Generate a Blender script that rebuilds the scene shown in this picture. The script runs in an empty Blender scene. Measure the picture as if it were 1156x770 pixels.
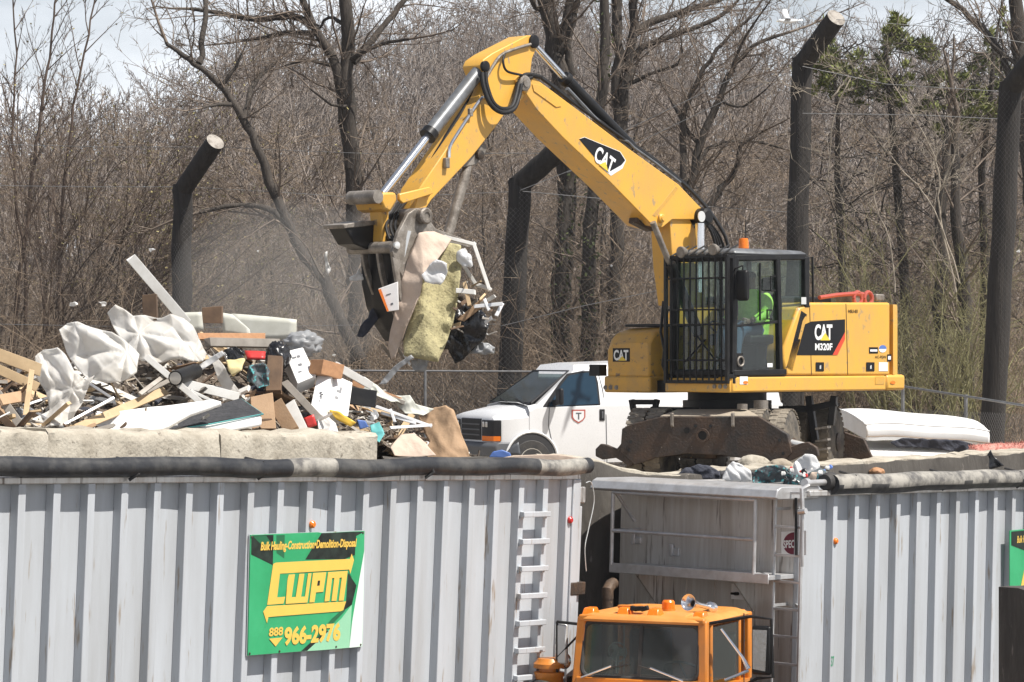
import bpy, bmesh, math, random
import numpy as np
from mathutils import Vector, Matrix, noise

random.seed(7)
scene = bpy.context.scene
COL = scene.collection
F, CX, HY, CH = 3400.0, 578.0, 400.0, 1.70      # focal length in photo pixels, principal column, horizon row, eye height
R = math.radians
V = Vector


def P(px, py, Y):
    """world point seen at photo pixel (px,py) at distance Y"""
    return V(((px - CX) / F * Y, Y, CH + (HY - py) / F * Y))


# ------------------------------------------------------------------ objects
def put(o, parent=None):
    COL.objects.link(o)
    if parent is not None:
        o.parent = parent
    return o


def tag(o, label=None, cat=None, group=None, kind=None):
    if label: o["label"] = label
    if cat: o["category"] = cat
    if group: o["group"] = group
    if kind: o["kind"] = kind
    return o


def thing(name, label, cat, loc=(0, 0, 0), rz=0.0, group=None, mat=None):
    o = bpy.data.objects.new(name, None)
    o.empty_display_size = 0.2
    if mat is not None:
        o.matrix_basis = mat
    else:
        o.location = loc
        o.rotation_euler = (0, 0, rz)
    put(o)
    return tag(o, label, cat, group)


def copy_tree(o, parent=None):
    c = o.copy()
    put(c, parent)
    for ch in [k for k in bpy.data.objects if k.parent == o]:
        copy_tree(ch, c)
    return c


def frame_for(d):
    d = V(d).normalized()
    a = V((0, 0, 1)) if abs(d.z) < 0.95 else V((1, 0, 0))
    u = d.cross(a).normalized()
    return u, u.cross(d).normalized()


class MB:
    def __init__(s):
        s.v = []; s.f = []; s.m = []; s.cur = 0

    def add(s, vs, fs):
        o = len(s.v)
        s.v += [tuple(q) for q in vs]
        s.f += [[i + o for i in f] for f in fs]
        s.m += [s.cur] * len(fs)
        return s

    def box(s, c, size, rot=None):
        c = V(c); x, y, z = [q / 2 for q in size]
        vs = [V((i * x, j * y, k * z)) for i in (-1, 1) for j in (-1, 1) for k in (-1, 1)]
        if rot is not None:
            vs = [rot @ q for q in vs]
        return s.add([c + q for q in vs], [(0, 1, 3, 2), (4, 6, 7, 5), (0, 4, 5, 1), (2, 3, 7, 6), (0, 2, 6, 4), (1, 5, 7, 3)])

    def rng(s, x0, x1, y0, y1, z0, z1):
        return s.box(((x0 + x1) / 2, (y0 + y1) / 2, (z0 + z1) / 2), (abs(x1 - x0), abs(y1 - y0), abs(z1 - z0)))

    def beam(s, p0, p1, w, h, up=(0, 0, 1)):
        p0 = V(p0); p1 = V(p1); d = (p1 - p0).normalized(); up = V(up)
        if abs(d.dot(up.normalized())) > 0.98: up = V((0.1, 1, 0.05))
        u = d.cross(up).normalized() * (w / 2); q = u.cross(d).normalized() * (h / 2)
        vs = [p + a * u + b * q for p in (p0, p1) for a, b in ((-1, -1), (1, -1), (1, 1), (-1, 1))]
        return s.add(vs, [(3, 2, 1, 0), (4, 5, 6, 7), (0, 1, 5, 4), (1, 2, 6, 5), (2, 3, 7, 6), (3, 0, 4, 7)])

    def prism(s, pts, vec):
        pts = [V(p) for p in pts]; n = len(pts); vec = V(vec)
        vs = pts + [p + vec for p in pts]
        return s.add(vs, [tuple(range(n))[::-1], tuple(range(n, 2 * n))] + [(i, (i + 1) % n, n + (i + 1) % n, n + i) for i in range(n)])

    def loft(s, rings, cap=True):
        n = len(rings[0]); vs = [V(p) for r in rings for p in r]; fs = []
        for k in range(len(rings) - 1):
            for i in range(n):
                j = (i + 1) % n
                fs.append((k * n + i, k * n + j, (k + 1) * n + j, (k + 1) * n + i))
        if cap:
            fs.append(tuple(range(n))[::-1]); fs.append(tuple(range((len(rings) - 1) * n, len(rings) * n)))
        return s.add(vs, fs)

    def tube(s, pts, r, n=8, cap=True):
        pts = [V(p) for p in pts]; rings = []
        rs = r if isinstance(r, (list, tuple)) else [r] * len(pts)
        u = None
        for i, p in enumerate(pts):
            d = (pts[min(i + 1, len(pts) - 1)] - pts[max(i - 1, 0)])
            if d.length < 1e-9: d = V((0, 0, 1))
            d.normalize()
            if u is None:
                u, w = frame_for(d)
            else:
                u = (u - d * u.dot(d))
                u = u.normalized() if u.length > 1e-6 else frame_for(d)[0]
            w = u.cross(d)
            rings.append([p + (u * math.cos(t) + w * math.sin(t)) * rs[i] for t in [2 * math.pi * k / n for k in range(n)]])
        return s.loft(rings, cap)

    def lathe(s, o, axis, prof, n=20, cap=True):
        o = V(o); d = V(axis).normalized(); u, w = frame_for(d)
        return s.loft([[o + d * t + (u * math.cos(a) + w * math.sin(a)) * r for a in [2 * math.pi * k / n for k in range(n)]] for t, r in prof], cap)

    def cyl(s, p0, p1, r, n=16):
        return s.tube([p0, p1], r, n)

    def ell(s, c, r, n=12, rot=None):
        c = V(c); rx, ry, rz = r; rings = []
        for i in range(1, n):
            t = math.pi * i / n
            ring = [V((rx * math.sin(t) * math.cos(a), ry * math.sin(t) * math.sin(a), rz * math.cos(t))) for a in [2 * math.pi * k / (n + 2) for k in range(n + 2)]]
            rings.append([c + (rot @ q if rot else q) for q in ring])
        return s.loft(rings)

    def grid(s, rows):
        m = len(rows[0]); vs = [p for r in rows for p in r]
        return s.add(vs, [(a * m + b, a * m + b + 1, (a + 1) * m + b + 1, (a + 1) * m + b) for a in range(len(rows) - 1) for b in range(m - 1)])

    def build(s, name, mats, parent=None, bevel=0, smooth=32, solid=0, sub=0, recalc=True, loc=None):
        me = bpy.data.meshes.new(name)
        vs = s.v
        if loc is not None:
            loc = V(loc); vs = [(a - loc.x, b - loc.y, c - loc.z) for a, b, c in vs]
        me.from_pydata(vs, [], s.f)
        if not isinstance(mats, (list, tuple)): mats = [mats]
        for q in mats: me.materials.append(q)
        me.polygons.foreach_set("material_index", s.m)
        if recalc:
            bm = bmesh.new(); bm.from_mesh(me)
            bmesh.ops.recalc_face_normals(bm, faces=bm.faces)
            bm.to_mesh(me); bm.free()
        if smooth:
            me.polygons.foreach_set("use_smooth", [True] * len(me.polygons))
            me.set_sharp_from_angle(angle=R(smooth))
        me.update()
        o = bpy.data.objects.new(name, me)
        if loc is not None: o.location = loc
        put(o, parent)
        if solid:
            md = o.modifiers.new("solid", "SOLIDIFY"); md.thickness = solid; md.offset = 0
        if bevel:
            md = o.modifiers.new("bevel", "BEVEL"); md.width = bevel; md.segments = 2; md.limit_method = "ANGLE"; md.angle_limit = R(40)
        if sub:
            md = o.modifiers.new("sub", "SUBSURF"); md.levels = sub; md.render_levels = sub
        return o


def curve(pts, k=5):
    """Catmull-Rom smoothing of a hose path"""
    pts = [V(p) for p in pts]; out = []
    for i in range(len(pts) - 1):
        p0, p1, p2, p3 = pts[max(i - 1, 0)], pts[i], pts[i + 1], pts[min(i + 2, len(pts) - 1)]
        for j in range(k):
            t = j / k; out.append(0.5 * ((2 * p1) + (p2 - p0) * t + (2 * p0 - 5 * p1 + 4 * p2 - p3) * t * t + (3 * p1 - p0 - 3 * p2 + p3) * t ** 3))
    return out + [pts[-1]]


# ------------------------------------------------------------------ materials
def mat(name, c, rough=0.6, metal=0.0, c2=None, ns=3.0, amt=1.0, stretch=None, bump=0.0, bs=40.0, spec=0.5, rnd=0.0, c3=None, s3=18.0, t3=0.62, coat=0.0, lo=0.38, hi=0.68):
    m = bpy.data.materials.new(name); m.use_nodes = True
    nt = m.node_tree; N = nt.nodes; L = nt.links
    b = N["Principled BSDF"]
    b.inputs["Roughness"].default_value = rough
    b.inputs["Metallic"].default_value = metal
    b.inputs["Specular IOR Level"].default_value = spec
    if coat: b.inputs["Coat Weight"].default_value = coat
    tc = N.new("ShaderNodeTexCoord"); mp = N.new("ShaderNodeMapping")
    L.new(tc.outputs["Object"], mp.inputs["Vector"])
    if stretch: mp.inputs["Scale"].default_value = stretch
    col = None
    def noise_mix(src, other, scale, lo, hi, det=6):
        n = N.new("ShaderNodeTexNoise"); n.inputs["Scale"].default_value = scale; n.inputs["Detail"].default_value = det; n.inputs["Roughness"].default_value = 0.65
        L.new(mp.outputs["Vector"], n.inputs["Vector"])
        r = N.new("ShaderNodeMapRange"); r.inputs["From Min"].default_value = lo; r.inputs["From Max"].default_value = hi; r.inputs["To Max"].default_value = amt
        L.new(n.outputs["Fac"], r.inputs["Value"])
        x = N.new("ShaderNodeMix"); x.data_type = "RGBA"
        L.new(r.outputs["Result"], x.inputs["Factor"])
        if isinstance(src, tuple): x.inputs["A"].default_value = (*src, 1)
        else: L.new(src, x.inputs["A"])
        x.inputs["B"].default_value = (*other, 1)
        return x.outputs["Result"]
    if c2 is None:
        c2 = tuple(q * 0.82 for q in c)
    col = noise_mix(tuple(c), tuple(c2), ns, lo, hi)
    if c3 is not None:
        col = noise_mix(col, tuple(c3), s3, t3, t3 + 0.08, 4)
    if rnd:
        oi = N.new("ShaderNodeObjectInfo"); hs = N.new("ShaderNodeHueSaturation")
        r = N.new("ShaderNodeMapRange"); r.inputs["To Min"].default_value = 1 - rnd; r.inputs["To Max"].default_value = 1 + rnd
        L.new(oi.outputs["Random"], r.inputs["Value"]); L.new(r.outputs["Result"], hs.inputs["Value"])
        L.new(col, hs.inputs["Color"]); col = hs.outputs["Color"]
    L.new(col, b.inputs["Base Color"])
    n2 = N.new("ShaderNodeTexNoise"); n2.inputs["Scale"].default_value = bs; n2.inputs["Detail"].default_value = 5
    L.new(mp.outputs["Vector"], n2.inputs["Vector"])
    r2 = N.new("ShaderNodeMapRange"); r2.inputs["To Min"].default_value = max(0.02, rough - 0.12); r2.inputs["To Max"].default_value = min(1, rough + 0.12)
    L.new(n2.outputs["Fac"], r2.inputs["Value"]); L.new(r2.outputs["Result"], b.inputs["Roughness"])
    if bump:
        bp = N.new("ShaderNodeBump"); bp.inputs["Strength"].default_value = bump; bp.inputs["Distance"].default_value = 0.02
        L.new(n2.outputs["Fac"], bp.inputs["Height"]); L.new(bp.outputs["Normal"], b.inputs["Normal"])
    return m


def plain(name, c, rough=0.5, metal=0, emit=None):
    m = mat(name, c, rough, metal, c2=tuple(q * 0.92 for q in c))
    return m


def glass(name, tint, alpha=0.5, rough=0.05, dc=(0.2, 0.22, 0.22)):
    """tinted pane: partly see-through with a glossy coat"""
    m = bpy.data.materials.new(name); m.use_nodes = True
    nt = m.node_tree; N = nt.nodes; L = nt.links
    for n in list(N): N.remove(n)
    out = N.new("ShaderNodeOutputMaterial"); tr = N.new("ShaderNodeBsdfTransparent"); gl = N.new("ShaderNodeBsdfGlossy"); df = N.new("ShaderNodeBsdfDiffuse")
    tr.inputs["Color"].default_value = (*tint, 1); gl.inputs["Roughness"].default_value = rough
    df.inputs["Color"].default_value = (*dc, 1)
    fz = N.new("ShaderNodeFresnel"); fz.inputs["IOR"].default_value = 1.55
    ge = N.new("ShaderNodeNewGeometry"); fr = N.new("ShaderNodeMath"); fr.operation = "MULTIPLY"; iv = N.new("ShaderNodeMath"); iv.operation = "SUBTRACT"; iv.inputs[0].default_value = 1
    L.new(ge.outputs["Backfacing"], iv.inputs[1]); L.new(fz.outputs[0], fr.inputs[0]); L.new(iv.outputs[0], fr.inputs[1])
    m1 = N.new("ShaderNodeMixShader"); m1.inputs[0].default_value = alpha
    L.new(tr.outputs[0], m1.inputs[1]); L.new(df.outputs[0], m1.inputs[2])
    m2 = N.new("ShaderNodeMixShader"); L.new(fr.outputs[0], m2.inputs[0]); L.new(m1.outputs[0], m2.inputs[1]); L.new(gl.outputs[0], m2.inputs[2])
    L.new(m2.outputs[0], out.inputs["Surface"])
    return m


def film(name, c, trans=0.5, alpha=0.0, ns=3.0, c2=None):
    """thin plastic film or sheet that lets light through"""
    m = mat(name, c, 0.35, c2=c2 or tuple(q * 0.8 for q in c), ns=ns, bump=0.1, bs=14)
    nt = m.node_tree; N = nt.nodes; L = nt.links
    b = N["Principled BSDF"]; out = [n for n in N if n.type == "OUTPUT_MATERIAL"][0]
    src = b.inputs["Base Color"].links[0].from_socket
    t = N.new("ShaderNodeBsdfTranslucent"); L.new(src, t.inputs["Color"])
    x = N.new("ShaderNodeMixShader"); x.inputs[0].default_value = trans
    L.new(b.outputs[0], x.inputs[1]); L.new(t.outputs[0], x.inputs[2]); last = x.outputs[0]
    if alpha:
        tr = N.new("ShaderNodeBsdfTransparent"); y = N.new("ShaderNodeMixShader"); y.inputs[0].default_value = alpha
        L.new(last, y.inputs[1]); L.new(tr.outputs[0], y.inputs[2]); last = y.outputs[0]
    L.new(last, out.inputs["Surface"])
    return m


def tint_noise(name, ca, cb, rough=0.9, ns=8):
    return mat(name, ca, rough, c2=cb, ns=ns)


K = dict(
    trailer=mat("painted_aluminium", (0.49, 0.515, 0.545), 0.42, 0.0, (0.39, 0.40, 0.41), 1.6, 1.0, (1.6, 1.6, 0.16), c3=(0.29, 0.24, 0.19), s3=8, t3=0.61, bump=0.22, bs=5),
    nose=mat("brushed_aluminium", (0.7, 0.69, 0.67), 0.4, 0.65, (0.5, 0.46, 0.42), 3.5, 1.0, (2.2, 2.2, 0.14), c3=(0.2, 0.17, 0.15), s3=6, t3=0.6),
    alu=mat("aluminium_tube", (0.6, 0.6, 0.6), 0.38, 0.5, (0.45, 0.44, 0.43), 6),
    tarp=mat("black_tarp", (0.022, 0.023, 0.026), 0.5, 0, (0.12, 0.115, 0.105), 2.2, 0.9, bump=0.5, bs=9, lo=0.45, hi=0.75),
    tarp_dusty=mat("dusty_tarp", (0.34, 0.32, 0.28), 0.6, 0, (0.1, 0.095, 0.09), 4.2, 1.0, bump=0.5, bs=9, lo=0.42, hi=0.62),
    rubber=mat("black_rubber", (0.024, 0.024, 0.025), 0.7, 0, (0.055, 0.05, 0.045), 5, 1, bump=0.2),
    tyre=mat("dusty_tyre_rubber", (0.05, 0.046, 0.042), 0.85, 0, (0.2, 0.17, 0.13), 4, 1, bump=0.4, bs=30),
    tread=mat("muddy_tyre_tread", (0.27, 0.235, 0.185), 0.9, 0, (0.12, 0.1, 0.08), 6, 1, bump=0.6, bs=24),
    yellow=mat("yellow_machine_paint", (0.74, 0.40, 0.058), 0.42, 0, (0.62, 0.355, 0.085), 2.2, 1.0, (1, 1, 0.55), c3=(0.4, 0.275, 0.14), s3=11, t3=0.60, coat=0.05, bump=0.04, bs=7),
    yellow_worn=mat("worn_yellow_paint", (0.66, 0.36, 0.055), 0.5, 0, (0.5, 0.3, 0.09), 3, 1.0, c3=(0.2, 0.14, 0.085), s3=9, t3=0.59),
    blackm=mat("black_steel", (0.009, 0.009, 0.01), 0.42, 0, (0.02, 0.019, 0.018), 5, spec=0.3),
    darkst=mat("grimy_dark_steel", (0.03, 0.026, 0.023), 0.6, 0.2, (0.12, 0.075, 0.045), 3.5, 1, c3=(0.22, 0.15, 0.09), s3=16, t3=0.63, bump=0.3),
    rust=mat("rusty_blade_steel", (0.036, 0.032, 0.03), 0.6, 0.15, (0.092, 0.056, 0.036), 2.6, 0.9, c3=(0.26, 0.22, 0.18), s3=24, t3=0.66, bump=0.4, bs=30),
    greyst=mat("worn_grey_steel", (0.30, 0.27, 0.235), 0.5, 0.3, (0.13, 0.11, 0.09), 6, 1, c3=(0.36, 0.33, 0.3), s3=20, t3=0.6, bump=0.3),
    cylg=mat("grey_cylinder_paint", (0.2, 0.21, 0.22), 0.4, 0.3, (0.12, 0.12, 0.12), 5),
    chrome=plain("chrome_rod", (0.75, 0.76, 0.78), 0.18, 0.9),
    hose=mat("hydraulic_hose", (0.011, 0.011, 0.012), 0.5, c2=(0.022, 0.02, 0.018), spec=0.3),
    decal=mat("black_decal", (0.009, 0.009, 0.011), 0.4, c2=(0.014, 0.014, 0.015), spec=0.25),
    white=plain("white_lettering", (0.85, 0.85, 0.84), 0.4),
    ylet=plain("yellow_lettering", (0.82, 0.58, 0.06), 0.45),
    red=plain("red_orange_paint", (0.68, 0.07, 0.03), 0.4),
    redm=mat("faded_red_paint", (0.42, 0.075, 0.055), 0.5, 0, (0.4, 0.1, 0.07), 8),
    amber=plain("amber_lens", (0.85, 0.2, 0.012), 0.25),
    redl=plain("red_lens", (0.5, 0.03, 0.03), 0.25),
    lens=plain("clear_lens", (0.7, 0.7, 0.68), 0.15, 0.4),
    vanw=mat("white_van_paint", (0.72, 0.725, 0.735), 0.3, 0, (0.68, 0.685, 0.69), 2, coat=0.3),
    dplast=mat("dark_plastic", (0.014, 0.014, 0.016), 0.5, c2=(0.022, 0.022, 0.024), spec=0.3),
    gplast=plain("grey_bumper_plastic", (0.1, 0.105, 0.115), 0.5),
    vglass=glass("van_side_glass", (0.12, 0.19, 0.25), 0.45, 0.05, (0.035, 0.085, 0.14)),
    wglass=glass("windscreen_glass", (0.55, 0.62, 0.6), 0.16),
    cglass=glass("cab_glass", (0.86, 0.94, 0.91), 0.04),
    concrete=mat("weathered_concrete", (0.47, 0.43, 0.355), 0.9, 0, (0.3, 0.265, 0.21), 3.2, 1, c3=(0.17, 0.145, 0.115), s3=7, t3=0.60, bump=0.7, bs=22),
    oldconc=mat("shade_dark_stained_concrete", (0.1, 0.09, 0.078), 0.95, 0, (0.05, 0.044, 0.038), 1.4, 1, (1, 1, 0.4), c3=(0.2, 0.18, 0.16), s3=8, t3=0.63, bump=0.8, bs=14),  # dark base colour carries the pit wall's shade; the blotches are stains
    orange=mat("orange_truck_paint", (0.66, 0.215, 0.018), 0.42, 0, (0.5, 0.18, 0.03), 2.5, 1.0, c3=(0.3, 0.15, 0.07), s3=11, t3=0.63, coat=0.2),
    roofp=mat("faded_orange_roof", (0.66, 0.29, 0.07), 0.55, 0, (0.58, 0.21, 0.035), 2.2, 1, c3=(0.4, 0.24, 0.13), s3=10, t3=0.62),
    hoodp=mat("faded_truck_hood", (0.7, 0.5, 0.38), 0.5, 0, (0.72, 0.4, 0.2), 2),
    interior=plain("dark_interior", (0.03, 0.03, 0.032), 0.8),
    galv=mat("galvanised_steel", (0.25, 0.25, 0.25), 0.5, 0.5, (0.16, 0.16, 0.16), 8),
    wire=plain("fence_wire", (0.13, 0.125, 0.12), 0.6, 0.2),
    pole=mat("dark_weathered_pole_wood", (0.02, 0.017, 0.015), 0.9, 0, (0.04, 0.034, 0.029), 4, 1, (3, 3, 0.3), c3=(0.055, 0.046, 0.038), s3=9, t3=0.63, bump=0.8, bs=16),
    cutend=mat("pale_sawn_end", (0.36, 0.33, 0.29), 0.85, c2=(0.2, 0.175, 0.15), ns=7, lo=0.45, hi=0.6),
    bark=mat("grey_brown_bark", (0.07, 0.057, 0.046), 0.95, 0, (0.03, 0.025, 0.021), 4, 1, (2.5, 2.5, 0.5), bump=1.0, bs=16, c3=(0.16, 0.138, 0.115), s3=6, t3=0.62),
    twig=mat("bare_twig_bark", (0.21, 0.165, 0.128), 0.9, 0, (0.12, 0.092, 0.072), 0.7, 1),
    twigr=mat("reddish_sapling_twig", (0.125, 0.088, 0.066), 0.9, 0, (0.07, 0.05, 0.04), 0.8, 1),
    brush=mat("dry_brush_twig", (0.31, 0.235, 0.165), 0.95, 0, (0.11, 0.083, 0.062), 0.5, 1, c3=(0.46, 0.39, 0.3), s3=2.3, t3=0.6),
    paletwig=plain("pale_dead_twig", (0.36, 0.31, 0.245), 0.9),
    farwood=mat("far_wood_twig", (0.3, 0.255, 0.22), 0.95, 0, (0.15, 0.122, 0.105), 0.25, 1, c3=(0.4, 0.36, 0.33), s3=1.4, t3=0.6),
    litter=mat("leaf_litter_soil", (0.085, 0.064, 0.048), 1.0, 0, (0.06, 0.046, 0.036), 0.35, 1, c3=(0.16, 0.13, 0.1), s3=1.3, t3=0.58, bump=1.0, bs=3),
    yard=mat("dusty_yard_dirt", (0.36, 0.31, 0.24), 1.0, 0, (0.25, 0.21, 0.165), 0.8, 1, c3=(0.18, 0.15, 0.12), s3=5, t3=0.62, bump=0.8, bs=10),
    asphalt=mat("dusty_pit_floor", (0.1, 0.088, 0.07), 0.95, 0, (0.065, 0.057, 0.046), 0.6, 1, bump=0.5, bs=30),
    pine=mat("pine_needles", (0.21, 0.22, 0.06), 0.8, 0, (0.12, 0.15, 0.04), 1.5, 1),
    bud=mat("yellow_spring_buds", (0.34, 0.29, 0.12), 0.8, 0, (0.25, 0.22, 0.1), 2, 1),
    ivy=mat("ivy_leaves", (0.07, 0.095, 0.03), 0.6, 0, (0.16, 0.18, 0.06), 6, 1),
    olive=mat("olive_bush_twig", (0.26, 0.245, 0.12), 0.9, 0, (0.18, 0.16, 0.08), 1, 1),
    woodl=mat("pale_lumber", (0.5, 0.37, 0.22), 0.8, 0, (0.38, 0.27, 0.155), 3, 1, (1, 1, 1), rnd=0.25, c3=(0.2, 0.14, 0.09), s3=9, t3=0.66),
    woodd=mat("dark_old_wood", (0.16, 0.1, 0.06), 0.85, 0, (0.09, 0.058, 0.038), 4, 1, rnd=0.35),
    woodg=mat("grey_weathered_wood", (0.36, 0.33, 0.29), 0.85, 0, (0.24, 0.215, 0.185), 4, 1, rnd=0.25),
    woodr=mat("reddish_plank", (0.45, 0.24, 0.12), 0.7, 0, (0.35, 0.18, 0.09), 5, 1, (0.4, 4, 4)),
    paintw=mat("chipped_white_trim", (0.74, 0.73, 0.7), 0.55, 0, (0.6, 0.58, 0.53), 4, 1, rnd=0.12, c3=(0.35, 0.28, 0.2), s3=10, t3=0.66),
    card=mat("brown_cardboard", (0.42, 0.28, 0.17), 0.85, 0, (0.34, 0.22, 0.13), 3, 1, rnd=0.15, bump=0.2),
    cardw=mat("white_printed_cardboard", (0.78, 0.77, 0.75), 0.6, 0, (0.68, 0.67, 0.66), 3, 1),
    plast=film("milky_plastic_film", (0.92, 0.91, 0.885), 0.5, 0.2, 2.2, (0.8, 0.77, 0.71)),
    bagw=film("white_bag_film", (0.84, 0.84, 0.84), 0.3),
    scrapw=film("white_litter_scrap", (0.82, 0.81, 0.79), 0.3),
    bagk=mat("black_bag_film", (0.009, 0.009, 0.01), 0.25, 0, (0.035, 0.035, 0.038), 5, bump=0.6, bs=10),
    bagg=film("clear_grey_bag_film", (0.4, 0.41, 0.42), 0.2, 0.15),
    mattw=mat("white_mattress_cloth", (0.76, 0.76, 0.755), 0.7, 0, (0.69, 0.685, 0.675), 2.5, 1, c3=(0.5, 0.45, 0.38), s3=4, t3=0.72),
    mattk=mat("charcoal_quilted_cloth", (0.035, 0.036, 0.04), 0.8, 0, (0.06, 0.06, 0.065), 6, 1, bump=0.9, bs=18),
    mattb=mat("brown_box_spring_cloth", (0.3, 0.24, 0.19), 0.85),
    teal=plain("teal_piping", (0.12, 0.42, 0.42), 0.6),
    carpet=mat("tan_carpet_back", (0.56, 0.45, 0.36), 0.9, 0, (0.46, 0.36, 0.29), 3, 1, bump=0.2),
    pad=mat("mottled_carpet_pad", (0.47, 0.42, 0.23), 0.95, 0, (0.33, 0.29, 0.16), 9, 1, c3=(0.24, 0.21, 0.12), s3=26, t3=0.56, bump=0.5),
    rug=mat("red_shag_rug", (0.46, 0.16, 0.13), 0.95, 0, (0.6, 0.34, 0.28), 14, 1, bump=1.0, bs=40),
    cloth=mat("dark_navy_cloth", (0.03, 0.034, 0.05), 0.85, 0, (0.06, 0.063, 0.08), 6, 1, bump=0.4),
    clothm=mat("mixed_coloured_cloth", (0.12, 0.14, 0.15), 0.85, 0, (0.02, 0.022, 0.03), 9, 1, c3=(0.1, 0.4, 0.42), s3=16, t3=0.55),
    blue=plain("blue_plastic", (0.1, 0.19, 0.5), 0.5),
    yplast=plain("yellow_plastic", (0.75, 0.48, 0.06), 0.5),
    rplast=plain("red_plastic", (0.55, 0.04, 0.035), 0.4),
    foam=plain("yellow_foam", (0.7, 0.58, 0.3), 0.9),
    heap=mat("crushed_debris", (0.13, 0.1, 0.075), 0.95, 0, (0.05, 0.042, 0.035), 3, 1, c3=(0.4, 0.36, 0.3), s3=14, t3=0.6, bump=1, bs=12),
    heapl=mat("pale_crushed_scraps", (0.42, 0.36, 0.28), 0.95, 0, (0.2, 0.16, 0.12), 6, 1, c3=(0.72, 0.7, 0.66), s3=9, t3=0.55),
    siding=mat("dirty_white_siding", (0.6, 0.6, 0.54), 0.7, 0, (0.45, 0.45, 0.38), 2, 1),
    hiviz=mat("hi_vis_lime_shirt", (0.4, 0.74, 0.1), 0.8, 0, (0.27, 0.55, 0.06), 9, bump=0.8, bs=9),
    skin=plain("dark_skin", (0.13, 0.075, 0.05), 0.6),
    jeans=plain("blue_work_trousers", (0.05, 0.09, 0.16), 0.85),
    green=mat("green_sign_print", (0.03, 0.33, 0.13), 0.35, 0, (0.05, 0.42, 0.18), 1.5, 1),
    sgreen=plain("pale_green_print", (0.3, 0.62, 0.4), 0.35),
    smint=plain("mint_white_print", (0.72, 0.85, 0.76), 0.35),
    sblack=mat("black_print", (0.014, 0.017, 0.015), 0.45, 0, (0.035, 0.05, 0.04), 6, spec=0.25),
    sdkgreen=plain("dark_green_print", (0.02, 0.14, 0.06), 0.35),
    gold=plain("sign_gold", (0.83, 0.54, 0.1), 0.4),
    gull=plain("white_feathers", (0.8, 0.8, 0.79), 0.8),
    gullg=plain("grey_feathers", (0.45, 0.46, 0.48), 0.8),
    maroon=plain("maroon_print", (0.16, 0.012, 0.035), 0.4),
    greenp=plain("green_stencil_paint", (0.05, 0.3, 0.15), 0.5),
)


# ------------------------------------------------------------------ lettering
def text(name, body, O, U, W, m, parent=None, bold=0.0, shear=0.0, lift=0.004, track=1.0, keep=False):
    """flat raised letters filling the box O, O+U, O+W (U along the line, W up)"""
    c = bpy.data.curves.new("letters", "FONT"); c.body = body; c.offset = bold; c.shear = shear; c.space_character = track
    c.resolution_u = 4; c.extrude = 0.0; c.fill_mode = "FRONT"
    t = bpy.data.objects.new("letters", c); COL.objects.link(t)
    dg = bpy.context.evaluated_depsgraph_get(); dg.update()
    me = t.evaluated_get(dg).to_mesh()
    vs = [v.co.copy() for v in me.vertices]; fs = [list(p.vertices) for p in me.polygons]
    t.evaluated_get(dg).to_mesh_clear()
    bpy.data.objects.remove(t); bpy.data.curves.remove(c)
    x0 = min(v.x for v in vs); x1 = max(v.x for v in vs); y0 = min(v.y for v in vs); y1 = max(v.y for v in vs)
    O = V(O); U = V(U); W = V(W); n = U.cross(W).normalized() * lift
    mb = MB(); mb.add([O + U * ((v.x - x0) / (x1 - x0)) + W * ((v.y - y0) / (y1 - y0)) + n for v in vs], fs)
    return mb.build(name, m, parent, smooth=0, recalc=False)


def flat(name, uv, O, U, W, m, parent=None, lift=0.003, thick=None):
    """polygon given in box coordinates 0..1 laid on the plane O,U,W as a thin raised plate"""
    O = V(O); U = V(U); W = V(W); n = U.cross(W).normalized()
    t = thick if thick else min(0.0012, lift * 0.5)
    mb = MB(); mb.prism([O + U * a + W * b + n * (lift - t) for a, b in uv], n * t)
    return mb.build(name, m, parent, smooth=0)


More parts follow.
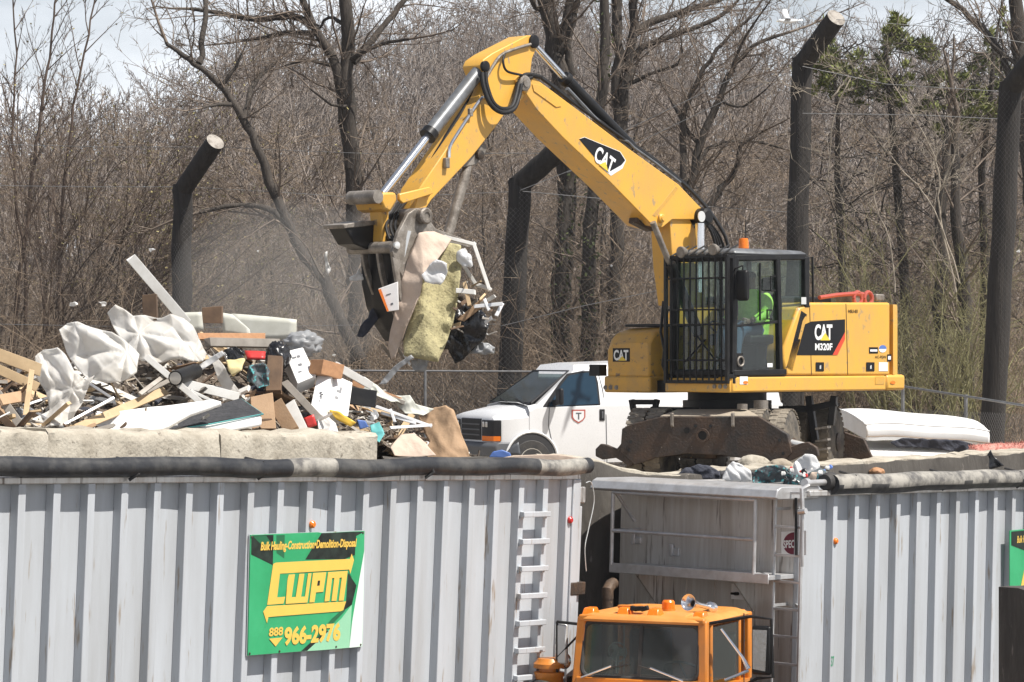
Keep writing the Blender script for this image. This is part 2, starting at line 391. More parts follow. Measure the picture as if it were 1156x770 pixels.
# ------------------------------------------------------------------ cloth-like flaps traced then given depth and folds
def flap(name, pts, m, amp=0.05, fs=3.0, cuts=4, thick=0.006, parent=None, seed=0, relax=2, along=None, ridged=True, anchors=()):
    """pts: world points of the outline; filled, subdivided and crumpled"""
    pts = [V(p) for p in pts]
    bm = bmesh.new(); vs = [bm.verts.new(p) for p in pts]; bm.faces.new(vs)
    bmesh.ops.triangulate(bm, faces=bm.faces[:])
    for k in range(cuts):
        bmesh.ops.subdivide_edges(bm, edges=bm.edges[:], cuts=1, use_grid_fill=True)
        bmesh.ops.triangulate(bm, faces=bm.faces[:])
        if k < cuts - 1 and relax:
            inner = [v for v in bm.verts if not v.is_boundary]
            if inner: bmesh.ops.smooth_vert(bm, verts=inner, factor=0.5, use_axis_x=True, use_axis_y=True, use_axis_z=True)
    c = sum(pts, V()) / len(pts)
    off = V((seed * 7.3, seed * 3.1, seed * 5.7))
    dr = V(along) if along else V((0.15, -1, 0.25))
    for v in bm.verts:
        q = (v.co + off) * fs
        w = noise.noise_vector(q) * 0.5 + noise.noise_vector(q * 2.3) * 0.25
        h = noise.noise(q * 0.8 + V((9, 2, 5)))
        if ridged:
            qs = V((q.x * 1.0 + 0.9 * q.z, q.y, q.z * 0.25 - q.x * 0.2)); h = (1 - abs(noise.noise(q * 1.2))) * 0.9 - 0.6 + 0.4 * h + 0.32 * (0.3 - abs(noise.noise(qs * 2.2))) + 0.07 * (0.3 - abs(noise.noise(qs * 5.5)))
        for a, nf in anchors:
            dx, dz = v.co.x - a.x, v.co.z - a.z; rr = math.hypot(dx, dz); th = math.atan2(dz, dx)
            h += min(1, rr / 0.35) * 1.1 / (1 + 1.2 * rr) * (abs(math.sin(th * nf + 1.3 * noise.noise(q * 0.7))) - 0.6) * (0.7 + 0.6 * noise.noise(q + V((3, 3, 3))))
        v.co += w * amp * 0.45 + dr * amp * h * (0.6 if v.is_boundary else 1.0)
    bmesh.ops.recalc_face_normals(bm, faces=bm.faces)
    me = bpy.data.meshes.new(name)
    loc = V((c.x, c.y, min(v.co.z for v in bm.verts))) if parent is None else V((0, 0, 0))
    for v in bm.verts: v.co -= loc
    bm.to_mesh(me); bm.free()
    me.materials.append(m)
    me.polygons.foreach_set("use_smooth", [True] * len(me.polygons))
    o = bpy.data.objects.new(name, me); o.location = loc
    put(o, parent)
    md = o.modifiers.new("solid", "SOLIDIFY"); md.thickness = thick; md.offset = 0
    return o


def px_poly(pts, Y, tilt=None):
    """photo outline (px,py[,dY]) to world points at distance Y"""
    return [P(p[0], p[1], Y + (p[2] if len(p) > 2 else 0)) for p in pts]


class Frame:
    """local axes of a thing: x forward, y left, z up; maps photo pixels onto its planes"""
    def __init__(s, ox, oy, oz, yaw):
        s.o = V((ox, oy, oz)); s.yaw = yaw; s.M = Matrix.Translation(s.o) @ Matrix.Rotation(yaw, 4, "Z"); s.I = s.M.inverted()
    def on(s, px, py, y=None, x=None):
        a = s.I @ V((0, 0, CH)); d = s.I.to_3x3() @ V(((px - CX) / F, 1, (HY - py) / F))
        t = (y - a.y) / d.y if y is not None else (x - a.x) / d.x
        return a + d * t
    def loc(s, w): return s.I @ V(w)
    def w(s, l): return s.M @ V(l)
# =================================================================== EXCAVATOR
E = Frame(3.0, 42.0, 0.0, R(226))


def build_excavator():
    t = thing("wheeled_excavator", "yellow wheeled excavator with raised boom and black barred cab behind the concrete wall", "excavator", E.o, E.yaw)
    on = E.on
    zb = 1.20; zr0, zr1 = 1.19, 1.40           # skirt rail
    yl = 1.25
    # ---- main deck and engine housing
    mb = MB(); mb.rng(-2.30, 1.1, -1.1, 1.18, 1.18, 1.34); mb.build("deck_plate", K["blackm"], t)
    mb = MB()
    xf = 1.40; xr = -2.42
    mb.rng(-1.99, xf, 1.0, yl + 0.01, zr0, zr1)
    mb.build("skirt_rail", K["yellow"], t, bevel=0.025)
    mb = MB(); mb.rng(xr - 0.02, -2.0, -1.2, yl + 0.012, zr0, zr1 + 0.012)
    rb = mb.build("rear_bumper", K["yellow"], t, bevel=0.04)
    # front cross rail below the cab guard (in shade)
    mb = MB(); mb.rng(xf - 0.12, xf + 0.03, 0.1, yl - 0.01, zr0, zr1 - 0.02)
    fr = mb.build("front_cross_rail", K["yellow"], t, bevel=0.015)
    mb = MB()
    for y in (0.98, 1.08, 1.17): mb.cyl((xf + 0.03, y, 1.27), (xf + 0.045, y, 1.27), 0.03, 14)
    mb.build("grille_port", K["greyst"], fr)
    # engine housing side profile, traced on the left side
    prof = [(888, 421), (884, 405), (885, 392), (902, 347), (908, 345), (913, 341.5), (1005, 341.5), (1005, 424), (888, 424)]
    pl = [on(a, b, y=yl) for a, b in prof]
    hb = MB(); hb.prism(pl, (0, -2.35, 0))
    body = hb.build("engine_housing", K["yellow"], t, bevel=0.035)
    # rear counterweight corner
    zt = pl[5].z
    ring = []
    mb = MB()
    for z, s in ((zr1 + 0.012, 1), (zt - 0.12, 1), (zt - 0.03, 0.97), (zt - 0.004, 0.9)):
        pts = []
        for k in range(13):
            a = math.pi * k / 12
            pts.append(V((-2.17 - 0.29 * s * abs(math.sin(a)) ** 0.45, 1.245 * math.cos(a) * (0.985 + 0.015 * s), z)))
        ring.append(pts)
    mb.loft(ring); cw = mb.build("counterweight", K["yellow"], t, smooth=40)
    # panel gaps on the side
    gp = MB()
    for a, b, c, d in ((914, 345, 916, 423), (955, 343, 957, 423)):
        p0 = on(a, b, y=yl + 0.001); p1 = on(c, d, y=yl + 0.001); gp.beam(p0, p1, 0.012, 0.004, up=(0, 1, 0))
    gp.build("panel_seam", K["blackm"], body)
    # decal
    dec = [(899.5, 401), (909, 366), (916, 363), (954, 360.5), (954, 377), (942, 401)]
    mb = MB(); mb.prism([on(a, b, y=yl + 0.004) for a, b in dec], (0, -0.002, 0)); dc = mb.build("decal", K["decal"], body, smooth=0)
    mb = MB(); mb.prism([on(a, b, y=yl + 0.006) for a, b in [(954, 375), (954, 383), (945.5, 400.8), (940, 400.8)]], (0, -0.0018, 0)); mb.build("stripe", K["red"], dc, smooth=0)
    def bx(x0, y0, x1, y1, y=yl + 0.005):      # O,U,W of a photo box on the left side
        o = on(x0, y1, y=y); u = on(x1, y1, y=y) - o; w = on(x0, y0, y=y) - o
        return o, u, w
    text("lettering", "CAT", *bx(919.5, 366, 939.5, 384), K["white"], dc, bold=0.035, lift=0.003)
    o, u, w = bx(926, 375.5, 937, 384.3, yl + 0.009)
    flat("emblem_triangle", [(0, 0), (1, 0), (0.5, 1)], o, u, w, K["ylet"], dc, lift=0.002)
    text("lettering", "M320F", *bx(920, 387.5, 939.5, 395.5), K["white"], dc, bold=0.03, lift=0.003)
    text("lettering", "HSU-03", *bx(957.5, 349.5, 968, 353.2, yl + 0.002), K["decal"], body, bold=0.02)
    for q, (cx, cy) in enumerate(((925.3, 414), (982.3, 414))):
        o, u, w = bx(cx - 4.6, cy - 5, cx + 4.6, cy + 5, yl + 0.002)
        lt = flat("latch_plate", [(0, 0), (1, 0), (1, 1), (0, 1)], o, u, w, K["decal"], body, lift=0.006)
        flat("latch_pull", [(0.42, 0.25), (0.6, 0.25), (0.6, 0.7), (0.42, 0.6)], o + V((0, 0.006, 0)), u, w, K["lens"], lt, lift=0.006)
    # small stickers
    o, u, w = bx(981, 392, 991, 399, yl + 0.002); st = flat("sticker", [(0, 0), (1, 0), (1, 1), (0, 1)], o, u, w, K["decal"], body)
    flat("sticker_line", [(0.1, 0.3), (0.9, 0.3), (0.9, 0.65), (0.1, 0.65)], o + V((0, 0.003, 0)), u, w, K["white"], st)
    o, u, w = bx(992, 389.5, 1000.5, 398, yl + 0.002)
    ci = [(0.5 + 0.5 * math.cos(a), 0.5 + 0.5 * math.sin(a)) for a in [2 * math.pi * k / 20 for k in range(20)]]
    st = flat("sticker", ci, o, u, w, K["white"], body)
    flat("sticker_arc", [p for p in ci if p[1] > 0.45], o + V((0, 0.003, 0)), u, w, K["blue"], st)
    text("lettering", "AC-PDN", *bx(987.5, 401.5, 1000, 404.5, yl + 0.002), K["decal"], body, bold=0.01)
    o, u, w = bx(1001.5, 400, 1006, 408, yl + 0.004); st = flat("sticker", [(0, 0), (1, 0), (1, 1), (0, 1)], o, u, w, K["decal"], body)
    flat("sticker_line", [(0.15, 0.25), (0.85, 0.25), (0.85, 0.75), (0.15, 0.75)], o + V((0, 0.003, 0)), u, w, K["white"], st)
    o, u, w = bx(992, 409, 1002, 419, yl + 0.002); flat("sticker", [(0, 0), (1, 0), (1, 1), (0, 1)], o, u, w, K["white"], body)
    # reflectors on the rail
    for px in (838.5, 1005):
        o, u, w = bx(px, 430, px + 5.5, 433.5, yl + 0.012 + (0.003 if px > 900 else 0)); flat("side_reflector", ci, o, u, w, K["amber"], t, lift=0.008)
    for px, ww in ((835, 9), (988, 10)):
        o, u, w = bx(px, 425, px + ww, 434, yl + 0.012); flat("sticker", [(0, 0), (1, 0), (1, 1), (0, 1)], o, u, w, K["white" if px < 900 else "yellow_worn"], t)
    # fuel/vent slot in the front cowl of the housing
    o, u, w = bx(901, 357, 911, 383, yl + 0.002)
    flat("vent_slot", [(0.0, 0.0), (0.25, 0.0), (1.0, 0.95), (0.8, 1.0), (0.5, 0.8)], o, u, w, K["yellow_worn"], body)
    # ---- things on top of the housing
    mb = MB(); mb.rng(-1.6, -0.1, -1.0, 0.6, zt, zt + 0.10); mb.build("engine_hood", K["blackm"], t, bevel=0.03)
    pts = [on(925, 336, y=0.9), on(945, 333, y=0.9), on(965, 331.5, y=0.9), on(974, 332, y=0.9)]
    mb = MB(); mb.tube(pts, 0.03, 8)
    for px in (968, 980):
        c = on(px, 337, y=0.9)
        loop = [c + V((0.09 * math.cos(a), 0, 0.09 * math.sin(a))) for a in [2 * math.pi * k / 14 for k in range(15)]]
        mb.tube(loop, 0.03, 8)
    mb.build("red_guard_rail", K["redm"], t)
    mb = MB(); mb.box(on(958, 337, y=0.75), (0.22, 0.3, 0.16)); mb.build("valve_box", K["greyst"], t, bevel=0.015)
    mb = MB(); mb.box(on(988, 336, y=0.8), (0.2, 0.2, 0.1)); mb.build("exhaust_cap", K["greyst"], t, bevel=0.02)
    for y in (1.12,):
        p = [on(911, 340, y=y), on(911, 291, y=y), on(917, 290, y=y), on(918, 342, y=y)]
        mb = MB(); mb.tube(p, 0.017, 8); mb.build("hand_rail", K["blackm"], t)

    # ---- right-hand storage box (left in the photo, shows its front)
    xb = 1.22
    a = on(680, 430, x=xb); b = on(737, 430, x=xb)
    ymin, ymax = -1.18, -0.34
    ztop = 2.06
    rings = []
    for x, z0, z1, ins in ((xb - 1.6, 1.38, ztop, 0), (xb - 0.35, 1.38, ztop + 0.02, 0), (xb - 0.1, 1.38, ztop - 0.05, 0.01), (xb, 1.38, ztop - 0.2, 0.03)):
        rings.append([V((x, ymin + ins, z0)), V((x, ymax - ins, z0)), V((x, ymax - ins, z1 - 0.03)), V((x, ymax - ins - 0.06, z1)), V((x, ymin + ins + 0.1, z1 - 0.02)), V((x, ymin + ins, z1 - 0.12))])
    mb = MB(); mb.loft(rings); sb = mb.build("storage_box", K["yellow_worn"], t, bevel=0.03)
    mb = MB(); mb.rng(xb - 1.6, xb + 0.03, ymin - 0.01, ymax + 0.01, 1.17, 1.40); bb = mb.build("box_base", K["yellow_worn"], sb, bevel=0.03)
    # logo on the box front
    def fx(x0, y0, x1, y1, x):
        o = on(x0, y1, x=x); u = on(x1, y1, x=x) - o; w = on(x0, y0, x=x) - o
        return o, u, w
    o, u, w = fx(691.5, 393, 711, 408.5, xb + 0.004)
    # the box front leans back a little at the top, so lay a badge with a backing block
    mb = MB(); mb.prism([o, o + u, o + u + w, o + w], V((-0.12, 0, 0))); badge = mb.build("badge", K["decal"], sb, bevel=0.006)
    text("lettering", "CAT", *fx(693, 395, 709.5, 407, xb + 0.005), K["white"], badge, bold=0.035)
    o, u, w = fx(698, 402, 707, 407.2, xb + 0.008); flat("emblem_triangle", [(0, 0), (1, 0), (0.5, 1)], o, u, w, K["ylet"], badge)
    mb = MB()
    for px in (683.5, 689.5, 696): mb.cyl(on(px, 437.5, x=xb + 0.025), on(px, 437.5, x=xb + 0.045), 0.032, 14)
    mb.build("front_port", K["greyst"], sb)
    mb = MB(); mb.box(on(675, 418, x=xb - 0.1), (0.16, 0.2, 0.16)); mb.build("mirror_bracket", K["blackm"], sb, bevel=0.01)
    mb = MB(); mb.rng(0.1, 0.95, ymin + 0.12, ymax - 0.06, ztop + 0.02, ztop + 0.06); mb.build("anti_slip_plate", K["blackm"], sb, bevel=0.01)
    mb = MB(); mb.rng(-2.15, -0.4, -1.2, -0.3, 1.34, 2.3); mb.build("tank_cover", K["yellow"], t, bevel=0.05)

    # ---- cab
    cy0, cy1 = 0.20, 1.22
    def S(px, py, y=cy1): return on(px, py, y=y)
    # posts on the left side as flat beams
    cab = MB()
    A0, A1 = S(826, 421), S(829, 291)
    B0, B1 = S(880, 420), S(877, 289)
    C0, C1 = S(885, 420), S(911, 345)
    D1 = S(909, 290)
    zc0 = 1.40; zroof = S(860, 290).z
    xA, xB, xC = A1.x, B1.x, D1.x
    for y in (cy0, cy1):
        def at(p): return V((p.x, y, p.z))
        cab.beam(at(A0), at(A1), 0.10, 0.09, up=(0, 1, 0))
        cab.beam(at(B0), at(B1), 0.075, 0.075, up=(0, 1, 0))
        cab.beam(at(S(909, 347)), at(D1), 0.10, 0.08, up=(0, 1, 0))
        cab.beam(at(S(889, 418)), at(S(906, 352)), 0.16, 0.06, up=(0, 1, 0))
        cab.beam(at(A0), at(B0) + V((-0.1, 0, 0)), 0.08, 0.1, up=(0, 1, 0))
        cab.beam(at(A1), at(D1), 0.08, 0.07, up=(0, 1, 0))
    # cross members
    for p, q in ((A0, 0), (A1, 0), (D1, 0)):
        cab.beam((p.x, cy0, p.z), (p.x, cy1, p.z), 0.08, 0.08)
    cab.rng(xC - 0.02, xA + 0.06, cy0, cy1, 1.35, 1.46)
    cab.rng(xC - 0.05, xC + 0.02, cy0, cy1, 1.4, 2.1)
    cabo = cab.build("cab", K["blackm"], t, bevel=0.012)
    # roof
    rr = []
    for z, g in ((zroof + 0.02, 0.0), (zroof + 0.06, 0.0), (zroof + 0.10, 0.06), (zroof + 0.115, 0.2)):
        rr.append([V((xC - 0.03 + g, cy0 - 0.02 + g, z)), V((xA + 0.02 - g, cy0 - 0.02 + g, z)), V((xA + 0.02 - g, cy1 + 0.02 - g, z)), V((xC - 0.03 + g, cy1 + 0.02 - g, z))])
    mb = MB(); mb.loft(rr); mb.build("cab_roof", K["cylg"], cabo, bevel=0.03)
    # glass
    def pane(name, pts, y, dz=0.006):
        m = MB(); m.prism([V((p.x, y, p.z)) for p in pts], (0, dz, 0)); return m.build(name, K["cglass"], cabo, smooth=0)
    pane("door_window", [S(829, 366), S(848, 365), S(878, 362), S(876, 293), S(831, 295)], cy1 - 0.02)
    pane("door_window", [S(829, 418), S(879, 418), S(878, 364), S(848, 367), S(829, 368)], cy1 - 0.02)
    pane("rear_side_window", [S(884, 361), S(896, 361), S(907, 345), S(908, 293), S(882, 293)], cy1 - 0.02)
    pane("right_window", [S(829, 418), S(879, 418), S(906, 345), S(908, 293), S(831, 295)], cy0 + 0.02)
    m = MB(); m.prism([(xA + 0.0, cy0 + 0.05, 1.46), (xA + 0.0, cy1 - 0.05, 1.46), (xA - 0.01, cy1 - 0.05, zroof - 0.03), (xA - 0.01, cy0 + 0.05, zroof - 0.03)], (0.006, 0, 0)); m.build("windscreen", K["cglass"], cabo, smooth=0)
    m = MB(); m.prism([(xC, cy0 + 0.05, 2.1), (xC, cy1 - 0.05, 2.1), (xC, cy1 - 0.05, zroof - 0.03), (xC, cy0 + 0.05, zroof - 0.03)], (0.006, 0, 0)); m.build("rear_window", K["cglass"], cabo, smooth=0)
    # door frame details
    m = MB()
    m.beam(S(829, 368, cy1 + 0.012), S(849, 366.5, cy1 + 0.012), 0.035, 0.02, up=(0, 1, 0)); m.beam(S(849, 366.5, cy1 + 0.012), S(879, 363, cy1 + 0.012), 0.035, 0.02, up=(0, 1, 0))
    m.beam(S(876, 292, cy1 + 0.012), S(881, 419, cy1 + 0.012), 0.03, 0.03, up=(0, 1, 0))
    m.beam(S(858, 297, cy1 - 0.0), S(858, 362, cy1 - 0.0), 0.025, 0.02, up=(0, 1, 0))
    m.build("door_frame", K["blackm"], cabo, bevel=0.005)
    for (u, v0, v1) in ((872, 312, 328), (868, 350, 360)):
        m = MB(); m.tube([S(u + 3, v0, cy1 + 0.02), S(u - 2, v0, cy1 + 0.06), S(u - 2, v1, cy1 + 0.06), S(u + 3, v1, cy1 + 0.02)], 0.012, 8); m.build("door_handle", K["blackm"], cabo)
    c = S(835.5, 408, cy1 + 0.0)
    m = MB(); ring_pts = [c + V((0.062 * math.cos(a), 0.01, 0.062 * math.sin(a))) for a in [2 * math.pi * k / 18 for k in range(19)]]
    m.tube(ring_pts, 0.014, 6); m.build("speaker_ring", K["greyst"], cabo)
    m = MB(); m.box(S(833, 408, cy1 - 0.01), (0.2, 0.015, 0.22)); m.build("speaker_panel", K["blackm"], cabo, bevel=0.05)
    o = S(866, 414.5, cy1 - 0.008); flat("sticker", [(0, 0), (1, 0), (1, 1), (0, 1)], o, S(872, 414.5, cy1 - 0.008) - o, S(866, 410, cy1 - 0.008) - o, K["white"], cabo)
    o = S(904.5, 343.5, cy1 + 0.045); flat("sticker", [(0, 0), (1, 0), (1, 1), (0, 1)], o, S(910, 343.5, cy1 + 0.045) - o, S(904.5, 335.5, cy1 + 0.045) - o, K["lens"], cabo)
    # mirror
    mc = S(838.5, 321, cy1 + 0.16)
    m = MB(); m.loft([[mc + V((dx * sx, dy, z)) for dx, dy in ((-0.045, -0.09), (0.045, -0.09), (0.045, 0.09), (-0.045, 0.09))] for z, sx in ((-0.22, 0.6), (-0.17, 1), (0.14, 1.1), (0.19, 0.8))])
    mo = m.build("mirror", K["blackm"], cabo, bevel=0.025)
    m = MB(); m.tube([S(828, 308, cy1), S(830, 303, cy1 + 0.1), mc + V((0, 0, 0.25)), mc + V((0, 0, 0.15))], 0.014, 8); m.build("mirror_arm", K["blackm"], mo)
    # guard: a cage of bars in front of the windscreen
    xg = xA + 0.17
    gy0, gy1 = 0.16, 1.24
    gz0, gz1 = 1.31, 3.03
    m = MB()
    for y in (gy0, gy1):
        m.beam((xg, y, gz0), (xg, y, gz1), 0.05, 0.05); m.beam((xg, y, gz1 - 0.03), (xA, y, gz1 - 0.03), 0.05, 0.05); m.beam((xg, y, gz0 + 0.1), (xA, y, gz0 + 0.1), 0.05, 0.05)
        m.beam((xA + 0.05, y, gz0), (xA + 0.05, y, gz1), 0.05, 0.05)
    for z in (gz0 + 0.02, gz1 - 0.02, 1.62, 2.1, 2.30, 2.72):
        m.beam((xg, gy0, z), (xg, gy1, z), 0.035, 0.045 if z in (gz0 + 0.02, gz1 - 0.02) else 0.025)
    m.build("guard_frame", K["blackm"], cabo, bevel=0.006)
    for k in range(9):
        y = gy0 + 0.11 + k * (gy1 - gy0 - 0.2) / 8
        m = MB(); m.tube([(xg + 0.012, y, gz0 + 0.02), (xg + 0.012, y, gz1 - 0.02)], 0.0125, 8); m.build("guard_bar", K["blackm"], cabo)
    # bars on the roof front
    m = MB()
    for k in range(7):
        y = gy0 + 0.1 + k * 0.145; m.tube([(xg, y, gz1 + 0.0), (xg - 0.35, y, gz1 + 0.14)], 0.012, 6)
    m.build("roof_guard", K["blackm"], cabo)
    for py_, px_ in ((284, 769), (281, 805)):
        c = on(px_, py_, x=xg + 0.02)
        m = MB(); m.lathe(c + V((-0.08, 0, 0)), (1, 0, -0.1), [(0, 0.05), (0.05, 0.075), (0.09, 0.08), (0.10, 0.07)], 16); wl = m.build("work_lamp", K["greyst"], cabo)
    # hoses by the guard's left edge
    m = MB()
    m.tube([on(749, 340, x=xg - 0.1), on(746, 375, x=xg - 0.05), on(750, 395, x=xg), on(748, 412, x=xg), on(755, 430, x=xg - 0.05)], 0.02, 8)
    m.build("guard_hose", K["hose"], cabo)
    # wiper inside
    m = MB(); m.tube([(xA + 0.05, 0.95, 1.6), (xA + 0.04, 0.6, 1.95)], 0.012, 6); m.tube([(xA + 0.05, 0.4, 1.6), (xA + 0.04, 0.75, 1.9)], 0.012, 6); m.build("wiper", K["blackm"], cabo)
    # beacon
    c = on(839.5, 283, y=0.95)
    m = MB(); m.lathe(c, (0, 0, 1), [(0, 0.075), (0.03, 0.075)], 18); bo = m.build("beacon_base", K["blackm"], cabo)
    m = MB(); m.lathe(c + V((0, 0, 0.03)), (0, 0, 1), [(0, 0.07), (0.1, 0.066), (0.135, 0.058), (0.14, 0.03)], 18); m.build("beacon_lens", K["amber"], bo)
    m = MB(); m.tube([on(842, 270, y=0.6), on(842, 248, y=0.6)], 0.008, 6); m.build("antenna", K["blackm"], cabo)
    # seat + console
    m = MB(); m.box((0.3, 0.76, 1.9), (0.5, 0.5, 0.14)); m.box((0.04, 0.76, 2.2), (0.12, 0.46, 0.65)); m.box((0.02, 0.76, 2.66), (0.1, 0.26, 0.2)); m.build("seat", K["dplast"], cabo, bevel=0.05)
    m = MB(); m.box((0.3, 0.76, 1.6), (0.4, 0.4, 0.46)); m.box((0.55, 0.40, 1.9), (0.5, 0.12, 0.16)); m.box((0.55, 1.03, 1.9), (0.5, 0.12, 0.12)); m.build("console", K["dplast"], cabo, bevel=0.03)
    m = MB(); sc = V((0.98, 0.72, 2.05)); rot = Matrix.Rotation(R(-35), 3, "Y")
    m.tube([sc + rot @ V((0.17 * math.cos(a), 0.17 * math.sin(a), 0)) for a in [2 * math.pi * k / 20 for k in range(21)]], 0.014, 6); m.tube([(1.12, 0.72, 1.5), sc], 0.03, 8); m.build("steering_wheel", K["dplast"], cabo)

    # ---- boom (near side y=.15, far side y=-.30)
    yn, yf = 0.15, -0.30
    def bp(*q, y=yn): return [on(a, b, y=y) for a, b in q]
    prof = bp((585, 97), (582.5, 91), (586, 85), (592, 82.5), (600, 85), (647, 120), (709, 167), (766, 208), (786, 229), (797, 240), (795, 248), (781, 248), (759, 248), (748, 257), (736, 254), (690, 207), (635, 155), (606, 124), (594, 106))
    m = MB(); m.prism(prof, (0, yf - yn, 0)); boom = m.build("boom", K["yellow"], t, bevel=0.012)
    # stiffening rib near the tip and a weld band
    def inset(o, name, pts, matl, lift=0.012, y=yn):
        m = MB(); m.prism([on(a, b, y=y + lift) for a, b in pts], (0, -lift * 0.9, 0)); return m.build(name, matl, o, bevel=0.003)
    inset(boom, "reinforcing_plate", [(601, 95), (610, 96), (630, 112), (634, 120), (628, 121), (603, 103)], K["yellow"])
    inset(boom, "weld_band", [(762.5, 210.5), (766, 213), (740, 245), (736.5, 243)], K["yellow_worn"], 0.004)
    # boom decal
    dpts = [(654, 157), (660, 155), (700, 171.5), (706, 181), (702, 189), (690, 197), (684, 193)]
    wpts = [(654.3, 156.6), (660, 154.6), (700.5, 171.2), (706.8, 181), (702.8, 190.3), (689.8, 198.6), (683.6, 193.4)]
    wd = inset(boom, "decal", wpts, K["white"], 0.004)
    inset(wd, "decal_field", dpts[:4] + [(701.5, 186.5), (686.5, 194.8), (684.2, 192.9)], K["decal"], 0.006)
    o = on(669.5, 180.5, y=yn + 0.007); u = on(690, 197, y=yn + 0.007) - o; w = on(675, 163.5, y=yn + 0.007) - o
    text("lettering", "CAT", o, u * 1.0, w, K["white"], wd, bold=0.03, lift=0.003)
    flat("emblem_triangle", [(0.32, 0.0), (0.82, 0), (0.57, 0.42)], o + V((0, 0.004, 0)), u, w, K["ylet"], wd, lift=0.002)
    for a, b, r in ((591, 94, 0.10), (745.5, 246.5, 0.06)):
        m = MB(); c = on(a, b, y=yn); m.lathe(c, (0, 1, 0), [(-0.02, r), (0.035, r), (0.045, r * 0.8), (0.045, r * 0.55), (0.06, r * 0.5)], 20); m.build("pin_boss", K["greyst"] if r > 0.08 else K["yellow"], boom)
    # boom foot pivot and lower arm
    m = MB(); c = on(790, 245, y=yn); m.lathe(c, (0, 1, 0), [(-0.3, 0.12), (0.14, 0.12), (0.16, 0.085), (0.17, 0.08)], 22); pv = m.build("pivot_hub", K["blackm"], t)
    m = MB(); c = on(791.5, 244.5, y=yn + 0.17); m.lathe(c, (0, 1, 0), [(0, 0.075), (0.012, 0.075)], 20); m.build("hub_cap", K["lens"], pv)
    foot = bp((759, 247), (781, 247), (789, 262), (796, 300), (800, 345), (768, 345), (762, 300))
    m = MB(); m.prism([p + V((0, -0.04, 0)) for p in foot], (0, -0.36, 0)); m.build("boom_foot", K["yellow"], t, bevel=0.012)
    # adjusting cylinder (upright) and lift cylinder rod by the guard
    m = MB(); m.cyl(on(790, 252, y=0.24), on(790, 285, y=0.24), 0.065, 16); m.cyl(on(790, 285, y=0.24), on(790, 330, y=0.24), 0.05, 16); m.build("adjusting_cylinder", K["chrome"], t)
    for y in (0.2, -0.36):
        m = MB(); p0, p1 = on(737, 251, y=y), on(757, 300, y=y); m.cyl(p0, p0 + (p1 - p0) * 0.95, 0.042, 14); lc = m.build("lift_cylinder", K["greyst"], t)
        m = MB(); m.cyl(p0 + (p1 - p0) * 0.95, p0 + (p1 - p0) * 2.6, 0.08, 14); m.build("cylinder_barrel", K["blackm"], lc)
    # shadowy bracket on the underside of the boom
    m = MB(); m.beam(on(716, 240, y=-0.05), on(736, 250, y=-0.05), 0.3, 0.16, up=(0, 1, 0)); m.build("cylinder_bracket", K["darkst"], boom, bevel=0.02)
    # ---- stick cylinder on top of the boom
    y0 = -0.07
    p0, p1, p2 = on(604, 52, y=y0), on(636, 87, y=y0), on(712, 166, y=y0)
    m = MB(); m.cyl(p0, p1, 0.045, 16); m.build("cylinder_rod", K["chrome"], t)
    m = MB(); m.tube([p1, p1 + (p2 - p1) * 0.02, p1 + (p2 - p1) * 0.05, p1 + (p2 - p1) * 0.06, p2], [0.085, 0.1, 0.1, 0.085, 0.085], 18); sc_ = m.build("stick_cylinder", K["blackm"], t)
    m = MB(); m.tube([on(640, 100, y=0.05), on(668, 130, y=0.05), on(696, 158, y=0.05), on(712, 168, y=0.05)], 0.03, 8); m.build("cylinder_pipe", K["cylg"], sc_)
    # hoses along the boom's top edge
    for k, (dy, off) in enumerate(((0.10, 1.5), (0.04, 2.5), (-0.03, 3.5))):
        m = MB(); m.tube(curve([on(a, b - off, y=dy) for a, b in ((611, 90), (626, 101), (650, 120), (700, 156), (735, 180), (770, 208), (790, 228), (806, 248), (818, 268), (822, 282))]), 0.02, 8)
        m.build("boom_hose", K["hose"], boom)
    for k, dy in enumerate((0.2, 0.12, 0.05, -0.02)):
        m = MB(); m.tube(curve([on(795 + k, 250, y=dy), on(803 + 2 * k, 262, y=dy), on(808 + 3 * k, 280, y=dy), on(806 + 3 * k, 296, y=dy)]), 0.02, 8); m.build("boom_hose", K["hose"], boom)
    m = MB(); m.tube([on(694, 161, y=0.0), on(700, 157, y=0.08), on(709, 160, y=0.12), on(716, 167, y=0.12), on(740, 184, y=0.14), on(768, 206, y=0.14)], 0.02, 8); m.build("steel_pipe", K["cylg"], boom)

    # ---- stick
    yn2, yf2 = 0.12, -0.22
    prof = bp((602, 40), (606.5, 44), (606, 54), (601, 66), (599, 82), (598, 100), (590, 112), (569, 130), (562, 140), (534, 176), (487, 226), (478, 240), (468, 236), (474, 212), (498, 177), (529, 131), (550, 92), (543, 74), (546, 67), (556, 60), (595, 40), y=yn2)
    m = MB(); m.prism(prof, (0, yf2 - yn2, 0)); stick = m.build("stick", K["yellow"], t, bevel=0.012)
    def rel(o, pts, r, matl, name, n=8):
        m = MB(); m.tube(curve(pts), r, n); return m.build(name, matl, o)
    for a, b, r in ((602, 47, 0.085), (547, 75, 0.07), (481, 218, 0.05)):
        m = MB(); c = on(a, b, y=yn2); m.lathe(c, (0, 1, 0), [(-0.01, r), (0.03, r), (0.04, r * 0.7)], 18); m.build("pin_boss", K["blackm"] if r > 0.06 else K["yellow_worn"], stick)
    yy = yn2 + 0.03
    rel(stick, [on(548, 82, y=yy), on(549, 95, y=yy + 0.03), on(556, 115, y=yy + 0.09), on(566, 123, y=yy + 0.12), on(577, 121, y=yy + 0.1), on(582, 108, y=yy + 0.05), on(586, 92, y=yy), on(594, 84.5, y=yy), on(610, 87, y=yy)], 0.032, K["hose"], "loop_hose", 10)
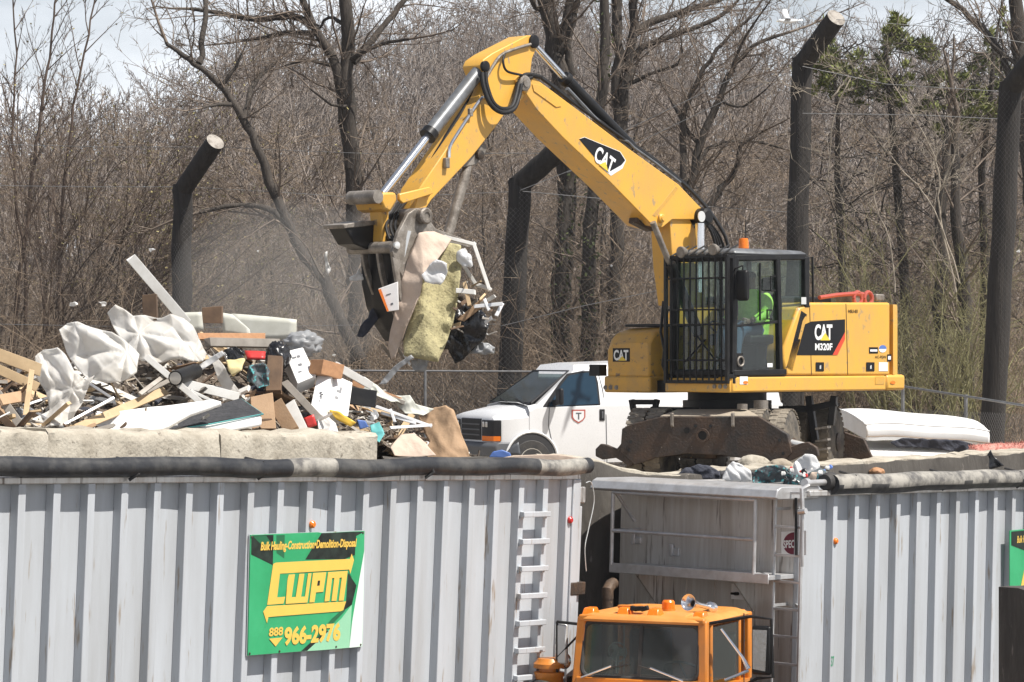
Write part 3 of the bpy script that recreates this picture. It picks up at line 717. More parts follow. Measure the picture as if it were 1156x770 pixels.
    rel(stick, [on(544, 82, y=yy), on(546, 98, y=yy + 0.05), on(554, 118, y=yy + 0.12), on(567, 127, y=yy + 0.15), on(580, 123, y=yy + 0.13), on(586, 108, y=yy + 0.05), on(589, 94, y=yy + 0.02), on(600, 87, y=yy)], 0.03, K["hose"], "loop_hose", 10)
    rel(stick, [on(570, 60, y=yy), on(568, 70, y=yy + 0.04), on(572, 80, y=yy + 0.05), on(585, 84, y=yy + 0.03), on(598, 86, y=yy)], 0.016, K["hose"], "thin_hose")
    rel(stick, [on(599, 50, y=yy), on(582, 55, y=yy), on(566, 62, y=yy), on(556, 75, y=yy), on(548, 90, y=yy)], 0.02, K["greyst"], "steel_pipe")
    rel(stick, [on(555, 112, y=yy), on(547, 109, y=yy), on(541, 114, y=yy), on(530, 130, y=yy), on(515, 153, y=yy), on(508, 166, y=yy), on(507, 178, y=yy)], 0.02, K["chrome"], "steel_pipe")
    m = MB(); m.box(on(504, 184, y=yy), (0.07, 0.06, 0.13)); m.box(on(531, 127, y=yy), (0.06, 0.05, 0.1)); m.build("pipe_clamp", K["greyst"], stick, bevel=0.01)
    for k in range(4):
        dy = -0.05 - 0.04 * k
        rel(stick, [on(547, 85, y=dy), on(525, 120, y=dy), on(500 - k, 160, y=dy), on(482 - 2 * k, 190 + 2 * k, y=dy), on(470 - k, 214, y=dy)], 0.024, K["hose"], "stick_hose")
    # bucket cylinder
    yc = 0.0
    q0, q1, q2 = on(546, 74, y=yc), on(485, 151, y=yc), on(432, 219, y=yc)
    m = MB(); m.tube([q0, q1], 0.092, 20); bc = m.build("bucket_cylinder", K["cylg"], t)
    m = MB(); m.tube([q1 + (q0 - q1) * 0.03, q1 - (q0 - q1) * 0.04], 0.112, 20); m.build("cylinder_gland", K["blackm"], bc)
    m = MB(); m.cyl(q1, q2, 0.05, 16); m.build("cylinder_rod", K["chrome"], bc)
    # yellow guide links and H-link
    for y in (0.16, -0.26):
        m = MB(); m.prism([on(a, b, y=y) for a, b in ((484, 213), (486, 219), (452, 230), (448, 226), (448, 219), (482, 211))], (0, 0.05, 0)); m.build("guide_link", K["yellow"], t, bevel=0.012)
    m = MB(); m.prism([on(a, b, y=0.2) for a, b in ((432, 217), (447, 217), (449, 226), (441, 240), (434, 236), (430, 226))], (0, -0.5, 0)); m.build("link_block", K["yellow_worn"], t, bevel=0.03)
    m = MB(); c = on(427, 222, y=0.2); m.lathe(c, (0, -1, 0), [(0, 0.085), (0.5, 0.085)], 18); m.build("link_pin", K["greyst"], t)
    m = MB(); m.prism([on(a, b, y=0.06) for a, b in ((430, 232), (439, 236), (439, 262), (440, 275), (431, 275), (432, 255))], (0, -0.22, 0)); m.build("bucket_link", K["yellow_worn"], t, bevel=0.015)
    # thumb bracket and cylinder under the stick
    m = MB(); m.prism([on(a, b, y=0.06) for a, b in ((519, 184), (541, 162), (549, 163), (550, 170), (538, 186), (524, 189))], (0, -0.14, 0)); br = m.build("thumb_bracket", K["greyst"], t, bevel=0.012)
    m = MB(); m.lathe(on(540, 175, y=0.06), (0, 1, 0), [(0, 0.06), (0.05, 0.06), (0.06, 0.04)], 16); m.build("pin_boss", K["darkst"], br)
    m = MB(); m.tube([on(529, 184, y=0.0), on(524, 200, y=0.0), on(505, 268, y=0.0)], [0.05, 0.07, 0.065], 14); m.build("thumb_cylinder", K["greyst"], t)

    # ---- grapple bucket
    ears = [(461, 241), (470, 235), (480, 237), (486, 245), (482, 256), (470, 268), (460, 292), (458, 318), (447, 300), (443, 284), (450, 262)]
    m = MB(); m.prism([on(a, b, y=0.36) for a, b in ears], (0, -0.06, 0)); bucket = m.build("grapple_bucket", K["greyst"], t, bevel=0.01)
    m = MB(); m.prism([on(a, b, y=0.28) for a, b in [(468, 238), (478, 238), (492, 258), (520, 268), (536, 276), (530, 280), (500, 272), (478, 268)]], (0, -0.5, 0)); m.build("thumb_plate", K["greyst"], bucket, bevel=0.01)
    m = MB(); m.lathe(on(475, 244, y=0.34), (0, 1, 0), [(-0.7, 0.09), (0.06, 0.105), (0.1, 0.105), (0.115, 0.085), (0.115, 0.05), (0.1, 0.045), (0.1, 0.02)], 22); m.build("pin_boss", K["greyst"], bucket)
    fe = [(487, 232), (497, 240), (492, 254), (474, 276), (470, 300), (478, 330), (468, 330), (460, 300), (460, 276), (474, 252)]
    m = MB(); m.prism([on(a, b, y=-0.40) for a, b in [(437, 240), (444, 246), (430, 270), (420, 282), (424, 300), (432, 322), (424, 322), (414, 300), (408, 282), (420, 262)]], (0, -0.06, 0)); m.build("side_plate", K["greyst"], bucket, bevel=0.01)
    m = MB(); m.cyl(on(446, 279, y=0.30), on(446, 279, y=0.30) + V((0, -0.80, 0)), 0.075, 18); m.build("cross_tube", K["greyst"], bucket)
    m = MB(); m.lathe(on(447, 277, y=0.36), (0, 1, 0), [(0, 0.045), (0.03, 0.045), (0.035, 0.02)], 14); m.build("bolt", K["lens"], bucket)
    # curved back shell
    prof = [(450, 266), (455, 290), (456, 320), (461, 345), (470, 366), (482, 384)]
    rows = []
    for a, b in prof:
        c = on(a, b, y=0.28); rows.append([c + V((0.0, -0.74 * k / 4, 0)) for k in range(5)])
    m = MB(); m.grid(rows); m.build("bucket_shell", K["blackm"], bucket, solid=0.03)
    for k in range(4):
        y = 0.26 - k * 0.23
        m = MB(); p = on(480, 392, y=0.28); p = V((p.x, y, p.z)); m.prism([p + V((0, 0, 0)), p + V((0.03, 0, 0.04)), p + V((-0.16, 0, -0.16))], (0, -0.07, 0)); m.build("bucket_tooth", K["greyst"], bucket)
    for pts, y in (([(410, 282), (414, 305), (424, 335), (440, 362), (456, 384)], -0.3), ([(445, 292), (449, 318), (455, 345), (466, 372)], 0.34), ([(428, 286), (432, 312), (440, 340), (452, 366)], 0.0)):
        c = curve([on(a, b, y=y) for a, b in pts], 3); m = MB(); m.loft([[p + V((0.045, -0.022, 0.02)), p + V((0.045, 0.022, 0.02)), p + V((-0.045, 0.022, -0.02)), p + V((-0.045, -0.022, -0.02))] for p in c]); m.build("grapple_tine", K["greyst"], bucket, bevel=0.006)
    for k in range(3):
        m = MB(); m.tube(curve([on(468 - 4 * k, 216, y=-0.1 - .05 * k), on(452 - 5 * k, 236 + 3 * k, y=0.0), on(446 - 5 * k, 256, y=0.1), on(452 - 6 * k, 270, y=0.2)]), 0.02, 8); m.build("grapple_hose", K["hose"], bucket)
    # scoop jaw at the left
    m = MB()
    jr = []
    for y in (-0.42, -0.1):
        jr.append([on(a, b, y=-0.3) + V((0, y + 0.3, 0)) for a, b in ((376, 255), (398, 253), (420, 250), (426, 262), (424, 284), (408, 284), (388, 276))])
    m.loft(jr); m.build("scoop_jaw", K["blackm"], bucket, bevel=0.02)
    m = MB(); m.prism([on(a, b, y=-0.3) + V((0, 0.22, 0)) for a, b in ((374, 254), (398, 250), (420, 249), (420, 253), (398, 256), (375, 258.5))], (0, -0.38, 0)); m.build("jaw_lip", K["greyst"], bucket, bevel=0.008)

    # ---- undercarriage: its own heading (turret swings on it)
    uc = bpy.data.objects.new("undercarriage", None); put(uc, t)
    U = Frame(3.0, 42.0, 0.0, math.atan2(-0.944, -0.33))
    uc.matrix_basis = E.I @ U.M
    def uon(px, py, **k): return U.on(px, py, **k)
    m = MB(); m.lathe((0, 0, 0.9), (0, 0, 1), [(0, 0.62), (0.16, 0.62), (0.16, 0.55), (0.34, 0.55)], 28); m.build("slew_ring", K["blackm"], uc)
    m = MB(); m.rng(-1.7, 1.6, -0.42, 0.42, 0.55, 0.92); m.rng(-0.6, 0.6, -0.8, 0.8, 0.8, 0.9); m.build("chassis", K["darkst"], uc, bevel=0.03)
    for x in (1.25, -1.35):
        m = MB(); m.cyl((x, -0.95, 0.45), (x, 0.95, 0.45), 0.13, 16); m.box((x, 0, 0.5), (0.42, 0.5, 0.42)); m.build("axle", K["darkst"], uc, bevel=0.02)
        for s in (-1, 1):
            for off in (0.74, 1.06):
                y = s * off * (1.06 if s > 0 else 0.8); w = 0.27; rr_ = 0.51
                prof = [(-w / 2, 0.33), (-w / 2 + 0.01, rr_ - 0.07), (-w / 2 + 0.035, rr_ - 0.015), (0, rr_), (w / 2 - 0.035, rr_ - 0.015), (w / 2 - 0.01, rr_ - 0.07), (w / 2, 0.33)]
                m = MB(); m.lathe((x, y, 0.45), (0, 1, 0), prof, 36); ty = m.build("wheel", K["tyre"], uc, smooth=50)
                m = MB(); m.lathe((x, y, 0.45), (0, 1, 0), [(-w / 2 + 0.03, rr_ - 0.012), (-w / 2 + 0.04, rr_ + 0.003), (w / 2 - 0.04, rr_ + 0.003), (w / 2 - 0.03, rr_ - 0.012)], 36, False)
                for k in range(34):
                    a = 2 * math.pi * k / 34
                    for e in (-1, 1):
                        c = V((x + (rr_ + 0.002) * math.cos(a + 0.045 * e), y + e * w * 0.24, 0.45 + (rr_ + 0.002) * math.sin(a + 0.045 * e)))
                        m.box(c, (0.06, w * 0.40, 0.012), Matrix.Rotation(-a + math.pi / 2, 3, "Y"))
                m.build("tread", K["tread"], ty)
                if off > 1:
                    q = s * w / 2
                    m = MB(); m.lathe((x, y + q * 0.98, 0.45), (0, s, 0), [(-0.12, 0.31), (0.0, 0.34), (0.0, 0.31), (-0.06, 0.26), (-0.06, 0.14), (0.02, 0.13), (0.03, 0.08)], 26); rm = m.build("rim", K["darkst"], ty)
    # blade / stabiliser beam at the front end
    xb_ = 1.86
    prof = [(745, 470.5), (856, 470), (889, 490), (894, 511), (884, 522), (850, 519), (815, 514), (775, 512), (740, 517), (716, 525), (700, 510), (702, 484), (712, 479)]
    pts = [uon(a, b, x=xb_) for a, b in prof]
    m = MB(); m.prism(pts, (-0.10, 0, 0)); bl = m.build("stabiliser_beam", K["rust"], uc, bevel=0.012)
    # beam box behind the plate with a dusty top
    top = [uon(745, 470.5, x=xb_ - 0.02), uon(856, 470, x=xb_ - 0.02), uon(843, 462.5, x=xb_ - 0.5), uon(764, 463, x=xb_ - 0.5)]
    m = MB(); m.prism([q + V((0, 0, 0.012)) for q in top], (-0.1, 0, -0.3)); m.build("beam_box", K["yard"], bl, bevel=0.01)
    for a, b, r, rr2 in ((793.5, 491.5, 0.09, 0.062), (775.5, 486, 0.05, 0.042)):
        c = uon(a, b, x=xb_)
        if r > 0.06:
            m = MB(); m.lathe(c, (1, 0, 0), [(-0.02, r * 1.05), (0.03, r), (0.03, rr2), (-0.06, rr2)], 20, False); m.build("pipe_socket", K["rust"], bl)
        m = MB(); m.lathe(c + V((0.004, 0, 0)), (1, 0, 0), [(0, rr2), (0.004, rr2)], 18); m.build("socket_hole", K["blackm"], bl)
    m = MB()
    for a, b in ((785, 481), (802, 481), (712, 499), (880, 497), (710, 508), (884, 512)):
        m.cyl(uon(a, b, x=xb_ + 0.003), uon(a, b, x=xb_ + 0.012), 0.022, 10)
    m.build("bolt_hole", K["blackm"], bl)
    for px in (759, 827.5):
        m = MB(); c = uon(px, 475, x=xb_)
        m.loft([[c + V((0.0, dy, dz)) for dy, dz in ((-0.025, 0.11), (0.025, 0.11), (0.025, -0.09), (-0.02, -0.09))], [c + V((0.045, dy, dz)) for dy, dz in ((-0.02, 0.1), (0.02, 0.1), (0.018, -0.07), (-0.015, -0.07))]])
        m.build("lift_lug", K["greyst"], bl, bevel=0.008)
    # stabiliser arms
    for arm in ([(672, 515), (672, 507), (678, 501), (684, 502), (696, 507), (704, 497), (716, 522), (712, 527), (695, 517), (680, 519)],
                [(884, 500), (890, 505), (905, 500), (912, 499), (922, 505), (924, 515), (915, 518), (905, 514), (893, 520), (884, 522)]):
        m = MB(); m.prism([uon(a, b, x=xb_ - 0.02) for a, b in arm], (-0.09, 0, 0)); sa = m.build("stabiliser_arm", K["rust"], uc, bevel=0.012)
    m = MB(); m.cyl(uon(893, 500, x=xb_ - 0.15), uon(910, 504, x=xb_ - 0.15), 0.05, 12); m.build("stabiliser_cylinder", K["lens"], uc)
    m = MB(); m.prism([uon(a, b, x=-2.0) for a, b in ((940, 483), (965, 492), (975, 495), (987, 522), (950, 524))], (-0.08, 0, 0)); m.build("rear_blade", K["rust"], uc, bevel=0.012)
    # steps and brackets standing up from the chassis
    m = MB(); bx_ = 1.0
    for a, b, c, d in ((713, 451, 718, 478), (742, 451, 737, 470), (713, 454, 742, 454), (718, 468, 740, 468), (735, 462, 790, 463)):
        m.beam(uon(a, b, x=bx_), uon(c, d, x=bx_), 0.07, 0.1, up=(1, 0, 0))
    m.build("step_bracket", K["blackm"], uc, bevel=0.01)
    m = MB()
    for a, b, c, d in ((913, 447, 921, 500), (942, 447, 938, 480), (910, 462, 945, 455), (880, 462, 915, 462)):
        m.beam(uon(a, b, x=-0.4), uon(c, d, x=-0.4), 0.09, 0.12, up=(1, 0, 0))
    m.build("step_bracket", K["blackm"], uc, bevel=0.01)
    m = MB()
    for py_ in (484, 498, 508): m.beam(uon(922, py_, x=-0.4), uon(936, py_ - 2, x=-0.4), 0.2, 0.03)
    m.build("ladder_step", K["greyst"], uc)
    for a, b, c, x, r in ((859, 470, 452, 1.2, 0.1), (838, 462, 456, 1.5, 0.07)):
        m = MB(); m.cyl(uon(a, b, x=x), uon(a, c, x=x), r, 16); m.build("pivot_post", K["greyst"], uc)
    return t


excavator = build_excavator()


# =================================================================== OPERATOR
def skin_body(name, joints, edges, m, parent, sub=2):
    me = bpy.data.meshes.new(name); me.from_pydata([j[0] for j in joints], edges, []); me.update()
    o = bpy.data.objects.new(name, me); put(o, parent)
    md = o.modifiers.new("skin", "SKIN"); md.use_smooth_shade = True; md.branch_smoothing = 0.6
    for i, j in enumerate(joints):
        sv = me.skin_vertices[0].data[i]; r = j[1]; sv.radius = (r, r) if not isinstance(r, tuple) else r; sv.use_root = (i == 0)
    md = o.modifiers.new("sub", "SUBSURF"); md.levels = sub; md.render_levels = sub
    me.materials.append(m)
    return o


def build_operator():
    t = thing("person", "operator in a lime hi-vis shirt seated inside the excavator cab", "person", E.w((0.34, 0.76, 1.99)), E.yaw)
    hd = V((0.10, 0, 0.70))
    J = [((0, 0, 0.05), 0.12), ((0.0, 0, 0.28), 0.12), ((0.02, 0, 0.44), 0.10), ((0.05, 0, 0.56), 0.065), ((0.06, 0, 0.62), 0.06),
         ((0.02, 0.19, 0.47), 0.075), ((0.10, 0.25, 0.26), 0.055), ((0.33, 0.22, 0.16), 0.042),
         ((0.02, -0.19, 0.47), 0.075), ((0.10, -0.25, 0.26), 0.055), ((0.33, -0.22, 0.16), 0.042),
         ((0.42, 0.12, 0.05), 0.085), ((0.55, 0.13, -0.28), 0.06), ((0.66, 0.13, -0.30), 0.045),
         ((0.42, -0.12, 0.05), 0.085), ((0.55, -0.13, -0.28), 0.06), ((0.66, -0.13, -0.30), 0.045), ((0.1, 0, 0.74), 0.085), ((0.1, 0, 0.80), 0.075)]
    ed = [(0, 1), (1, 2), (2, 3), (3, 4), (2, 5), (5, 6), (6, 7), (2, 8), (8, 9), (9, 10), (0, 11), (11, 12), (12, 13), (0, 14), (14, 15), (15, 16), (4, 17), (17, 18)]
    body = skin_body("body", J, ed, K["skin"], t)
    m = MB()
    # nose, ears, eyes on the head
    m.ell((0.205, 0, 0.735), (0.022, 0.016, 0.026), 8); m.ell((0.1, 0.088, 0.735), (0.022, 0.012, 0.034), 8); m.ell((0.1, -0.088, 0.735), (0.022, 0.012, 0.034), 8); m.ell((0.19, 0, 0.69), (0.016, 0.03, 0.008), 8)
    m.build("face", K["skin"], t)
    # shirt: torso with sleeves, trousers
    def ring(z, x, rx, ry): return [V((x + rx * math.cos(a), ry * math.sin(a), z)) for a in [2 * math.pi * k / 18 for k in range(18)]]
    m = MB(); m.loft([ring(-0.02, 0.0, 0.19, 0.21), ring(0.12, 0.0, 0.2, 0.225), ring(0.3, 0.0, 0.185, 0.235), ring(0.44, 0.01, 0.16, 0.245), ring(0.52, 0.02, 0.12, 0.19), ring(0.565, 0.04, 0.09, 0.11), ring(0.6, 0.05, 0.085, 0.088)])
    for s in (1, -1):
        m.tube(curve([(0.02, s * 0.2, 0.47), (0.05, s * 0.27, 0.4), (0.11, s * 0.285, 0.27), (0.24, s * 0.265, 0.19), (0.29, s * 0.25, 0.175)]), [0.1] + [0.098 - 0.0022 * k for k in range(20)], 14)
    m.build("shirt", K["hiviz"], t, smooth=60)
    for s in (1, -1):
        m = MB(); m.tube(curve([(0, s * 0.08, 0.03), (0.25, s * 0.12, 0.07), (0.45, s * 0.13, 0.03), (0.53, s * 0.135, -0.12), (0.56, s * 0.135, -0.34)]), [0.13 - 0.003 * k for k in range(21)], 14); m.build("trouser_leg", K["jeans"], t, smooth=60)
    m = MB(); m.ell((0.085, 0, 0.785), (0.098, 0.088, 0.06), 10); m.build("hair", K["interior"], t)
    # hands with fingers round the joystick levers
    for s in (1, -1):
        m = MB(); c = V((0.36, s * 0.22, 0.155)); m.ell(c + V((0.03, 0, 0)), (0.05, 0.022, 0.04), 8)
        for k in range(4):
            z = 0.03 - 0.02 * k
            m.tube([c + V((0.06, 0, z)), c + V((0.10, -s * 0.012, z)), c + V((0.105, -s * 0.04, z)), c + V((0.085, -s * 0.055, z))], [0.01, 0.01, 0.009, 0.007], 6)
        m.tube([c + V((0.03, -s * 0.01, 0.03)), c + V((0.06, -s * 0.035, 0.045)), c + V((0.09, -s * 0.04, 0.045))], [0.012, 0.011, 0.008], 6)
        m.build("hand", K["skin"], t)
    return t


build_operator()
# =================================================================== TRAILERS
class MFrame(Frame):
    def __init__(s, M): s.M = M; s.I = M.inverted(); s.o = M.translation


def tilted(top, ax, pitch, roll, H):
    a = V((ax[0] * math.cos(pitch), ax[1] * math.cos(pitch), -math.sin(pitch))).normalized()
    n = V((ax[1], -ax[0], 0)).normalized()
    u = V((0, 0, 1)) - a * a.z; u.normalize(); u = (u + n * roll).normalized()
    f = u.cross(a).normalized(); u = a.cross(f).normalized()
    o = V(top) - u * H
    M = Matrix(((a.x, f.x, u.x, o.x), (a.y, f.y, u.y, o.y), (a.z, f.z, u.z, o.z), (0, 0, 0, 1)))
    return M


HT = 4.05
LT = MFrame(tilted((-4.10, 26.3, 0.633), (0.6217, 0.7833), 0.0272, 0.030, HT))
RT = MFrame(tilted((3.18, 33.0, 0.206), (0.616, 0.788), 0.020, 0.016, HT))
DR = 0.092


def ribs(t, name, x0, step, k0, k1, z0, z1):
    for k in range(k0, k1):
        x = x0 + step * k
        m = MB()
        m.prism([(x, 0.0, z0), (x + 0.012, -DR, z0), (x + 0.095, -DR, z0), (x + 0.107, 0.0, z0)], (0, 0, z1 - z0))
        m.build("rib", K["trailer"], t, bevel=0.006)


def side(t, x0, x1, z0, z1, width):
    m = MB(); m.rng(x0, x1, 0.0, 0.03, z0, z1); m.build("side_panel", K["trailer"], t)
    m = MB(); m.rng(x0, x1, width - 0.08, width, z0, z1); m.build("far_side_panel", K["trailer"], t)
    m = MB(); m.rng(x0, x1, 0.03, width - 0.08, z0, z0 + 0.08); m.build("trailer_floor", K["nose"], t)
    m = MB(); m.rng(x0, x1, -DR - 0.012, 0.05, z1, z1 + 0.06); m.build("top_rail", K["nose"], t, bevel=0.008)
    m = MB(); m.rng(x0, x1, width - 0.1, width + 0.05, z1, z1 + 0.06); m.build("top_rail", K["nose"], t, bevel=0.008)
    m = MB(); m.rng(x0, x1, -DR - 0.012, 0.05, z0 - 0.16, z0); m.build("bottom_rail", K["trailer"], t, bevel=0.01)


def wheels(t, xs, width):
    for x in xs:
        for y in (0.2, width - 0.2):
            m = MB(); m.lathe((x, y, 0.52), (0, 1, 0), [(-0.14, 0.28), (-0.14, 0.46), (-0.1, 0.52), (0.1, 0.52), (0.14, 0.46), (0.14, 0.28)], 26); ty = m.build("wheel", K["tyre"], t)
            m = MB(); m.lathe((x, y, 0.52), (0, 1, 0), [(-0.10, 0.27), (-0.05, 0.12), (-0.12, 0.1)], 20); m.build("rim", K["galv"], ty)
    m = MB(); m.rng(xs[0] - 0.7, xs[-1] + 0.7, 0.6, width - 0.6, 0.85, 1.2); m.build("chassis", K["darkst"], t)


def roll_tube(x0, x1, y, z, r, seed, n=60, amp=0.02, dusty=(), top=False):
    pts = []; rs = []
    for k in range(n + 1):
        x = x0 + (x1 - x0) * k / n
        q = V((x * 1.1, seed, 0.3))
        pts.append(V((x, y + amp * noise.noise(q * 1.3), z + amp * 1.1 * noise.noise(q + V((4, 1, 2))))))
        rs.append(r * (1 + 0.10 * noise.noise(q * 2.1 + V((9, 9, 9)))))
    m = MB(); m.tube(pts, rs, 16)
    for i in range(n * 16):
        k, j = divmod(i, 16); xm = pts[k].x
        if top:
            c = sum((V(m.v[q]) for q in m.f[i]), V()) / 4; h = (c.z - pts[k].z) / r
            if h > -0.25 + 0.35 * noise.noise(V((xm * 2, j, 1))): m.m[i] = 1
        elif any(a <= xm <= b for a, b in dusty): m.m[i] = 1
    return m


# ---- left trailer
def build_left_trailer():
    t = thing("tipping_trailer", "pale ribbed metal trailer at left carrying the large green and gold sign", "trailer", mat=LT.M, group="transfer trailers parked in the loading pit")
    z0, z1 = 1.42, HT - 0.06
    xe = 7.66
    side(t, -4.6, xe, z0, z1, 2.5)
    ribs(t, "rib", 0.048, 0.41, -11, 19, z0, z1)
    m = MB(); m.rng(xe - 0.13, xe, -DR - 0.02, 0.03, z0, z1); m.build("corner_post", K["trailer"], t, bevel=0.01)
    m = MB(); m.rng(xe + 0.06, xe + 0.13, 0.0, 2.5, z0 + 0.1, z1 + 0.02); gate = m.build("tailgate", K["nose"], t, bevel=0.01)
    for k in range(5):
        m = MB(); m.rng(xe + 0.13, xe + 0.2, 0.15 + k * 0.52, 0.25 + k * 0.52, z0 + 0.1, z1); m.build("gate_rib", K["nose"], gate, bevel=0.01)
    # hinge and latch hardware at the end
    m = MB(); m.rng(xe + 0.0, xe + 0.12, -0.09, 0.05, HT - 0.32, HT - 0.14); m.build("hinge_block", K["nose"], gate, bevel=0.015)
    m = MB(); m.rng(xe + 0.02, xe + 0.09, -0.07, 0.0, z0, HT - 0.35); m.build("latch_bar", K["trailer"], gate, bevel=0.01)
    for z in (1.75, 2.75):
        m = MB(); m.rng(xe - 0.12, xe + 0.14, -0.12, -0.03, z, z + 0.14); m.build("latch", K["darkst"], gate, bevel=0.01)
    m = MB(); b = V((xe + 0.12, -0.08, HT - 0.1))
    m.tube(curve([b, b + V((0.1, 0, 0.0)), b + V((0.16, 0, -0.2)), b + V((0.08, 0, -0.5)), b + V((0.03, 0, -0.7)), b + V((0.07, 0, -0.95))]), 0.006, 6); m.build("cable", K["lens"], gate)
    # rungs between the last ribs
    k = None
    xr = LT.on(589, 640, y=-DR).x
    k = round((xr - 0.048) / 0.41)
    x = 0.048 + 0.41 * k
    for i in range(9):
        z = HT - 0.42 - 0.285 * i
        m = MB(); m.rng(x + 0.02, x + 0.475, -DR - 0.07, -DR - 0.02, z - 0.028, z + 0.028); m.rng(x + 0.03, x + 0.08, -DR - 0.02, -DR + 0.002, z - 0.05, z + 0.03); m.rng(x + 0.43, x + 0.475, -DR - 0.02, -DR + 0.002, z - 0.05, z + 0.03)
        m.build("ladder_rung", K["trailer"], t, bevel=0.006)
    for px, py, c in ((352, 592, "amber"), (643, 587, "redl")):
        c0 = LT.on(px, py, y=-DR - 0.003)
        m = MB(); m.lathe(c0, (0, -1, 0), [(0, 0.038), (0.02, 0.036), (0.034, 0.022)], 16); m.build("marker_light", K[c], t)
    wheels(t, [-3.0, -1.7], 2.5)
    # rolled tarp along the rail
    dz = [(LT.on(a, 525, y=-0.1).x, LT.on(b, 525, y=-0.1).x) for a, b in ((318, 372), (598, 652))]
    m = roll_tube(-4.6, xe + 0.1, -0.125, HT + 0.085, 0.088, 1.5, 120, 0.03, dz)
    tp = m.build("rolled_tarp", [K["tarp"], K["tarp_dusty"]], t)
    for px in (146, 291, 480):
        xx = LT.on(px, 530, y=-0.1).x
        m = MB(); m.tube([V((xx - 0.02, 0.05, HT + 0.16)), V((xx, -0.17, HT + 0.13)), V((xx + 0.03, -0.185, HT + 0.03)), V((xx - 0.03, -0.13, HT - 0.03))], 0.016, 6); m.build("tarp_strap", K["rubber"], tp)
    # loose tarp inside the load, pale, by the end
    return t


left_trailer = build_left_trailer()


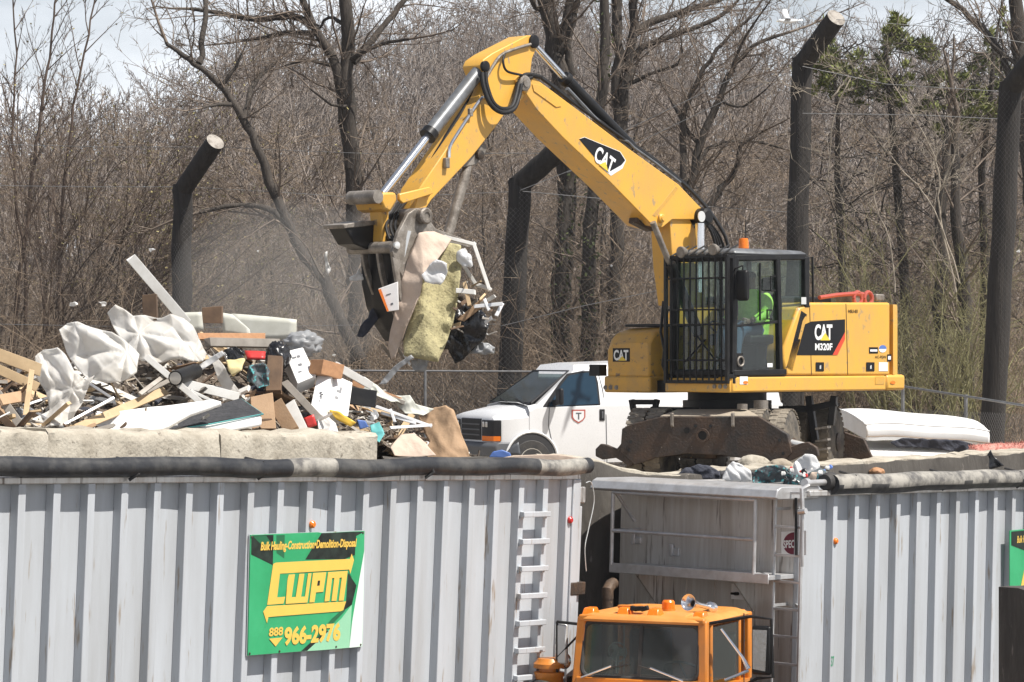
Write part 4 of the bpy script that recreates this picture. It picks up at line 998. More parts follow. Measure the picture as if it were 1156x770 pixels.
# ---- the sign on it
def build_sign():
    yp = -DR - 0.028
    TL, BL, TR, BR = [LT.w(LT.on(a, b, y=yp)) for a, b in ((283, 604), (280, 740), (411.5, 599.5), (409, 730))]
    base = (BL + BR) / 2
    t = thing("trailer_sign", "green hauling company sign with gold arrow logo on the left trailer", "sign", base, 0)
    TL, BL, TR, BR = [p - base for p in (TL, BL, TR, BR)]
    U0 = (BR - BL); W0 = (TL - BL); n = U0.cross(W0).normalized()
    def q(x, y, lift=0.0):
        u = v = 0.5
        for _ in range(8):
            xl, xr = 45 + 20 * v, 630 + 15 * v; u = (x - xl) / (xr - xl)
            yb, yt = 725 - 40 * u, 105 - 10 * u; v = (yb - y) / (yb - yt)
        p = BL * (1 - u) * (1 - v) + BR * u * (1 - v) + TL * (1 - u) * v + TR * u * v
        return p + n * lift
    m = MB(); m.prism([q(45, 725), q(630, 685), q(645, 95), q(560, 97, 0.004), q(430, 103, 0.0), q(400, 97, 0.006), q(65, 105)], -n * 0.012)
    sh = m.build("sign_sheet", K["green"], t, smooth=0)
    m = MB(); m.prism([q(42, 728), q(633, 688), q(648, 92), q(62, 102)], -n * 0.006)
    m.v = [tuple(V(p) - n * 0.013) for p in m.v]; m.build("backing_sheet", K["trailer"], t, smooth=0)
    def shape(name, pts, mt, lift, par=sh):
        m = MB(); m.prism([q(a, b, lift) for a, b in pts], -n * 0.0008); return m.build(name, K[mt], par, smooth=0)
    shape("print_block", [(68, 108), (640, 98), (612, 190), (596, 215), (540, 236), (330, 236), (170, 262), (66, 205)], "sblack", 0.002)
    shape("print_block", [(190, 108), (245, 107), (330, 236), (255, 250), (190, 200)], "sdkgreen", 0.003)
    shape("print_block", [(75, 112), (140, 110), (175, 165), (120, 160)], "sdkgreen", 0.003)
    shape("print_block", [(555, 305), (600, 372), (575, 470), (525, 505), (545, 450)], "sblack", 0.002)
    shape("print_block", [(600, 120), (644, 98), (640, 180), (575, 330), (562, 310), (590, 240)], "green", 0.0032)
    shape("print_block", [(643, 190), (636, 450), (628, 684), (560, 690), (575, 560), (600, 420)], "smint", 0.003)
    shape("print_block", [(330, 690), (420, 630), (520, 540), (575, 470), (560, 690), (420, 701), (330, 706)], "sgreen", 0.0026)
    shape("print_block", [(310, 705), (360, 660), (440, 600), (452, 604), (340, 704)], "sblack", 0.0032)
    shape("print_block", [(470, 540), (530, 490), (540, 500), (400, 640), (395, 625)], "sdkgreen", 0.0032)
    lg = shape("logo_bar", [(172, 256), (186, 249), (565, 236), (574, 210), (586, 242), (566, 312), (560, 290), (205, 306), (190, 428), (230, 425), (221, 460), (140, 466)], "gold", 0.006)
    shape("logo_bar", [(140, 472), (543, 453), (528, 497), (514, 503), (145, 528), (138, 560), (120, 500)], "gold", 0.006)
    lf = 0.0072
    shape("logo_letter", [(242, 340), (249, 312), (280, 310), (262, 428), (283, 427), (302, 309), (328, 308), (310, 427), (330, 425), (347, 307), (364, 306), (342, 456), (232, 462)], "gold", lf)
    pl = shape("logo_letter", [(372, 305), (440, 302), (424, 402), (386, 405), (378, 455), (352, 456)], "gold", lf)
    shape("letter_hole", [(396, 345), (408, 344), (405, 370), (392, 371)], "sblack", lf + 0.001)
    shape("logo_letter", [(450, 302), (552, 297), (530, 448), (504, 449), (521, 330), (509, 331), (492, 449), (466, 450), (482, 332), (470, 333), (455, 450), (430, 452)], "gold", lf)
    def line(body, x0, y0, x1, y1, h, bold, shear=0, lean=6):
        O = q(x0, y0); U_ = q(x1, y1) - O; W_ = q(x0 + lean, y0 - h) - O
        text("lettering", body, O, U_, W_, K["gold"], sh, bold=bold, shear=shear, lift=0.006)
    line("Bulk Hauling-Construction\u2022Demolition-Disposal", 110, 199, 600, 187, 58, 0.032, 0.2, 2)
    line("888", 146, 629, 216, 623, 45, 0.03, 0.0, 4)
    line("966-2976", 221, 678, 510, 655, 98, 0.045, 0.0, 6)
    shape("arrow_mark", [(148, 640), (215, 634), (180, 680)], "gold", 0.006)
    m = MB()
    for a, b in ((70, 115), (635, 105), (52, 715), (620, 675), (200, 705), (490, 685)): m.lathe(q(a, b, 0.002), n, [(0, 0.011), (0.004, 0.011), (0.007, 0.005)], 10)
    m.build("rivet", K["darkst"], t)
    # shadow gap is real: the sheet hangs on the ribs


build_sign()


# ---- right trailer
def build_right_trailer():
    t = thing("tipping_trailer", "ribbed metal trailer at right behind the orange truck with railed front platform", "trailer", mat=RT.M, group="transfer trailers parked in the loading pit")
    z0, z1 = 1.5, HT - 0.06
    on = RT.on
    side(t, 0.0, 9.0, z0, z1, 2.42); RX0 = 0.50
    ribs(t, "rib", RX0, 0.454, 0, 18, z0, z1)
    # slanted feet of the ribs
    for k in range(0, 18):
        x = RX0 + 0.454 * k
        m = MB(); m.prism([(x + 0.012, -DR - 0.002, z0 + 0.06), (x + 0.012, -DR - 0.10, z0 - 0.1), (x + 0.012, 0, z0 - 0.1), (x + 0.012, 0, z0 + 0.06)], (0.083, 0, 0)); m.build("rib_foot", K["trailer"], t)
    # nose wall
    m = MB(); m.rng(-0.03, 0.0, 0.0, 2.42, 1.0, z1); nose = m.build("nose_wall", K["nose"], t)
    m = MB(); m.rng(-0.06, 0.03, -0.03, 0.06, 1.0, z1); m.build("corner_post", K["trailer"], t, bevel=0.02)
    # cap: wide aluminium ledge round the top front
    zc1 = HT + 0.05; zc0 = HT - 0.09
    m = MB(); m.prism([(-0.56, 0, zc0), (-0.62, 0, zc0 + 0.02), (-0.58, 0, zc1 - 0.03), (-0.5, 0, zc1), (0.25, 0, zc1), (0.25, 0, zc0)], (0, 2.5, 0)); m.v = [(a, b - 0.06, c) for a, b, c in m.v]
    m.build("top_cap", K["alu"], t, bevel=0.012)
    xp = -0.56
    # platform floor
    pz = on(770, 643, x=xp).z
    yr0 = on(868, 650, x=xp).y; yl0 = on(688, 650, x=xp).y; yl0 = max(yl0, yr0 + 1.5)
    m = MB(); m.rng(xp, -0.03, yr0, yl0, pz - 0.05, pz); m.rng(xp - 0.012, xp, yr0, yl0, pz - 0.09, pz + 0.02); pf = m.build("platform", K["alu"], t, bevel=0.006)
    # rails
    zt_ = on(770, 560, x=xp).z; zm = on(770, 604, x=xp).z
    y1 = on(852, 600, x=xp).y; y2 = on(691, 600, x=xp).y
    m = MB()
    m.cyl((xp, y1, pz), (xp, y1, zt_), 0.022, 10); m.cyl((xp, y2, pz), (xp, y2, zt_), 0.022, 10)
    m.cyl((xp, y1, zt_), (xp, y2, zt_), 0.022, 10); m.cyl((xp, y1, zm), (xp, y2, zm), 0.022, 10)
    m.cyl((xp, y2, zt_), (-0.03, y2, zt_), 0.02, 10); m.cyl((xp, y2, zm), (-0.03, y2, zm), 0.02, 10); m.tube([(xp + 0.05, y2, zt_), (-0.2, y2 - 0.05, zm + 0.1)], 0.02, 8)
    m.build("platform_railing", K["alu"], pf)
    for px in (738, 848):
        y = on(px, 660, x=-0.1).y
        m = MB(); m.prism([(-0.03, y, pz - 0.05), (-0.5, y, pz - 0.05), (-0.03, y, pz - 0.45)], (0, 0.02, 0)); m.build("gusset", K["nose"], pf)
    # nose fittings
    for px, py, a, b in ((763, 623, 0.10, 0.09), (720, 610, 0.10, 0.08)):
        c = on(px, py, x=-0.04); m = MB(); m.box(c, (0.04, a, b)); m.box(c + V((-0.02, 0.05, 0.02)), (0.03, 0.05, 0.14)); m.build("latch_fitting", K["alu"], nose, bevel=0.008)
    c = on(833, 668, x=-0.035); m = MB(); m.box(c, (0.012, 0.17, 0.17)); wp = m.build("valve_plate", K["white"], nose, bevel=0.002)
    m = MB(); m.tube([c + V((-0.01, -0.01, -0.02)), c + V((-0.06, 0.0, -0.02))], 0.02, 8); m.tube([c + V((-0.06, 0.05, -0.02)), c + V((-0.06, -0.03, -0.02))], 0.014, 8); m.build("valve", K["blackm"], wp)
    for px in (808, 845, 776, 735):
        y = on(px, 600, x=-0.03).y
        m = MB(); m.rng(-0.042, -0.031, y - 0.006, y + 0.006, 1.2, pz - 0.02); m.build("weld_seam", K["nose"], nose)
    # vertical sheet seams and a lower dirty panel
    # ladder on the nose's right end
    xl = -0.32
    ya = on(873.5, 640, x=xl).y; yb = on(904, 640, x=xl).y
    m = MB()
    for y in (ya, yb): m.beam((xl, y, 1.0), (xl, y, HT - 0.02), 0.028, 0.04, up=(1, 0, 0))
    ld = m.build("ladder", K["alu"], t, bevel=0.004)
    for py in (556, 595, 627, 657, 688, 719, 750):
        z = on(889, py, x=xl).z
        m = MB(); m.rng(xl - 0.016, xl + 0.016, min(ya, yb), max(ya, yb), z - 0.014, z + 0.014); m.build("ladder_rung", K["alu"], ld, bevel=0.004)
    for z in (1.6, 2.8, 3.85):
        for y in (ya, yb):
            m = MB(); m.beam((xl, y, z), (-0.03, max(y, 0.03), z), 0.024, 0.03); m.build("ladder_bracket", K["alu"], ld)
    # maker's oval on the nose corner
    O = on(884.5, 626.5, x=-0.036); Uu = on(908, 625.5, x=-0.036) - O; W = on(884.5, 601.5, x=-0.036) - O
    m = MB(); nn = Uu.cross(W).normalized()
    plate = flat("maker_plate", [(-0.1, -0.05), (1.1, -0.05), (1.1, 1.05), (-0.1, 1.05)], O, Uu, W, K["white"], t, lift=0.004)
    flat("oval", [(0.5 + 0.5 * math.cos(a), 0.5 + 0.5 * math.sin(a)) for a in [2 * math.pi * k / 28 for k in range(28)]], O, Uu, W, K["maroon"], plate, lift=0.007)
    text("lettering", "SPECTEC", O + Uu * 0.02 + W * 0.30, Uu * 0.98, W * 0.36, K["white"], plate, bold=0.03, lift=0.009)
    # stencilled number
    z_ = on(943, 752, y=-DR).z; O = V((RX0 + 0.03, -DR - 0.001, z_)); Uu = V((0.06, 0, 0)); W = V((0, 0, 0.115))
    text("lettering", "37", O, Uu, W, K["greenp"], t, bold=0.02, lift=0.002)
    c0 = V((RX0 + 0.054, -DR, on(940.5, 611, y=-DR).z))
    m = MB(); m.lathe(c0, (0, -1, 0), [(0, 0.036), (0.02, 0.034), (0.034, 0.02)], 16); m.build("marker_light", K["amber"], t)
    wheels(t, [6.5, 7.8], 2.42)
    # rolled tarp
    xs = on(938, 545, y=-0.1).x
    m = roll_tube(xs, 9.0, -0.11, HT + 0.075, 0.11, 5.5, 90, 0.025, (), True); tp = m.build("rolled_tarp", [K["tarp"], K["tarp_dusty"]], t)
    m = MB(); m.lathe((xs, -0.06, HT + 0.09), (1, 0, 0), [(-0.07, 0.085), (0.03, 0.115), (0.08, 0.11)], 18); m.build("roll_end_cap", K["rubber"], tp)
    m = MB(); m.cyl((xs - 0.05, -0.06, HT + 0.09), (xs - 0.42, -0.06, HT + 0.085), 0.035, 12); m.lathe((xs - 0.42, -0.06, HT + 0.085), (1, 0, 0), [(-0.06, 0.05), (0.0, 0.055)], 14); m.build("roll_shaft", K["alu"], tp)
    for px in (960, 1062, 1146):
        x = on(px, 550, y=-0.1).x
        m = MB(); m.tube([V((x, 0.05, HT + 0.2)), V((x, -0.17, HT + 0.16)), V((x + 0.03, -0.2, HT + 0.03)), V((x - 0.04, -0.14, HT - 0.03))], 0.014, 6); m.build("tarp_strap", K["rubber"], tp)
    # crank arm and cable hanging at the corner
    m = MB(); p = on(905, 552, x=-0.4); q = on(906, 578, x=-0.38); m.tube([on(913, 548, x=-0.3), p, q], 0.024, 8); m.cyl(on(902, 578, x=-0.38), on(910, 577, x=-0.38), 0.035, 10); m.tube([q, on(906, 640, x=-0.38)], 0.016, 8); m.build("crank_arm", K["alu"], tp)
    m = MB(); m.tube([on(898.5, 562, x=-0.36), on(899, 627, x=-0.36)], 0.016, 8); m.build("rubber_strap", K["blackm"], tp)
    return t


right_trailer = build_right_trailer()

# edge of a second sign at the frame's right border
def build_sign2():
    yp = -DR - 0.02
    c = [RT.w(RT.on(a, b, y=yp)) for a, b in ((1140, 666), (1215, 657), (1215, 592), (1140, 599))]
    base = (c[0] + c[1]) / 2
    t = thing("trailer_sign", "green sign half out of frame on the right trailer above a concrete block", "sign", base, 0)
    BL, BR, TR, TL = [p - base for p in c]
    n = (BR - BL).cross(TL - BL).normalized()
    m = MB(); m.prism([BL, BR, TR, TL], -n * 0.01); sh = m.build("sign_sheet", K["green"], t, smooth=0)
    def g(u, v): return BL * (1 - u) * (1 - v) + BR * u * (1 - v) + TL * (1 - u) * v + TR * u * v
    m = MB(); m.prism([g(0.02, 0.98) + n * .003, g(.98, .98) + n * .003, g(.9, .6) + n * .003, g(.25, .62) + n * .003, g(.02, .75) + n * .003], -n * .001); m.build("print_block", K["sblack"], sh, smooth=0)
    m = MB(); m.prism([g(0.16, 0.05) + n * .004, g(.9, .09) + n * .004, g(.92, .55) + n * .004, g(.24, .5) + n * .004], -n * .001); m.build("logo_bar", K["gold"], sh, smooth=0)
    O = g(0.1, 0.74); text("lettering", "Bulk Hauling-Construction\u2022Demolition-Disposal", O, g(0.95, 0.74) - O, g(0.1, 0.9) - O, K["gold"], sh, bold=0.018, shear=0.2, lift=0.006)


build_sign2()


# =================================================================== WALLS AND GROUND
EDGE = [(-40, -14.4), (-14.0, 18.5), (-1.49, 34.25), (0.9, 34.75), (15.0, 52.8), (40, 84.8)]


def edge_y(x):
    for (x0, y0), (x1, y1) in zip(EDGE, EDGE[1:]):
        if x0 <= x <= x1: return y0 + (y1 - y0) * (x - x0) / (x1 - x0)
    return EDGE[0][1] if x < EDGE[0][0] else EDGE[-1][1]


def sstep(a, b, x):
    t = min(1, max(0, (x - a) / (b - a))); return t * t * (3 - 2 * t)


def ground_z(x, y):
    z = -0.5 * sstep(43.5, 52, y)
    z += 0.06 * noise.noise(V((x * 0.5, y * 0.5, 0))) * sstep(30, 60, y)
    pxx = 578 + x / max(y, 20) * 3400; g = 0.62 + 0.42 * sstep(120, 330, pxx) * (1 - 0.55 * sstep(640, 800, pxx))
    h = g * sstep(78, 235, y) * (17.0 + 2.5 * math.sin(x * 0.045 + 0.6) + 2.2 * noise.noise(V((x * 0.03, y * 0.02, 4))))
    z += h + 0.5 * sstep(66, 90, y) * noise.noise(V((x * 0.15, y * 0.15, 2)))
    # terrain keeps climbing gently to the sides
    return z


def build_ground():
    xs = sorted(set([-400, -250, -160, -110] + [x * 4 for x in range(-22, 23)] + [x * 1.0 for x in range(-20, 21)] + [110, 160, 250, 400] + [-14.0, -1.49, 0.9, 15.0]))
    m = MB(); rows = []
    ts = [0.25, 1, 2, 3, 4.5, 6, 8, 10, 13, 16, 20, 25, 30, 36, 43, 52, 62, 74, 88, 104, 122, 145, 170, 200, 240, 300, 420, 700]
    for x in xs:
        e = edge_y(max(-40, min(40, x))); r = []
        for tt in ts: r.append(V((x, e + tt, ground_z(x, e + tt))))
        rows.append(r)
    m.grid(rows); g = m.build("ground", K["litter"], smooth=60); tag(g, kind="structure")
    # yard: dusty dirt sheet a little above the soil, near the wall
    rows = []
    for x in [q for q in xs if -30 <= q <= 30]:
        e = edge_y(x); rows.append([V((x, e + tt, ground_z(x, e + tt) + 0.01)) for tt in (0.26, 1, 2, 3, 4.5, 6, 8, 10, 13, 16, 20)])
    m = MB(); m.grid(rows); g = m.build("yard", K["yard"], smooth=60); tag(g, kind="structure")
    m = MB(); m.grid([[V((x, y, -3.95)) for y in (-60, 0, 30, 60, 90)] for x in (-90, -30, 0, 30, 90)]); g = m.build("pit_floor", K["asphalt"]); tag(g, kind="structure")


build_ground()


def rough_block(name, pts, z0, z1, thick, m, label, cat, seed=0, amp=0.03, group=None, chips=True, res=0.12):
    """wall following pts (x,y,[z1]) with a chipped uneven top"""
    vs = [V((p[0], p[1], 0)) for p in pts]
    base = sum(vs, V()) / len(vs)
    front = []
    total = [(vs[i], vs[i + 1], (pts[i][2] if len(pts[i]) > 2 else z1), (pts[i + 1][2] if len(pts[i + 1]) > 2 else z1)) for i in range(len(vs) - 1)]
    samples = []
    for a, b, za, zb in total:
        n = max(1, int((b - a).length / res))
        for k in range(n + (1 if (a, b, za, zb) == total[-1] else 0)):
            f = k / n; samples.append((a + (b - a) * f, za + (zb - za) * f, (b - a).normalized()))
    nz = 7
    mb = MB(); rows = []
    for p, zt, d in samples:
        back = V((-d.y, d.x, 0)); s_ = V((p.x, p.y, seed))
        zt2 = zt + amp * (noise.noise(s_ * 1.7) + 0.6 * noise.noise(s_ * 6))
        col = []
        for k in range(nz + 1):
            f = k / nz; z = z0 + (zt2 - z0) * (1 - (1 - f) ** 1.6)
            q = V((p.x * 2.5, p.y * 2.5, z * 2.5 + seed)); dsp = amp * 0.6 * noise.noise(q) + amp * 0.35 * noise.noise(q * 3)
            if k == nz: dsp += amp * 0.7
            col.append(p + back * dsp + V((0, 0, z)))
        for k in range(1, 4):
            f = k / 3; q = V((p.x * 2.5 + 3 * f, p.y * 2.5, seed + 7)); col.append(p + back * (amp + (thick - amp) * f) + V((0, 0, zt2 + amp * 0.9 * noise.noise(q * 1.3) + 0.01)))
        col.append(p + back * thick + V((0, 0, z0)))
        rows.append([c - base for c in col])
    mb.grid(rows)
    mb.add(rows[0], [tuple(range(len(rows[0])))]); mb.add(rows[-1], [tuple(range(len(rows[-1])))])
    o = mb.build(name, m, smooth=50); o.location = base
    return tag(o, label, cat, group)


# retaining walls of the pit
rough_block("retaining_wall", [(-24, 5.9), (-14.0, 18.5), (-1.49, 34.25)], -3.95, 0.06, 0.3, K["oldconc"], "dark retaining wall behind the left trailer, under the pale block wall", "wall", 3, 0.03, res=0.5)
rough_block("retaining_wall", [(-1.45, 34.25, 0.50), (0.55, 34.5, 0.50), (0.93, 34.62, 0.47), (1.3, 34.9, 0.34), (1.62, 35.3, 0.27), (1.9, 35.65, 0.25), (4.2, 38.95, 0.26), (6.6, 42.05, 0.28), (14.9, 52.6, 0.3)], -3.95, 0.3, 0.42, K["oldconc"], "shade-dark stained concrete wall between the two trailers with a worn pale top", "wall", 8, 0.035)
# pale worn cap seen on top of it
rough_block("wall_cap", [(0.3, 34.60, 0.535), (0.62, 34.64, 0.535), (0.95, 34.76, 0.50), (1.3, 35.04, 0.37), (1.62, 35.42, 0.30), (1.9, 35.75, 0.28), (4.2, 39.05, 0.29), (6.6, 42.15, 0.31), (14.9, 52.7, 0.33)], 0.1, 0.3, 0.40, K["concrete"], "pale crumbling concrete curb along the yard edge beneath the excavator", "curb", 5, 0.03)
# pale block wall at left: one thing per block
blk = [(-9.30, 24.42), (-7.75, 26.37), (-6.20, 28.32), (-4.66, 30.26), (-3.12, 32.20), (-1.52, 34.22)]
for i, (a, b) in enumerate(zip(blk, blk[1:])):
    d = V((b[0] - a[0], b[1] - a[1], 0)).normalized() * 0.006
    zt = [1.17, 1.10, 1.02, 0.945, 0.87, 0.80]
    rough_block("concrete_block", [(a[0] + d.x, a[1] + d.y, zt[i]), (b[0] - d.x, b[1] - d.y, zt[i + 1])], 0.06, 1, 0.6, K["concrete"],
                ["pale concrete wall block beyond the left edge of the frame", "pale concrete wall block at the left edge of the frame", "pale chipped concrete wall block under the black mattress and white sheet", "pale chipped concrete wall block under the broken furniture and white boxes", "last pale concrete wall block before the spilled boards"][i], "block", 20 + i, 0.05, "pale concrete blocks along the yard edge", res=0.07)
# dark block at the frame's right edge, in front of the right trailer
a = P(1162, 668, 31.5); b = P(1235, 668, 31.9)
rough_block("concrete_block", [(a.x, a.y, a.z), (b.x + 0.5, b.y, a.z)], -3.95, 1, 0.7, K["oldconc"], "dark concrete block in the lower right corner below the second green sign", "block", 31, 0.02)


# =================================================================== TRUCK
T = Frame(1.64, 31.7, -3.95, math.atan2(-0.91, -0.415))


def build_truck():
    t = thing("truck_tractor", "orange day cab truck tractor parked in front of the right trailer", "truck", T.o, T.yaw)
    on = T.on
    xw = 0.70                       # windscreen plane at mid height
    hw = 0.70
    # key heights
    zr = on(745, 688, x=0.0).z; zb = on(725, 770, x=xw).z - 0.12; zwt = on(725, 705, x=xw).z
    zwb = on(725, 764, x=xw).z
    # cab body as loft of rounded rectangles
    def ring(z, x0, x1, w, r):
        pts = []
        for cx_, cy_, a0 in ((x1 - r, w - r, 0), (x0 + r, w - r, 90), (x0 + r, -w + r, 180), (x1 - r, -w + r, 270)):
            for k in range(5):
                a = R(a0 + 22.5 * k); pts.append(V((cx_ + r * math.cos(a), cy_ + r * math.sin(a), z)))
        return pts
    x0 = -0.62
    low = 1.3
    m = MB(); m.loft([ring(low, x0, xw + 0.12, hw + 0.02, 0.08), ring(zwb - 0.10, x0, xw + 0.10, hw + 0.02, 0.09)]); m.build("lower_cab", K["orange"], t, smooth=40)
    # roof
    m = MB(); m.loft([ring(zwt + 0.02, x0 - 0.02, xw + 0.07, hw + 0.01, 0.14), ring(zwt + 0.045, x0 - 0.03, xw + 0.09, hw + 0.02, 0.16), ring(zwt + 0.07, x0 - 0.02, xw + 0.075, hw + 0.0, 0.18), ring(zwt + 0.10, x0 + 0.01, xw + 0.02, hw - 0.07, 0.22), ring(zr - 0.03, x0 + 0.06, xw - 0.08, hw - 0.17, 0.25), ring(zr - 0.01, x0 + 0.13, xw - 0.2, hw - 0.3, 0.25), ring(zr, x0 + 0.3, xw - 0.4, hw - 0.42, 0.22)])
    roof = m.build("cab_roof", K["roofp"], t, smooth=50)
    # raised visor hump in the middle of the roof front
    m = MB(); m.loft([[V((xw - 0.02 - 0.0, y, zr - 0.055)), V((xw - 0.02, y, zr - 0.02)), V((xw - 0.4, y, zr + 0.012)), V((xw - 0.4, y, zr - 0.05))] for y in (-0.42, -0.36, 0.36, 0.42)]); m.build("roof_hump", K["roofp"], roof, bevel=0.015)
    # pillars
    m = MB()
    top = zwt + 0.06
    for y in (hw - 0.03, -hw + 0.03):
        s = 1 if y > 0 else -1
        m.beam((xw + 0.09, y + 0.03 * s, zwb - 0.12), (xw - 0.0, y, top), 0.09, 0.10, up=(0, 1, 0))
        m.beam((x0 + 0.04, y, zwb - 0.12), (x0 + 0.03, y, top), 0.10, 0.09, up=(0, 1, 0))
        m.beam((xw - 0.13, y + 0.02 * s, zwb - 0.12), (xw - 0.18, y, top), 0.05, 0.06, up=(0, 1, 0))
        m.beam((x0 + 0.3, y, zwb - 0.12), (x0 + 0.3, y, top), 0.05, 0.06, up=(0, 1, 0))
        m.beam((x0, y, top - 0.03), (xw + 0.02, y, top - 0.03), 0.06, 0.08, up=(0, 1, 0))
    m.beam((xw + 0.02, -hw, zwt + 0.05), (xw + 0.02, hw, zwt + 0.05), 0.08, 0.07)
    m.beam((xw + 0.10, -hw, zwb - 0.06), (xw + 0.10, hw, zwb - 0.06), 0.08, 0.10)
    m.rng(x0, x0 + 0.04, -hw + 0.05, hw - 0.05, low, zwt + 0.08)
    m.build("cab_frame", K["orange"], t, bevel=0.02)
    # windscreen with rubber seal and split
    def wsp(y, f, dx=0.0): return V((xw + 0.105 - 0.085 * f + dx, y, zwb + (zwt - zwb) * f))
    def rrect(w, f0, f1, r, dx):
        pts = []
        hgt = (zwt - zwb)
        for cy_, cf, a0 in ((w - r, f1 - r / hgt, 0), (-w + r, f1 - r / hgt, 90), (-w + r, f0 + r / hgt, 180), (w - r, f0 + r / hgt, 270)):
            for k in range(6):
                a = R(a0 + 18 * k); pts.append(wsp(cy_ + r * math.cos(a), cf + r / hgt * math.sin(a), dx))
        return pts
    wo = rrect(hw - 0.055, -0.02, 1.02, 0.1, 0.0)
    m = MB(); m.tube(wo + [wo[0]], 0.024, 8, False); m.build("windscreen_seal", K["rubber"], t)
    m = MB(); m.prism(rrect(hw - 0.06, -0.01, 1.01, 0.1, 0.0), (-0.006, 0, 0)); ws = m.build("windscreen", K["wglass"], t, smooth=0)
    m = MB(); m.beam(wsp(0, 0, 0.004), wsp(0, 1, 0.004), 0.035, 0.02, up=(1, 0, 0)); m.build("divider", K["rubber"], ws)
    # cab interior
    m = MB(); m.rng(x0 + 0.05, xw - 0.05, -hw + 0.08, hw - 0.08, low + 0.05, zwb - 0.25); m.rng(xw - 0.3, xw + 0.04, -hw + 0.08, hw - 0.08, zwb - 0.3, zwb - 0.06); m.build("dashboard", K["interior"], t, bevel=0.03)
    m = MB(); m.rng(x0 + 0.06, x0 + 0.22, 0.15, 0.62, zwb - 0.3, zwb + 0.38); m.rng(x0 + 0.06, x0 + 0.22, -0.62, -0.15, zwb - 0.3, zwb + 0.38); m.build("seat", K["dplast"], t, bevel=0.05)
    m = MB(); c = V((xw - 0.22, 0.38, zwb + 0.02)); rot = Matrix.Rotation(R(-40), 3, "Y")
    m.tube([c + rot @ V((0.23 * math.cos(a), 0.23 * math.sin(a), 0)) for a in [2 * math.pi * k / 24 for k in range(25)]], 0.014, 6); m.tube([c + rot @ V((-0.23, 0, 0)), c + rot @ V((0.23, 0, 0))], 0.012, 6); m.build("steering_wheel", K["dplast"], t)
    c = on(697, 736, x=xw - 0.16)
    m = MB(); m.tube([c + V((0.0, 0.1 * math.cos(a), 0.1 * math.sin(a))) for a in [2 * math.pi * k / 20 for k in range(21)]], 0.008, 6); m.lathe(c, (1, 0, 0), [(-0.06, 0.05), (0.0, 0.05), (0.02, 0.02)], 14)
    for k in range(3):
        a = 2 * math.pi * k / 3; m.ell(c + V((0.01, 0.05 * math.cos(a), 0.05 * math.sin(a))), (0.01, 0.04, 0.04), 8)
    m.tube([c, c + V((0, 0, -0.22))], 0.02, 8); m.build("dash_fan", K["lens"], t)
    # door window
    yl = hw + 0.012
    m = MB(); m.prism([(x0 + 0.33, hw - 0.02, zwb - 0.04), (xw - 0.2, hw - 0.02, zwb - 0.04), (xw - 0.22, hw - 0.02, top - 0.08), (x0 + 0.33, hw - 0.02, top - 0.08)], (0, 0.005, 0)); m.build("door_window", K["wglass"], t, smooth=0)
    for a, b in ((x0 + 0.26, top), (xw - 0.1, zwb - 0.1)):
        m = MB(); m.rng(a, a + 0.015, hw + 0.018, hw + 0.026, low, b); m.build("door_seam", K["interior"], t)
    # wipers
    for a in ((wsp(0.50, -0.06, 0.03), wsp(0.33, 0.12, 0.03), wsp(0.02, 0.14, 0.02)), (wsp(-0.63, -0.05, 0.03), wsp(-0.3, 0.14, 0.03), wsp(-0.12, 0.15, 0.02))):
        pass
    for (b, e, l, r) in (((700, 768), (618 + 0, 0), 0, 0),):
        pass
    for pa, pb, pc, pd in (((656, 765), (690, 752), (673, 757), (708, 750)), ((771, 769), (734, 754), (720, 752), (760, 764))):
        m = MB(); A, B_, C_, D_ = [on(p[0], p[1], x=xw + 0.15) for p in (pa, pb, pc, pd)]
        m.tube([A, B_], 0.012, 8); m.build("wiper_arm", K["chrome"], ws)
        m = MB(); m.beam(C_ + V((-0.02, 0, 0)), D_ + V((-0.02, 0, 0)), 0.012, 0.02, up=(1, 0, 0)); m.build("wiper_blade", K["rubber"], ws)
    # roof lights
    for px, py, w_, m_ in ((667, 689, 0.14, "amber"), (706, 687, 0.13, "amber"), (740, 686, 0.13, "amber"), (791, 694, 0.13, "amber")):
        c = on(px, py, x=xw - 0.14); c.z = min(c.z, zr + 0.03)
        m = MB(); m.loft([[c + V((0.10, -w_ / 2, -0.05)), c + V((0.10, w_ / 2, -0.05)), c + V((-0.1, w_ / 2, -0.05)), c + V((-0.1, -w_ / 2, -0.05))], [c + V((0.05, -w_ / 2.4, 0.03)), c + V((0.05, w_ / 2.4, 0.03)), c + V((-0.07, w_ / 3, 0.035)), c + V((-0.07, -w_ / 3, 0.035))]]); m.build("marker_light", K[m_], roof, bevel=0.012)
    m = MB()
    for px in (716, 722, 728):
        c = on(px, 687, x=xw - 0.1); m.box(c + V((0, 0, -0.0)), (0.06, 0.08, 0.05), Matrix.Rotation(R(12 * (px - 720) / 6), 3, "X"))
    m.build("broken_lamp", K["blackm"], roof, bevel=0.01)
    m = MB(); c = on(714, 685, x=xw - 0.2); m.box(c, (0.1, 0.3, 0.035)); m.build("lamp_bracket", K["orange"], roof, bevel=0.01)
    c = on(754.5, 688, x=0.1); c.z = zr - 0.01
    m = MB(); m.lathe(c, (0, 0, 1), [(0, 0.075), (0.03, 0.075)], 18); bb = m.build("beacon_base", K["orange"], roof)
    m = MB(); m.lathe(c + V((0, 0, 0.03)), (0, 0, 1), [(0, 0.068), (0.07, 0.068), (0.09, 0.055), (0.092, 0.02)], 18); m.build("beacon_lens", K["amber"], bb)
    # air horn
    h0 = on(803, 686, x=-0.15); h1 = on(777, 680, x=0.3)
    m = MB(); d = (h1 - h0); L_ = d.length
